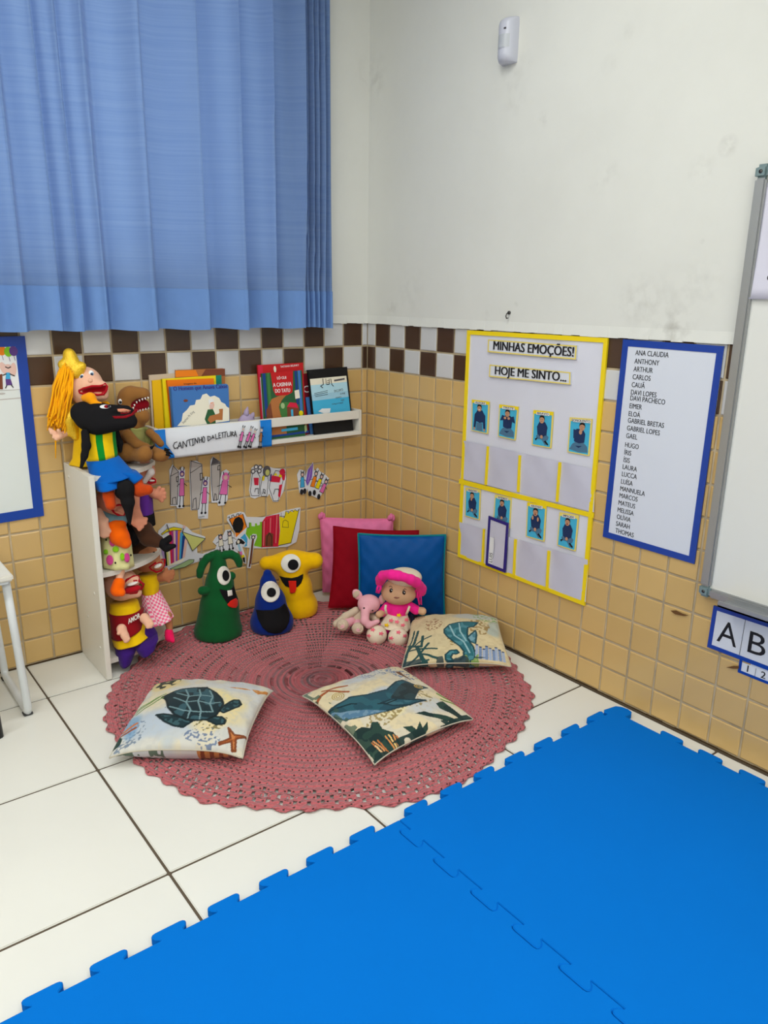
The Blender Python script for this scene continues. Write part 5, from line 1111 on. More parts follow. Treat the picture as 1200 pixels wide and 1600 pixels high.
for kn, ft_ in (((0.276,-0.25,0.622), (-0.039,-0.6,0.603)), ((0.579,-0.3,0.533), (0.546,-0.75,0.517))):
    blob('leg', [('c', kn, ft_, 0.192, 0.192, 0)], ['eleph_pink'], ep, .045, floor_z=0)
    fp = [('e', ft_, (0.241, 0.179, 0.246), 0)]
    fo = blob('foot', fp, ['eleph_beige'], ep, .04, floor_z=0)
    mb = MB(); c0 = (-0.129,0,0.341) if kn[0] < (0.431,0,0.511)[0] else (0.576,0,0.197)
    sp_ = [surf(fp, (c0[0] + (.03 + .045 * t) * math.cos(2.2 * t), 0, c0[2] + (.03 + .05 * t) * math.sin(2.2 * t)), el) for t in [k * .2 for k in range(17)]]
    mb.tube([Vector(q) + Vector((0, -.006, 0)) for q in sp_], .016, 6); mb.build('sole_swirl', ['sole_beige'], fo)

# ---------------------------------------------------------------- puppets on the top shelf
pg = 'hand puppets on the shelf unit'
pr_, el = toy('hand_puppet', ((-12.45,-0.75,7.22),-0.2966,0.1634), 'princess hand puppet with long yellow yarn hair and golden crown, on the top shelf')
PH = [('e', (-0.083,0,2.761), (0.585, 0.495, 0.675), 0, 0), ('c', (0.045,-0.2,2.844), (0.401,-0.35,2.743), 0.405, 0.247, 0), ('c', (-0.023,-0.2,2.522), (0.423,-0.35,2.505), 0.292, 0.202, 0), ('-e', (0.228,-0.65,2.685), (0.54, 0.315, 0.148), 1, 8)]
hd = blob('head', PH, ['skin_light', 'felt_mouth_red'], pr_, .045, .1)
blob('tongue', [('e', (0.304,-0.4,2.568), (0.202, 0.135, 0.049), 0)], ['skin_pink'], hd, .03)
mb = MB()
lipl = [(-0.302,0,2.607),(-0.146,0,2.678),(0.11,0,2.736),(0.362,0,2.73),(0.549,0,2.813),(0.6,0,2.716),(0.548,0,2.564),(0.466,0,2.451),(0.266,0,2.437),(0.09,0,2.492),(-0.162,0,2.488),(-0.283,0,2.53),(-0.302,0,2.607)]
lp_ = [surf(PH[:3], c, el, .1) for c in lipl]; mb.tube([Vector(q) + Vector((0, .0, 0)) for q in lp_], 0.038, 8); mb.build('lips', ['felt_mouth_red'], hd)
for c in ((-0.196,0,3.098), (0.128,0,3.178)):
    q = surf(PH[:3], c, el, .1); eye(hd, q, 0.09, look=(.15, -.1))
mb = MB(); mb.ball(surf(PH[:3], (0.075,0,2.93), el, .1), 0.076); mb.build('nose', ['skin_light'], hd)
blob('crown', [('c', (-0.339,-0.25,3.306), (-0.483,-0.1,3.718), 0.27, 0.214, 0), ('c', (-0.483,-0.1,3.718), (-0.51,-0.1,3.866), 0.214, 0.191, 0), ('c', (-0.376,-0.3,3.332), (-0.144,-0.3,3.476), 0.157, 0.146, 0), ('c', (-0.718,-0.2,3.519), (-0.564,-0.2,3.475), 0.18, 0.18, 0)], ['gold_sequin'], pr_, .05, .1)
mb = MB()
for k in range(95):
    a = k / 94.0; b_ = random.random()
    st = Vector((-0.731,-0.15,3.599)) * (1 - a) + Vector((-0.477,-0.35,3.318)) * a
    mid_ = Vector((-1.064,-0.15,2.781)) * (1 - a) + Vector((-0.562,-0.35,2.577)) * a
    lo_ = Vector((-1.241,-0.2,1.936)) * (1 - a) + Vector((-0.769,-0.35,1.831)) * a
    en = Vector((-1.328,-0.2,1.44)) * (1 - a) + Vector((-0.876,-0.35,1.313)) * a
    j = lambda s: Vector((random.uniform(-s, s), random.uniform(-.28, .28), random.uniform(-s, s)))
    mb.tube([st + j(.05), mid_ + j(.07), lo_ + j(.08), en + j(.1) + Vector((0, 0, .45 * b_ * b_))], [.03, .034, .034, .026], 6)
mb.tube([(-1.185,-0.3,1.45), (-1.19,-0.3,0.969), (-1.243,-0.3,0.398)], [.03, .03, .02], 6)
for k in range(6): mb.tube([Vector((0.409,0,2.221)) + Vector((.03 * k, 0, 0)), Vector((0.521,-0.1,2.098)) + Vector((.03 * k, 0, -.02))], .03, 6)
mb.build('yarn_hair', ['hair_yellow'], pr_)
blob('sleeve', [('c', (-0.553,-0.2,2.018), (-0.68,-0.3,1.711), 0.202, 0.225, 0), ('c', (-0.68,-0.3,1.711), (-0.781,-0.3,1.256), 0.225, 0.135, 0), ('c', (-0.63,-0.3,1.6), (-0.551,-0.3,1.113), 0.18, 0.135, 0)], ['gold_sequin'], pr_, .05, .1)
hn = [('c', (-0.842,-0.35,1.246), (-1.068,-0.45,1.164), 0.101, 0.112, 0)]
for t_ in ((-1.322,-0.45,1.415), (-1.291,-0.5,1.314), (-1.224,-0.55,1.167), (-1.151,-0.55,1.098)): hn.append(('c', (-1.046,-0.45,1.185), t_, 0.081, 0.058, 0))
hn.append(('c', (-0.983,-0.5,1.212), (-1.062,-0.6,1.406), 0.063, 0.054, 0))
blob('hand', hn, ['skin_light'], pr_, .03, .04)
loft('dress', [((-0.46,0,2.163), (0.236,0,2.139), .4), ((-0.574,0,1.33), (0.293,0,1.291), .45), ((-0.724,-0.1,0.327), (0.293,-0.1,0.266), .5), ((-0.842,-0.15,0.141), (0.339,-0.15,0.068), .55)], 'gold_cloth', pr_, 7, .06)

bd, el = toy('hand_puppet', ((-12.3,-1.6,7.22),-0.3109,0.1679), 'black long-snouted hand puppet in yellow and green striped shirt and blue shorts')
BH = [('e', (-0.606,-0.15,1.954), (0.374, 0.374, 0.418), 0, 0), ('e', (-0.139,-0.25,1.802), (0.749, 0.441, 0.507), 0, 2), ('c', (-0.217,-0.35,2.075), (0.747,-0.55,2.112), 0.242, 0.143, 0), ('c', (-0.212,-0.35,1.648), (0.821,-0.55,1.723), 0.374, 0.242, 0), ('e', (-0.812,-0.3,2.068), (0.198, 0.176, 0.286), 0, -20), ('c', (0.36,-0.35,1.733), (0.884,-0.5,2.015), 0.198, 0.121, 0), ('-e', (0.689,-0.85,2.018), (0.463, 0.264, 0.066), 1, 10)]
hd = blob('head', BH, ['cloth_black', 'felt_dark_red'], bd, .045, .1)
patch('snout_lining', [(0.451,0,2.049),(0.65,0,2.053),(0.881,0,1.988),(0.785,0,1.915),(0.604,0,1.921),(0.463,0,1.964)], BH, 'skin_pink', hd, el, .01, .1, .004)
patch('mouth_lip', [(0.272,0,1.819),(0.632,0,1.813),(0.873,0,1.873),(1.01,0,2.014),(1.107,0,2.037),(1.101,0,1.961),(0.961,0,1.832),(0.699,0,1.734),(0.338,0,1.733)], BH, 'felt_dark_red', hd, el, .012, .1, .004)
e_ = patch('eye', ell((0.083,0,2.141), 0.172, 0.07), BH, 'eye_white', hd, el, .03); patch('iris', ell((0.134,0,2.144), 0.088, 0.057), BH, 'felt_dark_red', e_, el, .02, lift=.04); patch('pupil', ell((0.195,0,2.142), 0.048, 0.048), BH, 'eye_black', e_, el, .02, lift=.06)
mb = MB()
blob('comb', [('c', (-0.524,-0.05,2.47), (-0.363,-0.15,2.478), 0.132, 0.187, 0), ('c', (-0.363,-0.15,2.478), (-0.257,-0.2,2.312), 0.176, 0.132, 0), ('c', (-0.257,-0.25,2.318), (-0.061,-0.3,2.276), 0.121, 0.079, 0)], ['comb_orange'], hd, .04, .06)
def stripes(s, c, t): return 0 if (c < -.28 or .02 < c < .55) else 1
loft('striped_shirt', [((-0.708,0,1.484), (0.353,0,1.527), .38), ((-0.727,-0.05,1.015), (0.339,-0.05,1.095), .42), ((-0.661,-0.1,0.362), (0.356,-0.1,0.504), .46)], ['shirt_yellow', 'shirt_green'], bd, 5, .03, 60, lambda s, c, t: 0 if (c < -.22 or .22 < c < .78) else 1)
loft('shorts', [((-0.681,-0.1,0.374), (0.377,-0.1,0.503), .46), ((-0.59,-0.45,-0.01), (0.651,-0.5,0.189), .5), ((-0.471,-0.85,-0.28), (0.87,-0.85,-0.016), .52)], 'cloth_blue', bd, 6, .04)
sl = loft('shorts_leg', [((-0.501,-0.8,-0.158), (0.374,-0.8,-0.084), .45), ((-0.388,-1.05,-0.479), (0.367,-1.05,-0.346), .45)], 'cloth_blue', bd, 4, .05)
loft('shorts_leg', [((0.307,-0.7,0.075), (0.919,-0.8,0.059), .42), ((0.656,-0.95,-0.356), (1.096,-0.95,-0.109), .3)], 'cloth_blue', bd, 4, .05)
blob('arm', [('c', (-0.611,-0.5,1.389), (-0.606,-0.6,0.978), 0.132, 0.143, 0), ('c', (-0.606,-0.6,0.978), (-0.692,-0.68,0.654), 0.143, 0.11, 0), ('c', (-0.692,-0.68,0.654), (-0.821,-0.75,0.287), 0.11, 0.053, 0)], ['cloth_black'], bd, .04)
blob('arm', [('c', (0.337,0.1,1.291), (0.453,0.1,0.886), 0.132, 0.11, 0), ('c', (0.453,0.1,0.886), (0.452,0.1,0.595), 0.11, 0.066, 0)], ['cloth_black'], bd, .04)
blob('tail', [('c', (0.41,-0.7,-0.197), (0.496,-1.25,-0.429), 0.132, 0.275, 0), ('c', (0.5,-1.25,-0.385), (0.543,-1.3,-0.883), 0.275, 0.209, 0), ('c', (0.543,-1.3,-0.883), (0.548,-1.3,-1.665), 0.209, 0.04, 0), ('e', (0.326,-1.2,-0.56), (0.176, .15, 0.198), 0)], ['cloth_black'], bd, .04)
blob('leg', [('c', (-0.054,-1,-0.317), (-0.043,-1.15,-0.655), 0.187, 0.187, 0), ('c', (-0.043,-1.15,-0.655), (-0.006,-1.25,-0.941), 0.187, 0.176, 0)], ['cloth_rust'], bd, .045)
blob('leg', [('c', (0.875,-0.95,-0.172), (0.924,-1.1,-0.54), 0.187, 0.198, 0), ('c', (0.924,-1.1,-0.54), (1.205,-1.3,-0.49), 0.22, 0.176, 0)], ['cloth_rust'], bd, .045)

dn, el = toy('hand_puppet', ((-10.9,-1,7.22),-0.3514,0.1619), 'brown dinosaur hand puppet with a green belly and open toothed mouth')
DH = [('e', (-0.244,0,2.297), (0.393, 0.37, 0.393), 0, 0), ('c', (-0.15,-0.1,2.419), (0.235,-0.3,2.457), 0.323, 0.231, 0), ('c', (-0.187,0,1.89), (0.142,-0.2,1.682), 0.323, 0.277, 0), ('c', (-0.3,0,2.119), (-0.176,0,1.434), 0.347, 0.416, 0), ('-e', (0.252,-0.5,2.125), (0.531, 0.347, 0.231), 1, 8), ]
hd = blob('head', DH, ['dino_brown', 'felt_dark_red'], dn, .045, .1)
blob('mouth_lining', [('e', (0.103,-0.15,2.06), (0.323, 0.185, 0.219), 0, 10)], ['felt_dark_red'], hd, .04)
mb = MB()
for L, s in (([(-0.134,0,1.962),(-0.089,0,2.06),(-0.007,0,2.156),(0.091,0,2.213),(0.188,0,2.25),(0.285,0,2.275),(0.381,0,2.297)], -1), ([(-0.109,0,1.783),(0.006,0,1.799),(0.083,0,1.817),(0.18,0,1.842),(0.276,0,1.863),(0.373,0,1.888)], 1)):
    for q in L:
        P0 = Vector(surf(DH[:4] , q, el, .1)); mb.tube([P0, P0 + Vector((.01, -.03, s * .065))], [.035, .008], 6)
mb.build('teeth', ['tooth_white'], hd)
q = surf(DH[:4], (-0.542,0,2.17), el, .1); e_ = eye(hd, q, 0.083, 'cloth_black')
DB = [('e', (-0.333,0,0.75), (0.462, 0.416, 0.601), 0), ('e', (-0.425,0,0.383), (0.554, 0.462, 0.37), 0), ('c', (-0.248,0,1.345), (-0.23,0,0.977), 0.393, 0.416, 0)]
bo = blob('body', DB, ['dino_brown', 'dino_belly'], dn, .05, .1, floor_z=0.0)
patch('belly', [(-0.297,0,1.25),(-0.073,0,1.201),(0.237,0,1.271),(0.366,0,1.185),(0.422,0,0.858),(0.478,0,0.529),(0.3,0,0.475),(0.117,0,0.626),(-0.063,0,0.797),(-0.209,0,0.884)], DB + DH[:4], 'dino_belly', bo, el, .02, .1, .006)
blob('arm', [('c', (-0.396,-0.5,1.069), (-0.098,-0.75,0.785), 0.208, 0.162, 0), ('c', (-0.098,-0.75,0.785), (0.215,-0.85,0.699), 0.162, 0.127, 0)], ['dino_brown'], dn, .045)
blob('arm', [('c', (0.364,-0.1,1.063), (0.544,-0.35,0.915), 0.15, 0.139, 0), ('c', (0.544,-0.35,0.915), (0.703,-0.5,0.728), 0.139, 0.127, 0)], ['dino_brown'], dn, .045)
for pr in ([('e', (-0.395,-0.55,0.488), (0.462, 0.323, 0.323), 0), ('c', (-0.165,-0.75,0.425), (0.088,-1,0.439), 0.231, 0.266, 0), ('e', (0.156,-1.05,0.513), (0.254, 0.208, 0.277), 0)], [('c', (0.297,-0.35,0.464), (0.564,-0.75,0.39), 0.208, 0.231, 0), ('e', (0.688,-0.9,0.368), (0.277, 0.208, 0.219), 0), ('c', (0.774,-1,0.429), (0.926,-1.05,0.478), 0.139, 0.092, 0)]): blob('leg', pr, ['dino_brown'], dn, .045, .08)
mb = MB()
for a, b in (((0.864,-1.1,0.558), (1.071,-1.15,0.445)), ((0.804,-1.1,0.629), (0.994,-1.15,0.607)), ((0.857,-1.15,0.478), (1,-1.2,0.39)), ((0.358,-1.05,0.662), (0.208,-1.15,0.688)), ((0.359,-1.05,0.685), (0.47,-1.1,0.779)), ((0.313,-1.1,0.651), (0.243,-1.15,0.574))): mb.tube([a, b], [.065, .015], 6)
mb.build('claws', ['cloth_black'], dn)

# ---------------------------------------------------------------- puppets on the middle shelf
gr, el = toy('hand_puppet', ((-11.5,-0.8,3.85),-0.3291,0.2750), 'white-haired hand puppet with purple blouse and black hooked shoe, on the middle shelf')
GH = [('e', (0.725,-0.1,3.02), (0.379, 0.355, 0.427), 0), ('c', (0.753,-0.2,2.851), (0.959,-0.35,2.706), 0.213, 0.166, 0), ('-e', (0.994,-0.6,2.762), (0.261, 0.213, 0.085), 1, 6)]
hd = blob('head', GH, ['skin_pink', 'felt_mouth_red'], gr, .04, .08)
blob('teeth', [('e', (0.958,-0.42,2.758), (0.118, 0.095, 0.043), 0)], ['tooth_white'], hd, .025)
mb = MB(); mb.tube([Vector(surf(GH[:2], c, el)) + Vector((0, -.01, 0)) for c in [(0.734,0,2.608),(0.888,0,2.53),(1.068,0,2.568),(1.056,0,2.664),(0.935,0,2.717)]], 0.038, 8); mb.build('lips', ['felt_mouth_red'], hd)
blob('white_hair', [('c', (0.692,-0.45,2.746), (0.929,-0.55,3.082), 0.095, 0.118, 0), ('c', (0.929,-0.55,3.082), (0.957,-0.5,3.14), 0.118, 0.083, 0), ('e', (0.521,0,3.223), (0.284, 0.284, 0.284), 0)], ['hair_white'], gr, .035)
q = surf(GH[:2], (0.733,0,3.093), el); eye(hd, q, .07)
loft('blouse', [((0.377,0,2.424), (0.914,0,2.437), .38), ((0.36,-0.1,1.898), (0.943,-0.1,1.928), .42), ((0.348,-0.15,1.428), (0.933,-0.15,1.455), .42)], 'cloth_violet', gr, 5, .03)
hn = [('c', (0.85,-0.2,2.297), (1.057,-0.45,2.248), 0.166, 0.19, 0)]
for t_ in ((1.309,-0.5,2.41), (1.345,-0.5,2.264), (1.337,-0.5,2.121), (1.24,-0.5,2.008)): hn.append(('c', (1.1,-0.45,2.221), t_, 0.13, 0.076, 0))
hn.append(('c', (1.033,-0.5,2.262), (1.179,-0.55,2.502), 0.085, 0.066, 0)); blob('hand', hn, ['skin_pink'], gr, .03, .05)
loft('waistband', [((0.307,-0.15,1.48), (0.959,-0.15,1.502), .43), ((0.252,-0.25,1.05), (0.972,-0.25,1.088), .46)], 'cloth_black', gr, 4, .03)
blob('trouser_leg', [('c', (0.413,-0.3,1.149), (0.673,-0.95,0.786), 0.379, 0.308, 0), ('c', (0.673,-0.95,0.786), (0.965,-1.15,0.676), 0.308, 0.237, 0)], ['cloth_brown'], gr, .05)
blob('trouser_leg', [('c', (0.142,-0.2,1.045), (0.106,-0.7,0.712), 0.284, 0.284, 0)], ['cloth_black'], gr, .05)
blob('shoe', [('c', (0.987,-1.2,0.714), (1.252,-1.3,0.456), 0.154, 0.154, 0), ('c', (1.252,-1.3,0.456), (1.518,-1.35,0.519), 0.13, 0.085, 0), ('c', (1.175,-1.3,0.656), (1.357,-1.35,0.799), 0.142, 0.118, 0), ('c', (1.357,-1.35,0.799), (1.407,-1.35,0.89), 0.107, 0.062, 0)], ['cloth_black'], gr, .04, .06)

ds, el = toy('hand_puppet', ((-12.3,-1.3,3.85),-0.3076,0.2818), 'hand puppet with orange bib and strawberry-print dress, front of the middle shelf')
SH = [('e', (0.159,-0.1,2.19), (0.551, 0.46, 0.597), 0), ('c', (0.219,-0.3,1.935), (0.38,-0.5,1.905), 0.322, 0.207, 0), ('-e', (0.396,-0.95,2.047), (0.322, 0.23, 0.138), 1, -22)]
hd = blob('head', SH, ['skin_pink', 'felt_mouth_red'], ds, .045, .08)
mb = MB(); mb.tube([Vector(surf(SH[:2], c, el)) + Vector((0, -.01, 0)) for c in [(0.102,0,1.863),(0.178,0,1.968),(0.367,0,1.998),(0.516,0,1.941),(0.533,0,1.716),(0.473,0,1.59),(0.289,0,1.643),(0.163,0,1.765),(0.102,0,1.863)]], 0.039, 8); mb.build('lips', ['felt_mouth_red'], hd)
blob('tongue', [('e', (0.334,-0.62,1.918), (0.161, 0.115, 0.069), 0, -20)], ['skin_pink'], hd, .03)
blob('collar', [('c', (-0.21,-0.35,1.845), (0.02,-0.55,1.626), 0.138, 0.207, 0), ('c', (0.02,-0.55,1.626), (0.396,-0.6,1.607), 0.207, 0.184, 0), ('c', (0.396,-0.6,1.607), (0.556,-0.4,1.654), 0.184, 0.138, 0)], ['collar_blue'], ds, .045, .1)
SB = [('e', (0.195,-0.45,0.832), (0.551, .42, 0.689), 0)]
blob('bib', [('c', (0.163,-0.75,1.369), (0.287,-0.9,1.124), 0.299, 0.322, 0), ('c', (0.287,-0.9,1.124), (0.457,-1,0.906), 0.322, 0.207, 0), ('c', (0.067,-0.7,1.456), (0.384,-0.75,1.511), 0.138, 0.161, 0)], ['cloth_orange'], ds, .045, .1)
dress = loft('print_dress', [((-0.255,-0.3,1.277), (0.556,-0.3,1.297), .4), ((-0.339,-0.5,0.782), (0.657,-0.5,0.731), .5), ((-0.375,-0.7,0.098), (0.68,-0.7,-0.042), .58)], 'cream_print', ds, 8, .06)
SD = [('c', (0.166,-0.3,1.238), (0.149,-0.7,0.04), 0.46, 0.62, 0)]
for c, m_, rx, rz in (((-0.1,0,0.048), 'fruit_pink', 5, 8), ((0.469,0,0.073), 'fruit_pink', 4, 7.5), ((0.035,0,0.686), 'fruit_pink', 4.4, 7), ((0.123,0,0.412), 'lime_leaf', 4.6, 4.6), ((-0.206,0,0.349), 'lime_leaf', 3.4, 4), ((0.319,0,0.126), 'lime_leaf', 3.2, 6), ((-0.153,0,0.895), 'shirt_green', 2.5, 3), ((0.606,0,0.144), 'cloth_black', 1.2, 1.8), ((0.076,0,-0.068), 'cloth_black', 1.2, 1.8), ((-0.162,0,0.777), 'cloth_black', 1.2, 1.6)):
    patch('printed_fruit' if rx > 1.5 else 'printed_dot', ell(c, rx * 0.023, rz * 0.023, 14), SD, m_, dress, el, .01, .1, .02)
hn = [('c', (-0.349,-0.6,1.97), (-0.235,-0.85,1.618), 0.161, 0.207, 0)]
for t_ in ((-0.287,-1,1.255), (-0.209,-1,1.201), (-0.103,-1,1.237), (-0.03,-1,1.368)): hn.append(('c', (-0.218,-0.9,1.585), t_, 0.138, 0.078, 0))
hn.append(('c', (-0.259,-0.8,1.834), (-0.081,-0.9,1.755), 0.092, 0.069, 0)); blob('hand', hn, ['skin_light'], ds, .03, .06)
hn = [('c', (0.959,0,2.524), (0.851,-0.5,1.959), 0.138, 0.184, 0), ('c', (0.851,-0.5,1.959), (0.913,-0.9,1.623), 0.184, 0.23, 0)]
for t_ in ((0.951,-1.05,1.361), (1.041,-1.05,1.446), (1.156,-1.05,1.574), (1.188,-1,1.696)): hn.append(('c', (0.933,-0.95,1.635), t_, 0.149, 0.074, 0))
hn.append(('c', (0.818,-0.9,1.769), (0.676,-1,1.625), 0.087, 0.069, 0)); blob('hand', hn, ['skin_pink'], ds, .035, .06)
blob('leg', [('c', (0.321,-0.8,0.103), (0.147,-1.1,-0.39), 0.156, 0.126, 0)], ['skin_light'], ds, .04)
blob('shoe', [('c', (0.138,-1.15,-0.49), (0.055,-1.2,-0.723), 0.207, 0.23, 0), ('c', (0.055,-1.2,-0.723), (0.194,-1.35,-0.778), 0.195, 0.138, 0)], ['cloth_orange'], ds, .04, .06)

# ---------------------------------------------------------------- puppets on the bottom shelf
sk, el = toy('hand_puppet', ((-11.2,-0.9,0.62),-0.3403,0.3769), 'tan-faced hand puppet with yellow shirt and pink checked skirt, on the bottom shelf')
KH = [('e', (0.237,0,2.935), (0.515, 0.441, 0.539), 0), ('c', (0.407,-0.2,2.834), (0.646,-0.4,2.778), 0.319, 0.221, 0), ('-e', (0.703,-0.75,2.843), (0.368, 0.245, 0.123), 1, 22)]
hd = blob('head', KH, ['skin_tan', 'felt_mouth_red'], sk, .045, .08)
blob('teeth', [('e', (0.64,-0.55,2.78), (0.159, 0.123, 0.074), 0, 20)], ['tooth_white'], hd, .03)
mb = MB(); mb.tube([Vector(surf(KH[:2], c, el)) + Vector((0, -.01, 0)) for c in [(0.339,0,2.554),(0.549,0,2.689),(0.799,0,2.798),(0.901,0,2.811),(0.866,0,2.568),(0.731,0,2.358),(0.567,0,2.329),(0.412,0,2.435),(0.339,0,2.554)]], 0.039, 8); mb.build('lips', ['felt_mouth_red'], hd)
q = surf(KH[:2], (0.534,0,3.084), el); mb = MB(); mb.ball(q, 0.059); mb.build('eye', ['eye_black'], hd)
blob('dark_hair', [('e', (-0.118,0,3.069), (0.294, 0.343, 0.417), 0), ('e', (0.128,0.1,3.315), (0.417, 0.368, 0.221), 0)], ['cloth_brown'], sk, .045)
loft('shirt', [((-0.104,-0.1,2.319), (0.607,-0.1,2.297), .36), ((-0.016,-0.2,1.965), (0.65,-0.2,1.944), .38), ((0.005,-0.25,1.623), (0.606,-0.25,1.659), .36)], 'shirt_yellow', sk, 6, .03)
hn = [('c', (0.596,-0.1,2.119), (0.85,-0.3,2.267), 0.147, 0.196, 0)]
for t_ in ((1.155,-0.45,2.492), (1.171,-0.45,2.364), (1.116,-0.45,2.216), (0.994,-0.45,2.102)): hn.append(('c', (0.894,-0.35,2.28), t_, 0.147, 0.074, 0))
hn.append(('c', (0.825,-0.35,2.287), (0.932,-0.4,2.573), 0.088, 0.069, 0)); blob('hand', hn, ['skin_tan'], sk, .035, .06)
loft('checked_skirt', [((-0.04,-0.25,1.628), (0.656,-0.25,1.705), .36), ((-0.033,-0.5,1.161), (0.891,-0.5,1.207), .46), ((0.149,-0.8,0.594), (1.061,-0.8,0.842), .5)], ['skirt_pink', 'skirt_white'], sk, 9, .06, 64, lambda s, c, t: (int(s * 14) + int(t / (2 * math.pi) * 32)) % 2, rows=14)
blob('leg', [('c', (0.853,-0.85,0.889), (0.887,-1,0.431), 0.172, 0.123, 0)], ['skin_tan'], sk, .04)
blob('shoe', [('c', (0.853,-1.05,0.302), (0.862,-1.1,0.115), 0.159, 0.172, 0), ('c', (0.862,-1.1,0.115), (0.962,-1.3,0.062), 0.159, 0.088, 0)], ['shoe_pink'], sk, .04, .05)

vs, el = toy('hand_puppet', ((-12.2,-1.5,0.62),-0.3133,0.3879), 'hand puppet in yellow shirt and lettered dark red vest, front of the bottom shelf')
VH = [('e', (0.07,0,2.319), (0.591, 0.496, 0.614), 0), ('c', (0.213,-0.3,2.608), (0.53,-0.5,2.595), 0.307, 0.189, 0), ('c', (0.178,-0.3,2.123), (0.563,-0.5,2.127), 0.284, 0.177, 0), ('-e', (0.51,-0.95,2.593), (0.496, 0.307, 0.154), 1, 22)]
hd = blob('head', VH, ['skin_light', 'felt_mouth_red'], vs, .045, .1)
blob('teeth', [('e', (0.434,-0.62,2.541), (0.213, 0.142, 0.061), 0, 12)], ['tooth_white'], hd, .03)
blob('tongue', [('e', (0.397,-0.62,2.315), (0.331, 0.189, 0.13), 0, 10)], ['felt_mouth_red'], hd, .03)
mb = MB(); mb.tube([Vector(surf(VH[:3], c, el, .1)) for c in [(0.092,0,2.276),(0.267,0,2.45),(0.506,0,2.553),(0.66,0,2.544),(0.656,0,2.362),(0.813,0,2.213),(0.745,0,2.068),(0.539,0,1.918),(0.345,0,1.92),(0.177,0,2.006),(0.089,0,2.125),(0.092,0,2.276)]], 0.043, 8); mb.build('lips', ['felt_mouth_red'], hd)
q = surf(VH[:3], (-0.116,0,2.746), el, .1); eye(hd, q, 0.104)
VB = [('c', (0.103,-0.2,1.349), (0.121,-0.5,0.216), 0.567, 0.685, 0)]
loft('shirt', [((-0.376,-0.15,1.665), (0.594,-0.15,1.691), .42), ((-0.457,-0.3,1.215), (0.689,-0.3,1.237), .52), ((-0.424,-0.55,0.57), (0.814,-0.55,0.644), .6), ((-0.364,-0.7,0.253), (0.842,-0.7,0.528), .58)], 'shirt_yellow', vs, 6, .03)
def vest_m(s, c, t): return 0
vt = loft('vest', [((-0.443,-0.3,1.387), (0.769,-0.3,1.427), .56), ((-0.431,-0.42,1.013), (0.717,-0.42,1.081), .6), ((-0.427,-0.58,0.533), (0.649,-0.58,0.856), .62)], 'vest_red', vs, 4, .02)
V_, F_ = text2d('AMOR', .03)
lo_, hi_ = V_.min(0), V_.max(0); b0, b1, up_ = Vector((0.18,-1.06,1.188)), Vector((0.607,-0.98,1.354)), Vector((0.173,-1.02,1.368))
Vq = [tuple(b0 + (b1 - b0) * ((a - lo_[0]) / (hi_[0] - lo_[0])) + (up_ - b0) * ((b - lo_[1]) / (hi_[1] - lo_[1]))) for a, b in V_]
lt = mesh_obj('lettering', Vq, F_, ['felt_white'], vt)
for base, tips, col in (((-0.056,-1.1,1.054), ((0.037,-1.35,0.686), (0.103,-1.35,0.701), (0.15,-1.35,0.767), (-0.173,-1.3,0.987)), 'skin_light'), ((0.746,-0.95,1.298), ((0.982,-1.25,1.17), (0.932,-1.25,1.078), (0.823,-1.25,1.069), (0.948,-1.2,1.276)), 'skin_light')):
    hn = [('e', base, (0.165, .16, 0.189), 0)]
    mid_ = Vector(base) * .45 + Vector(tips[1]) * .55
    hn.append(('c', base, tuple(mid_), 0.154, 0.142, 0))
    for t_ in tips[:3]: hn.append(('c', tuple(mid_), t_, 0.109, 0.066, 0))
    hn.append(('c', base, tips[3], 0.085, 0.061, 0)); blob('hand', hn, [col], vs, .035, .06)
loft('trousers', [((-0.355,-0.55,0.334), (0.44,-0.6,0.416), .5), ((-0.321,-0.85,0.014), (0.386,-0.9,0.156), .42), ((-0.204,-1.05,-0.386), (0.149,-1.1,-0.293), .3)], 'cloth_purple', vs, 4, .06)
loft('trousers', [((0.26,-0.6,0.366), (1.161,-0.65,0.562), .5), ((0.322,-0.95,0.214), (1.152,-1,0.465), .42), ((0.511,-1.2,-0.05), (0.986,-1.25,0.201), .3)], 'cloth_purple', vs, 4, .06)
blob('trousers_seat', [('c', (-0.05,-0.5,0.291), (0.803,-0.55,0.468), 0.354, 0.354, 0)], ['cloth_purple'], vs, .05)

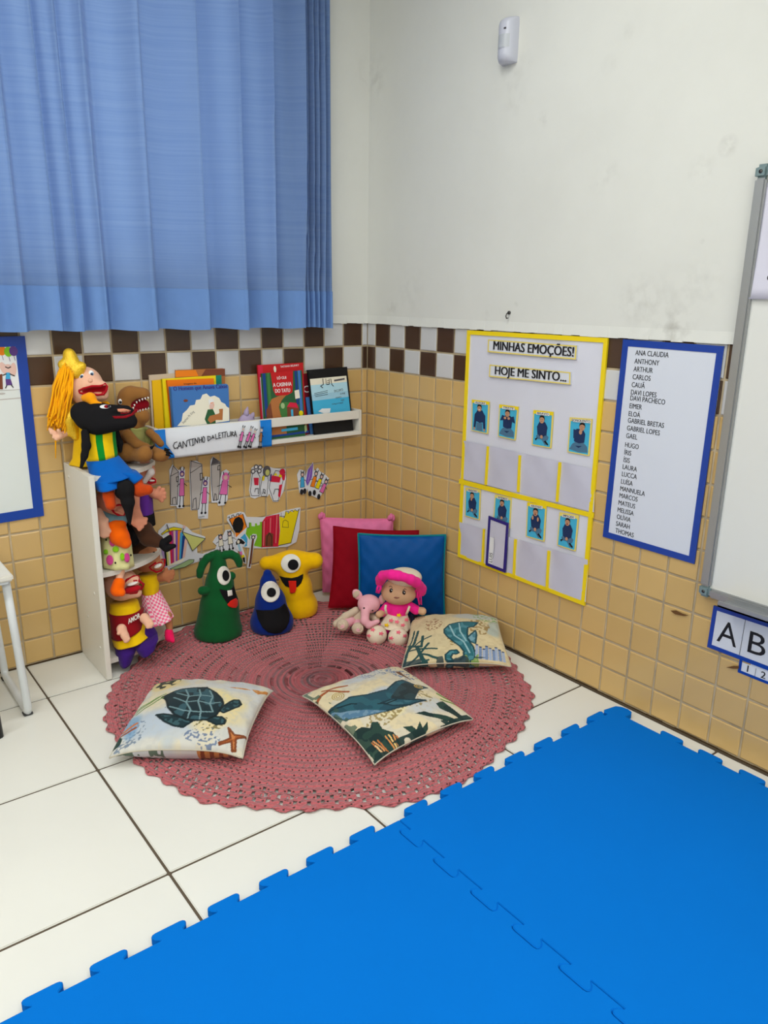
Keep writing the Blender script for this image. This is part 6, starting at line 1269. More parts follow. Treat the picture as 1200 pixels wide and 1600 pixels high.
# ================================================================ rug, mats, cushions
M('rug_cotton', (198, 106, 111), .95, .08, bump='noise', scale=260, bstr=.5, sheen=.2, var=.06, vscale=30)
RC, RR = (-7.27, -7.30), 7.17
def stitch_relief():
    """rows of crochet stitches: relief only, round the rug's centre"""
    nt = M('rug_cotton').node_tree; N = nt.nodes.new; Lk = nt.links.new
    def math_(op, a, b=None):
        n = N('ShaderNodeMath'); n.operation = op
        for i, v in enumerate((a, b)):
            if v is None: continue
            if hasattr(v, 'node'): Lk(v, n.inputs[i])
            else: n.inputs[i].default_value = v
        return n.outputs[0]
    tc = N('ShaderNodeTexCoord'); sub = N('ShaderNodeVectorMath'); sub.operation = 'SUBTRACT'; sub.inputs[1].default_value = (RC[0] * U, RC[1] * U, 0); Lk(tc.outputs['Object'], sub.inputs[0])
    sx = N('ShaderNodeSeparateXYZ'); Lk(sub.outputs[0], sx.inputs[0])
    rad = math_('SQRT', math_('ADD', math_('MULTIPLY', sx.outputs[0], sx.outputs[0]), math_('MULTIPLY', sx.outputs[1], sx.outputs[1])))
    ang = math_('ARCTAN2', sx.outputs[1], sx.outputs[0])
    rows = math_('SINE', math_('MULTIPLY', rad, 2 * math.pi * 58 / (RR * U)))
    sts = math_('SINE', math_('ADD', math_('MULTIPLY', ang, 174), math_('MULTIPLY', rad, 160)))
    hgt = math_('ADD', rows, math_('MULTIPLY', sts, .8))
    bp = N('ShaderNodeBump'); bp.inputs['Strength'].default_value = .9; bp.inputs['Distance'].default_value = .003; Lk(hgt, bp.inputs['Height'])
    b = nt.nodes['Principled BSDF']; old = b.inputs['Normal'].links[0].from_node; Lk(old.outputs[0], bp.inputs['Normal']); Lk(bp.outputs[0], b.inputs['Normal'])
stitch_relief()
def rug():
    NR, NT = 58, 348; V = []; F = []
    hole = np.zeros((NR, NT))
    for i in range(NR):
        rr = (i + .5) / NR
        for k in range(NT):
            th = 2 * math.pi * k / NT
            ph = (th / (2 * math.pi) * 9 + rr * 1.2) % 1.0          # swirling petals of close stitches; filet mesh between
            half = .5 * max(0.0, math.sin(math.pi * min(1, max(0, (rr - .06) / .62)))) ** .8
            solid = rr < .12 or abs(ph - .5) < half * .55
            if rr > .68:
                ph2 = (th / (2 * math.pi) * 18 + rr * .8) % 1.0
                solid = abs(ph2 - .5) < .2 or .74 < rr < .77 or .86 < rr < .88
            if not solid and i % 2 == 0 and k % 2 == 0 and rr < .97: hole[i, k] = .93 if rng.random() < .95 else 0
            elif .885 < rr < .985 and i % 2 == 1 and k % 3 == (i // 2) % 3: hole[i, k] = .85
            elif i % 2 == 1 and (k + i // 2) % 2 == 0 and rr > .05 and rng.random() < .85: hole[i, k] = .42
    def pos(i, k, extra=0.0):
        rr = i / NR; th = 2 * math.pi * k / NT
        R_ = RR * rr
        if rr > .9: R_ *= 1 + .010 * (rr - .9) / .1 * math.sin(th * 62) + .012 * (rr - .9) / .1 * math.sin(th * 7 + 1) + .006 * (rr - .9) / .1 * math.sin(th * 17 + 2)
        z = .045 + .05 * (i % 2) * (1 if i < NR else 0) + .022 * ((k + i // 2) % 2) + .012 * math.sin(th * 23 + rr * 8) * rr + .035 * max(0, rr - .75) * 4 * max(0, math.sin(th * 5 + .6)) * .5
        x = RC[0] + R_ * math.cos(th) ; y = RC[1] + R_ * math.sin(th)
        return (min(x, -.03), min(y, -.03), z)
    for i in range(NR + 1):
        for k in range(NT): V.append(pos(i, k))
    for i in range(1, NR):
        for k in range(NT):
            k2 = (k + 1) % NT; a, b, c, d = i * NT + k, i * NT + k2, (i + 1) * NT + k2, (i + 1) * NT + k
            if hole[i, k] == 0: F.append((a, d, c, b)); continue
            P = [Vector(V[j]) for j in (a, b, c, d)]; c0 = sum(P, Vector()) / 4; n = len(V); s = hole[i, k]
            V.extend(tuple(c0 + (p - c0) * s) for p in P)
            for (o0, o1, i0, i1) in ((a, b, n, n + 1), (b, c, n + 1, n + 2), (c, d, n + 2, n + 3), (d, a, n + 3, n)): F.append((o0, i0, i1, o1))
    F.append([NT + k for k in range(NT)])
    o = mesh_obj('crochet_rug', V, F, ['rug_cotton'], None, smooth=True)
    md = o.modifiers.new('thickness', 'SOLIDIFY'); md.thickness = .03 * U; md.offset = -1
    return tag(o, 'large round dusty pink crochet rug with scalloped edge', 'rug')
rug()

M('eva_foam', (0, 112, 206), .85, .08, bump='noise', scale=900, bstr=.12, var=.02, vscale=4)
TAB = ((-.27, -.0), (-.275, .03), (-.36, .10), (-.40, .17), (-.40, .22), (-.36, .26), (-.29, .275), (.29, .275), (.36, .26), (.40, .22), (.40, .17), (.36, .10), (.275, .03), (.27, -.0))
def tooth_edge(a, b, nrm, ph, p=1.262):
    """an edge walked tooth by tooth: dovetail tabs, wider at the tip, with rounded corners"""
    a, b = Vector(a), Vector(b); d = (b - a); L = d.length; d.normalize(); n = Vector(nrm); t = ph; out = []
    while t + p < L + .01:
        out += [tuple(a + d * (t + p / 2 + s * .93) + n * h) for s, h in TAB]; t += p
    return out
def foam_mat(out, label):
    cx, cy = np.mean(np.array(out), 0); P = [(a - cx, b - cy) for a, b in out]
    if sum(P[i - 1][0] * P[i][1] - P[i][0] * P[i - 1][1] for i in range(len(P))) < 0: P = P[::-1]
    n = len(P); e = .025; T = .19
    Pi = []
    for i in range(n):
        a, b, c = Vector(P[i - 1]), Vector(P[i]), Vector(P[(i + 1) % n]); d1 = (b - a).normalized(); d2 = (c - b).normalized(); nn = Vector((-d1.y - d2.y, d1.x + d2.x))
        if nn.length < 1e-6: nn = Vector((-d1.y, d1.x))
        nn.normalize(); Pi.append(tuple(b + nn * e))
    V = [(a, b, 0.0) for a, b in P] + [(a, b, T - e) for a, b in P] + [(a, b, T) for a, b in Pi]; F = []
    for i in range(n):
        j = (i + 1) % n; F.append((i, j, j + n, i + n)); F.append((i + n, j + n, j + 2 * n, i + 2 * n))
    for Q, o_, sg in ((Pi, 2 * n, 1), (P, 0, -1)):
        for t in tessellate_polygon([[Vector((a, b, 0)) for a, b in Q]]):
            q = [Vector(Q[i]) for i in t]; t = t if (q[1] - q[0]).cross(q[2] - q[0]) * sg > 0 else t[::-1]; F.append(tuple(i + o_ for i in t))
    o = mesh_obj('foam_mat', V, F, ['eva_foam'], None); o.location = (cx * U, cy * U, 0.002)
    return tag(o, label, 'mat', 'blue interlocking foam mats')
Y1, Y0, XR, XS = -14.86, -24.1, -.96, -9.95
seam = tooth_edge((XS, Y1), (XS, Y0), (-1, 0), .07)
corner = [(XR, -15.30), (-.62, -15.30), (-.52, -15.24), (-.47, -15.08), (-.52, -14.86), (-.64, -14.70), (-1.14, -14.62), (-1.26, -14.70), (-1.27, Y1)]
right = corner + tooth_edge((-1.30 + .26, Y1), (XS, Y1), (0, 1), .0)[:] + [(XS, Y1)] + seam + [(XS, Y0)] + tooth_edge((XS, Y0), (XR, Y0), (0, -1), .12) + [(XR, Y0)] + tooth_edge((XR, Y0), (XR, -15.4), (1, 0), .31)
foam_mat(right, 'blue foam puzzle mat lying along the right wall')
seamL = [(x - .02, y) for x, y in seam]; XS2 = XS - .02
left = [(XS2, Y1)] + seamL + [(XS2, Y0)] + tooth_edge((XS2, Y0), (-19.4, Y0), (0, -1), .12) + [(-19.4, Y0)] + tooth_edge((-19.4, Y0), (-19.4, Y1), (-1, 0), .12) + [(-19.4, Y1)] + tooth_edge((-10.0, Y1), (-19.4, Y1), (0, 1), .36)[::-1]
foam_mat(left, 'blue foam puzzle mat farther from the wall, joined to its neighbour by a toothed seam')

# ---------------------------------------------------------------- cushions
class Canvas:
    """printed cloth: colours per point of a fine grid, (u, v) in -1..1"""
    def __init__(s, N, base):
        s.N = N; t = np.linspace(-1, 1, N); s.u, s.v = np.meshgrid(t, t, indexing='xy'); s.c = np.zeros((N, N, 3)); s.c[:] = base
    def noise(s, f, seed=0):
        r_ = np.random.default_rng(seed); g = r_.random((f + 3, f + 3)); x = (s.u + 1) / 2 * f; y = (s.v + 1) / 2 * f
        i, j = x.astype(int), y.astype(int); fx, fy = x - i, y - j; fx = fx * fx * (3 - 2 * fx); fy = fy * fy * (3 - 2 * fy)
        return (g[j, i] * (1 - fx) + g[j, i + 1] * fx) * (1 - fy) + (g[j + 1, i] * (1 - fx) + g[j + 1, i + 1] * fx) * fy
    def put(s, mask, col, a=1.0):
        m = (np.asarray(mask, float) * a)[..., None]; s.c = s.c * (1 - m) + np.array(col, float) * m; return s
    def inside(s, P):
        m = np.zeros(s.u.shape, bool); n = len(P)
        for i in range(n):
            (x0, y0), (x1, y1) = P[i], P[(i + 1) % n]
            if y0 == y1: continue
            c = ((s.v > y0) != (s.v > y1)) & (s.u < (x1 - x0) * (s.v - y0) / (y1 - y0) + x0); m ^= c
        return m
    def dist(s, P):
        d = np.full(s.u.shape, 9.0)
        for (x0, y0), (x1, y1) in zip(P[:-1], P[1:]):
            dx, dy = x1 - x0, y1 - y0; t = np.clip(((s.u - x0) * dx + (s.v - y0) * dy) / (dx * dx + dy * dy + 1e-9), 0, 1)
            d = np.minimum(d, np.hypot(s.u - x0 - t * dx, s.v - y0 - t * dy))
        return d
    def poly(s, P, col, tex=None, f=20, seed=1, edge=None):
        m = s.inside(P); s.put(m, col)
        if tex is not None: s.put(m & (s.noise(f, seed) > .52), tex, .8)
        if edge is not None: s.put(s.dist(list(P) + [P[0]]) < .018, edge, .9)
        return s
    def line(s, P, w, col, taper=0): return s.put(s.dist(P) < w, col)
    def blotch(s, c, r_, col, a=.8, f=9, seed=0):
        d = np.hypot((s.u - c[0]) / r_[0], (s.v - c[1]) / r_[1]) + (s.noise(f, seed) - .5) * .9; return s.put(np.clip((1 - d) * 2.5, 0, 1), col, a)
    def dots(s, c, r_, col, f=60, thr=.62, seed=3):
        d = np.hypot((s.u - c[0]) / r_[0], (s.v - c[1]) / r_[1]) + (s.noise(8, seed + 1) - .5) * .6; return s.put((d < 1) & (s.noise(f, seed) > thr), col, .85)
def cloth_col(name, rough=.85):
    m = M(name, (200, 190, 170), rough, .15, bump='weave', scale=420, bstr=.12, sheen=.1); nt = m.node_tree
    a = nt.nodes.new('ShaderNodeVertexColor'); a.layer_name = 'print'; nt.links.new(a.outputs['Color'], nt.nodes['Principled BSDF'].inputs['Base Color']); return m
cloth_col('printed_cloth')
def pillow(name, corners, hgt, mat, label, group, canvas=None, N=60, pinch=.07, below=.6, wrinkle=.02, seed=0, edge_lift=0.0, piping=None, power=.5, rest=None):
    """TL, TR, BR, BL corners; the swell follows the cushion's own normal"""
    C = [Vector(c) for c in corners]; cen = sum(C, Vector()) / 4
    n = ((C[1] - C[3]).cross(C[0] - C[2])).normalized()
    root = empty(name, cen, 0, label, 'cushion', group)
    if canvas is not None: N = canvas.N
    t = np.linspace(-1, 1, N); u_, v_ = np.meshgrid(t, t, indexing='xy')
    a = u_ * (1 - pinch * (1 - v_ ** 2) * np.abs(u_) ** 3); b = v_ * (1 - pinch * (1 - u_ ** 2) * np.abs(v_) ** 3)
    ca, cb = (a + 1) / 2, (b + 1) / 2
    c_ = [np.array(c - cen) for c in C]
    P = (c_[0] * ((1 - ca) * cb)[..., None] + c_[1] * (ca * cb)[..., None] + c_[2] * (ca * (1 - cb))[..., None] + c_[3] * ((1 - ca) * (1 - cb))[..., None])
    prof = ((1 - u_ ** 2) * (1 - v_ ** 2)); prof = np.maximum(prof, 0) ** power
    rr = np.random.default_rng(seed); w = np.zeros_like(u_)
    for _ in range(9):
        th = rr.random() * math.pi; f_ = rr.uniform(3, 9); w += np.sin((u_ * math.cos(th) + v_ * math.sin(th)) * f_ + rr.random() * 6)
    rim = np.maximum(np.abs(u_), np.abs(v_)); edge_w = np.sin(u_ * 17 + seed) * np.sin(v_ * 15 + seed * 2)
    w = (w / 9 + edge_w * rim ** 2 * .8) * wrinkle * np.clip(prof * 3, 0, 1)
    lift = edge_lift * (1 - u_ ** 4) * v_ ** 6 + edge_lift * (1 - v_ ** 4) * u_ ** 6
    up = P + np.array(n) * (prof * hgt + w + lift)[..., None]; dn = P - np.array(n) * (prof * hgt * below - lift)[..., None]
    if rest is not None: dn[..., 2] = np.maximum(dn[..., 2], np.minimum(rest - cen.z, P[..., 2]))      # flattened where it lies on the rug
    idx = np.arange(N * N).reshape(N, N)
    q = np.stack([idx[:-1, :-1], idx[:-1, 1:], idx[1:, 1:], idx[1:, :-1]], -1).reshape(-1, 4)
    V1 = up.reshape(-1, 3)
    if canvas is None:
        cover = mesh_obj('cover', np.concatenate([V1, dn.reshape(-1, 3)]), np.concatenate([q, q[:, ::-1] + N * N]), [mat], root, smooth=True)
    else:
        cover = mesh_obj('cover', np.concatenate([V1, dn.reshape(-1, 3)]), np.concatenate([q, q[:, ::-1] + N * N]), [mat], root, smooth=True)
        at = cover.data.color_attributes.new('print', 'FLOAT_COLOR', 'POINT'); L_ = np.array(canvas.c) / 255.0
        L_ = np.where(L_ <= .04045, L_ / 12.92, ((L_ + .055) / 1.055) ** 2.4).reshape(-1, 3); L_ = np.concatenate([L_, np.ones((len(L_), 1))], 1)
        und = np.array(getattr(canvas, 'under', canvas.c)) / 255.0; und = np.where(und <= .04045, und / 12.92, ((und + .055) / 1.055) ** 2.4).reshape(-1, 3); und = np.concatenate([und, np.ones((len(und), 1))], 1)
        at.data.foreach_set('color', np.concatenate([L_, und]).astype(np.float32).ravel())
    ring = [P[0, i] + np.array(n) * lift[0, i] for i in range(N)] + [P[i, -1] + np.array(n) * lift[i, -1] for i in range(1, N)] + [P[-1, i] + np.array(n) * lift[-1, i] for i in range(N - 2, -1, -1)] + [P[i, 0] + np.array(n) * lift[i, 0] for i in range(N - 2, 0, -1)]
    ring = ring[::max(1, len(ring) // 120)] + [ring[0]]
    mb = MB(); mb.tube([tuple(p) for p in ring], .05 if piping else .022, 6, cap=False); mb.build('piping' if piping else 'seam', [piping or ('seam_cloth' if canvas is not None else mat)], root)
    return root
felt('satin_pink', (226, 118, 164), .5, bstr=.1, sheen=0); felt('velvet_red', (136, 4, 24), .8, bstr=.1, sheen=0); felt('satin_blue', (0, 74, 142), .42, bstr=.08, sheen=0); felt('piping_teal', (0, 118, 128), .5); felt('seam_cloth', (190, 182, 164), .9)
gu = 'plain cushions propped in the corner'
pk = pillow('cushion', [(-2.78, -.32, 3.62), (-.34, -2.44, 3.66), (-.46, -2.75, .22), (-2.86, -.62, .2)], .55, 'satin_pink', 'pink cushion with gathered corners, rearmost in the corner', gu, seed=3, wrinkle=.06, below=.45, pinch=.02, power=.35)
for c_ in ((-2.72, -.36, 3.58), (-.42, -2.42, 3.62)):
    mb = MB(); o_ = Vector(c_) - Vector(pk.location) / U
    for k in range(6): a = k * 1.05; mb.ball((o_.x + .1 * math.cos(a), o_.y + .08 * math.sin(a), o_.z + .1 + .05 * math.sin(2 * a)), (.09, .09, .13), 0, 10, 8)
    mb.build('gathered_corner', ['satin_pink'], pk)
pillow('cushion', [(-3.05, -1.75, 3.62), (-.45, -4.34, 3.62), (-.9, -4.95, .2), (-3.72, -2.35, .24)], .42, 'velvet_red', 'dark red cushion between the pink and the blue ones', gu, seed=5, wrinkle=.03, below=.5, pinch=.05)
pillow('cushion', [(-3.02, -3.52, 3.72), (-.2, -5.72, 3.72), (-.3, -5.95, .28), (-3.32, -3.95, .2)], .45, 'satin_blue', 'blue cushion with teal piping, foremost in the corner', gu, seed=8, wrinkle=.035, below=.6, pinch=.035, piping='piping_teal')

gs = 'printed sea cushions lying on the rug'
def printed_pillow(corners, hgt, pinch, lift, power, label, canvas, seed): return pillow('cushion', corners, hgt, 'printed_cloth', label, gs, canvas, pinch=pinch, edge_lift=lift, power=power, below=.8, wrinkle=.03, seed=seed, rest=.13)
cream, sand, haze, navy = (222, 208, 172), (206, 188, 142), (190, 198, 208), (26, 52, 58)
N_ = 230
# turtle
c = Canvas(N_, (214, 206, 184)); c.put(c.noise(7, 4) > .5, (204, 204, 200), .7); c.blotch((-.3, -.45), (.7, .5), (176, 190, 206), .8, 7, 2); c.blotch((.6, .6), (.5, .4), (196, 200, 206), .8, 6, 5); c.blotch((.25, .0), (.5, .35), (228, 210, 150), .8, 6, 7); c.blotch((.45, -.45), (.4, .3), (226, 206, 150), .7, 6, 8); c.blotch((-.75, .75), (.45, .35), (220, 196, 130), .9, 8, 9); c.blotch((-.6, .1), (.4, .3), (222, 204, 160), .6, 8, 10)
c.put(c.noise(40, 21) > .62, (186, 188, 186), .25)
c.dots((-.1, -.1), (.35, .28), (120, 130, 150), 70, .66, 4); c.dots((.35, -.45), (.25, .25), (120, 110, 70), 60, .68, 5); c.dots((.35, -.8), (.3, .2), (100, 116, 146), 70, .6, 6); c.dots((-.8, -.75), (.2, .3), (110, 126, 146), 70, .62, 7)
c.put((np.hypot((c.u + .8) / .3, (c.v - .8) / .35) < 1) & (c.noise(22, 14) > .5), (38, 44, 36), .9)
tb = [(-0.568,0.11),(-0.497,0.158),(-0.425,0.24),(-0.328,0.317),(-0.144,0.356),(0.071,0.368),(0.262,0.214),(0.403,0.057),(0.465,-0.077),(0.463,-0.239),(0.436,-0.391),(0.327,-0.497),(0.152,-0.529),(0.014,-0.528),(-0.207,-0.413),(-0.359,-0.238),(-0.452,-0.039)]
for P in ([(-0.499,-0.385),(-0.405,-0.381),(-0.196,-0.446),(0.01,-0.512),(0.114,-0.553),(0.012,-0.676),(-0.133,-0.647),(-0.327,-0.543)], [(0.446,-0.263),(0.497,-0.107),(0.587,0.09),(0.663,0.131),(0.725,0.046),(0.703,-0.057),(0.615,-0.182),(0.528,-0.3)], [(0.305,-0.5),(0.397,-0.417),(0.533,-0.404),(0.603,-0.444),(0.602,-0.527),(0.485,-0.568)], [(-0.144,0.356),(0.068,0.381),(0.131,0.267),(0.096,0.205),(-0.068,0.191)], [(-0.573,0.088),(-0.501,0.169),(-0.405,0.036),(-0.425,-0.046)]): c.poly(P, (30, 52, 58), (62, 98, 104), 46, 11, (20, 34, 38))
c.poly(tb, (28, 46, 52), (58, 94, 104), 16, 12, (18, 30, 34))
for L in ([(-0.352,0.025),(-0.11,-0.13),(0.065,-0.083),(0.268,-0.135),(0.41,-0.054)], [(-0.34,-0.223),(-0.092,-0.334),(0.148,-0.358),(0.369,-0.32)], [(-0.244,0.285),(-0.117,0.043),(-0.11,-0.13),(0.019,-0.315),(0.028,-0.496)], [(-0.022,0.277),(0.057,0.097),(0.065,-0.083),(0.188,-0.336),(0.212,-0.498)], [(0.149,0.27),(0.252,0.082),(0.268,-0.135),(0.369,-0.32)], [(-0.352,0.168),(-0.117,0.043),(0.057,0.097),(0.252,0.082)]): c.line(L, .012, (116, 146, 150))
st = [(0.691,-0.596),(0.813,-0.698),(1.003,-0.644),(0.854,-0.773),(0.881,-0.955),(0.833,-0.97),(0.795,-0.823),(0.637,-0.935),(0.619,-0.906),(0.766,-0.768)]
c.poly(st, (170, 92, 44), (200, 130, 76), 30, 3, (120, 60, 30))
c.poly([(0.745,0.608),(0.992,0.741),(1,0.647),(0.888,0.478)], (196, 128, 60), (226, 180, 120), 40, 4); c.poly([(0.379,0.482),(0.648,0.59),(0.754,0.577),(0.528,0.478)], (196, 128, 60), (226, 190, 130), 40, 4)
for a, b in (((-.95, -.1), (-.55, .2)), ((-.98, -.2), (-.62, .12)), ((-.9, -.25), (-.55, .08))): c.line([a, b], .016, (108, 140, 70))
c.blotch((-.9, -.5), (.2, .3), (110, 150, 186), .7, 8, 6); c.line([(-.95, -.62), (-.78, -.5)], .03, (196, 120, 80)); c.line([(-.95, -.7), (-.75, -.6)], .02, (150, 80, 50))
c.put((c.v < -.6) & (c.u < -.82) & (c.noise(12, 3) > .45), (34, 56, 50), .9)
un = Canvas(N_, (214, 206, 190)); un.c = c.c.copy(); un.blotch((0, -.9), (.8, .2), (196, 196, 202), .8); un.put((un.v < -.7) & (un.u < -.2) & (un.noise(44, 9) > .55), (64, 84, 66), .8); un.put((un.v < -.7) & (un.u > .3) & (un.u < .85), (186, 112, 50), .9); un.put((un.v < -.7) & (un.u > .3) & (un.u < .85) & (np.sin(un.u * 44 + un.v * 9) > .1), (112, 44, 18), .85); c.under = un.c
printed_pillow([(-12.38,-4.95,0.45),(-9.42,-7.58,0.45),(-12,-10.3,0.36),(-15,-8.02,0.36)], 0.8, 0.05, 0.22, 0.5, 'cushion printed with a dark sea turtle and an orange starfish', c, 2)
# whale
c = Canvas(N_, (222, 206, 168)); c.put(c.noise(6, 4) > .55, (212, 204, 186), .7); c.blotch((-.05, .75), (.5, .25), (182, 192, 206), .7, 7, 1); c.blotch((.1, -.05), (.8, .3), (186, 196, 210), .8, 6, 2); c.blotch((.3, -.55), (.4, .3), (186, 194, 206), .6, 7, 6); c.blotch((-.1, -.35), (.35, .2), (230, 216, 164), .8, 7, 3); c.put(c.noise(40, 22) > .64, (196, 184, 160), .35)
c.dots((.35, .8), (.5, .2), (104, 124, 156), 70, .64, 4); c.dots((.75, .45), (.25, .3), (92, 116, 150), 70, .58, 5); c.dots((-.35, -.35), (.35, .2), (150, 130, 80), 60, .62, 6); c.dots((.35, -.3), (.35, .2), (150, 130, 80), 60, .62, 7)
c.poly([(-0.994,0.29),(-0.828,0.278),(-0.534,0.284),(-0.292,0.146),(0.072,0.088),(0.388,0.243),(0.54,0.261),(0.643,0.05),(0.839,-0.066),(0.556,-0.129),(0.282,-0.334),(0.475,-0.42),(0.061,-0.409),(-0.276,-0.365),(-0.642,-0.24),(-0.92,-0.09),(-1,0.146),(-1.011,0.25)], (44, 92, 104), (36, 74, 88), 14, 5, (26, 54, 64))
c.poly([(-0.038,-0.136),(0.405,0.139),(0.529,0.165),(0.661,-0.01),(0.606,-0.113),(0.296,-0.317),(0.109,-0.27)], (34, 50, 54), (44, 66, 70), 18, 6); c.poly([(-1.007,0.233),(-0.873,0.093),(-0.654,-0.049),(-0.426,-0.24),(-0.276,-0.365),(-0.642,-0.24),(-0.92,-0.09),(-1,0.146)], (84, 122, 150), (120, 150, 170), 40, 6)
c.poly([(-0.248,-0.168),(-0.008,-0.178),(0.203,-0.312),(0.472,-0.423),(0.12,-0.416),(-0.116,-0.317)], (40, 84, 98), (64, 108, 120), 24, 8, (24, 50, 60)); c.line([(-0.987,0.264),(-0.814,0.209),(-0.622,0.12),(-0.567,0.067)], .014, (18, 36, 44)); c.line([(-0.3,-0.155),(-0.166,-0.221),(0.019,-0.224)], .012, (20, 40, 48))
c.line([(-1.012,0.586),(-0.852,0.685),(-0.666,0.728),(-0.563,0.555),(-0.459,0.433)], .026, (160, 84, 44)); c.line([(-0.747,0.794),(-0.569,0.735),(-0.359,0.627)], .022, (160, 84, 44))
for r_ in (.03, .065, .10): c.put(np.abs(np.hypot(c.u + .66, c.v - .45) - r_) < .009, (176, 150, 80))
c.poly([(0.691,0.67),(0.781,0.644),(0.732,0.404),(0.701,0.199),(0.667,0.415)], (110, 70, 44))
dk = (28, 50, 48)
for P in ([(-0.947,-0.377),(-0.815,-0.381),(-0.707,-0.487),(-0.613,-0.405),(-0.535,-0.463),(-0.557,-0.613),(-0.514,-0.678),(-0.449,-0.755),(-0.459,-0.851),(-0.451,-0.973),(-0.463,-1),(-0.64,-1.025),(-0.872,-1.002),(-0.972,-0.968),(-1.002,-0.75),(-1,-0.493),(-1,-0.279),(-0.997,-0.397)], [(-0.268,-0.758),(-0.117,-0.804),(-0.1,-0.912),(0.055,-0.782),(0.028,-0.906),(0.173,-0.834),(0.1,-0.962),(0.031,-1),(-0.091,-1),(-0.193,-1.009),(-0.202,-0.925)], [(0.594,-0.536),(0.783,-0.506),(0.792,-0.685),(0.837,-0.895),(0.811,-1.001),(0.727,-0.947),(0.669,-0.782),(0.575,-0.656)], [(0.087,-0.615),(0.265,-0.633),(0.379,-0.732),(0.561,-0.831),(0.685,-1.002),(0.643,-1.02),(0.375,-0.999),(0.526,-0.96),(0.323,-0.805),(0.184,-0.694)], [(0.124,-1),(0.381,-0.989),(0.694,-0.99),(1.015,-0.953),(0.928,-1.011),(0.658,-1),(0.374,-1)]): c.poly(P, dk, (42, 70, 60), 14, 9)
for L, cc in (([(-0.85,-0.716),(-0.832,-0.859),(-0.788,-1.015)], (196, 116, 60)), ([(-0.814,-0.71),(-0.777,-0.868),(-0.749,-1.002)], (214, 150, 96)), ([(-0.746,-0.742),(-0.736,-0.896),(-0.722,-0.985)], (196, 116, 60)), ([(-0.832,-0.796),(-0.819,-0.927),(-0.814,-1.007)], (226, 190, 140)), ([(-0.603,-0.757),(-0.602,-0.923),(-0.6,-1.012)], (206, 140, 80)), ([(-0.546,-0.761),(-0.555,-0.922),(-0.553,-1.011)], (226, 190, 120)), ([(-0.484,-0.802),(-0.522,-0.94),(-0.505,-1.009)], (206, 140, 80)), ([(-0.459,-0.851),(-0.464,-0.968),(-0.474,-1.01)], (190, 110, 60))): c.line(L, .013, cc)
c.put((c.u < -.86) & (c.noise(20, 6) > .55), (60, 84, 70), .7); c.put((c.v < -.9) & (c.noise(18, 7) > .45), dk, .9)
c.line([(.86, -.3), (.98, -.5)], .03, (110, 140, 60)); c.line([(.8, -.45), (.97, -.62)], .025, (110, 140, 60)); c.put(np.abs(np.hypot(c.u - .66, c.v + .02) - .07) < .01, (180, 150, 80)); c.put(np.abs(np.hypot(c.u - .66, c.v + .02) - .035) < .01, (180, 150, 80))
printed_pillow([(-8.8,-8.35,0.4),(-4.98,-8.6,0.4),(-5.2,-12.7,0.34),(-9.15,-12.75,0.34)], 0.58, 0.06, 0.14, 0.55, 'cushion printed with a blue whale, seaweed and corals', c, 6)
# seahorse
c = Canvas(N_, (216, 198, 156)); c.put(c.noise(6, 4) > .5, (206, 190, 150), .6); c.put(c.noise(40, 23) > .62, (190, 172, 134), .3); c.blotch((.55, .75), (.5, .3), (176, 180, 180), .8, 6, 2); c.blotch((.85, .2), (.2, .5), (150, 170, 176), .6, 8, 3)
c.dots((.5, .15), (.25, .35), (150, 120, 70), 46, .5, 4); c.dots((-.45, .35), (.2, .3), (150, 110, 80), 60, .62, 5); c.dots((-.02, -.42), (.12, .16), (150, 120, 60), 50, .5, 6); c.dots((.75, .7), (.3, .3), (120, 156, 90), 50, .6, 8)
tl_ = (46, 104, 114)
c.poly([(-0.197,-0.023),(-0.084,0.172),(0.119,0.289),(0.322,0.35),(0.523,0.347),(0.404,0.109),(0.291,0.059),(0.264,-0.158),(0.258,-0.406),(0.343,-0.616),(0.369,-0.82),(0.334,-0.967),(0.219,-1.007),(0.064,-1),(-0.035,-1),(-0.142,-1),(-0.193,-0.967),(-0.189,-0.858),(-0.108,-0.749),(0.025,-0.735),(0.064,-0.818),(0.019,-0.849),(-0.057,-0.832),(-0.093,-0.922),(-0.055,-0.987),(0.052,-0.989),(0.145,-0.924),(0.155,-0.767),(0.097,-0.633),(-0.009,-0.492),(-0.141,-0.294),(-0.198,-0.162)], tl_, (84, 140, 150), 22, 5, (24, 62, 72))
c.poly([(0.251,-0.348),(0.438,-0.056),(0.447,-0.212),(0.396,-0.519),(0.309,-0.476)], (78, 126, 140), (130, 166, 176), 40, 6, (28, 66, 76))
for L in ([(-0.085,0.118),(0.001,-0.259),(0.173,-0.488),(0.262,-0.795)], [(-0.038,-1.006),(0.089,-1),(0.225,-0.987)], [(0.116,0.229),(0.124,-0.127),(0.221,-0.447)]): c.line(L, .016, (150, 186, 190))
gn = (38, 76, 76)
for L, w in (([(-0.963,-0.999),(-0.941,-0.633),(-0.817,-0.377),(-0.776,0.056)], .03), ([(-0.893,-0.62),(-0.7,-0.607),(-0.352,-0.66)], .022), ([(-0.754,-0.517),(-0.615,-0.931),(-0.555,-1)], .04), ([(-0.832,-0.492),(-0.644,-0.315),(-0.475,-0.239)], .02), ([(-0.691,-0.751),(-0.507,-0.823),(-0.353,-0.922)], .028), ([(-0.898,-0.997),(-0.73,-0.842),(-0.516,-0.468)], .025), ([(-0.834,-1.024),(-0.637,-0.989),(-0.506,-0.947)], .02), ([(-0.977,-0.74),(-0.883,-0.264),(-0.865,0.102)], .02), ([(-0.943,-0.439),(-0.656,-0.545),(-0.652,-0.184)], .03)): c.line(L, w, gn)
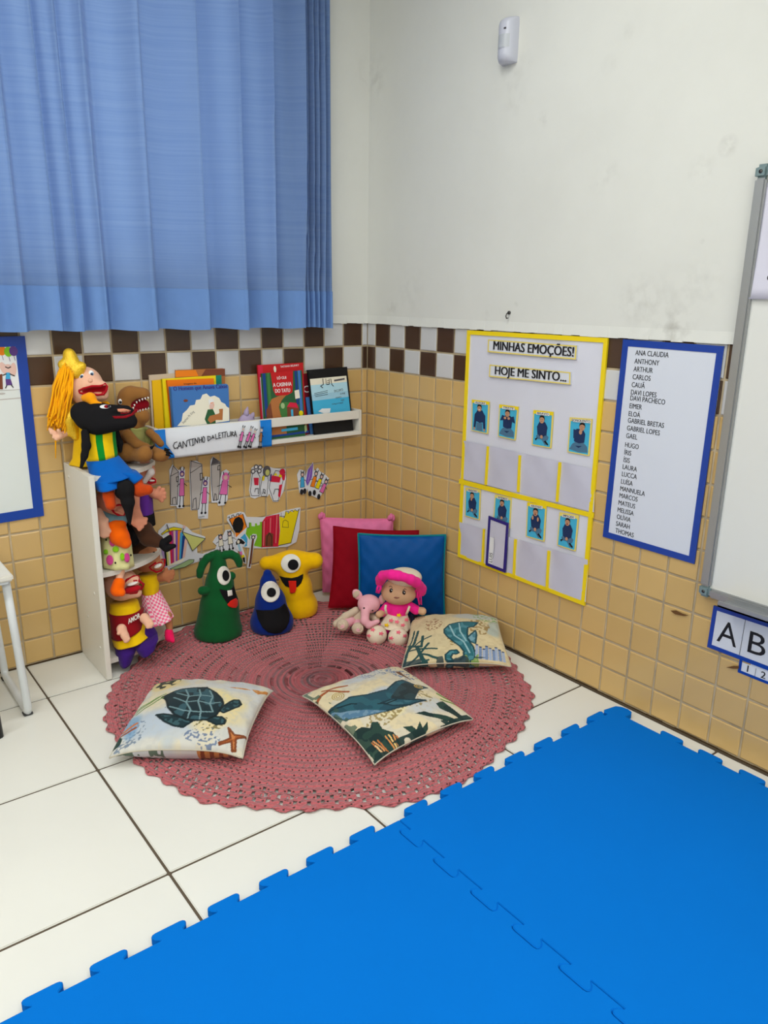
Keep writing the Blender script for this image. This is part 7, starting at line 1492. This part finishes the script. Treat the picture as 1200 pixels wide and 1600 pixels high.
for k in range(9):
    x = .42 + .062 * k; y0_ = -.55 - .05 * (k % 3); c.put((np.abs(c.u - x - (c.v - y0_) * .1) < .028) & (c.v < y0_) & (c.v > -.95), (118, 138, 172) if k % 2 else (160, 172, 196)); c.put(np.hypot(c.u - x, (c.v - y0_) * 1.6) < .03, (52, 62, 96))
for L in ([(0.291,-1),(0.332,-0.986),(0.41,-0.849)], [(0.337,-1),(0.395,-0.992),(0.383,-0.914)], [(0.187,-1),(0.223,-0.993),(0.19,-0.894)]): c.line(L, .02, (130, 158, 90))
for r_ in (.05, .10): c.put(np.abs(np.hypot((c.u + .78), c.v - .82) - r_) < .012, (176, 130, 80))
c.put((c.v < -.9) & (c.noise(14, 7) > .55), (44, 60, 66), .8)
printed_pillow([(-2.05,-5.95,0.55),(-0.36,-8.95,1.2),(-1.72,-11.05,0.42),(-4.86,-8.72,0.36)], 0.62, 0.04, 0.16, 0.5, 'cushion printed with a teal seahorse, resting against the right wall', c, 9)

# ---------------------------------------------------------------- desk and chair at the left edge
dk_ = empty('school_desk', (-18.4, -2.0, 0), 0, 'white school desk on sled legs of white tube, cut off at the left edge', 'desk')
mb = MB(); mb.box((-2.6, -2.0, 4.72), (2.28, 1.75, 4.92), 0, .05); mb.build('desk_top', ['white_laminate'], dk_)
mb = MB(); mb.box((-2.5, -1.9, 4.62), (2.15, 1.65, 4.72), 0, .02); mb.build('top_frame', ['white_metal'], dk_)
for sx, kx in ((2.30, -.18), (-2.4, .18)):
    mb = MB(); mb.tube([(sx + kx, -1.6, 4.66), (sx + kx * .6, -1.6, 3), (sx, -1.62, .3), (sx, -1.56, .16), (sx, -1.4, .12), (sx, 1.3, .12), (sx, 1.5, .18), (sx, 1.55, .35), (sx + kx * .6, 1.5, 3), (sx + kx, 1.5, 4.66)], .125, 12); lg_ = mb.build('leg', ['white_metal'], dk_)
    for y in (-1.5, 1.4): mb = MB(); mb.box((sx - .14, y - .12, 0), (sx + .14, y + .16, .08), 0, .02); mb.build('rubber_foot', ['rubber_grey'], lg_)
sc = empty('school_chair', (-18.14, -3.38, 0), 0, 'small chair with black legs in front of the desk, at the left edge', 'chair')
for x in (-1.0, 1.0):
    for y in (-1.0, 1.0): mb = MB(); mb.tube([(x, y, 0), (x * .93, y * .93, 2.7)], .13, 10); mb.build('leg', ['black_plastic'], sc)
mb = MB(); mb.box((-1.15, -1.15, 2.7), (1.15, 1.15, 2.85), 0, .06); mb.build('seat', ['white_laminate'], sc)
for x in (-.9, .9): mb = MB(); mb.tube([(x, -1.05, 2.8), (x, -1.25, 5.0)], .1, 10); mb.build('back_post', ['black_plastic'], sc)
mb = MB(); mb.box((-1.1, -1.3, 4.2), (1.1, -1.15, 5.2), 0, .06); mb.build('backrest', ['white_laminate'], sc)
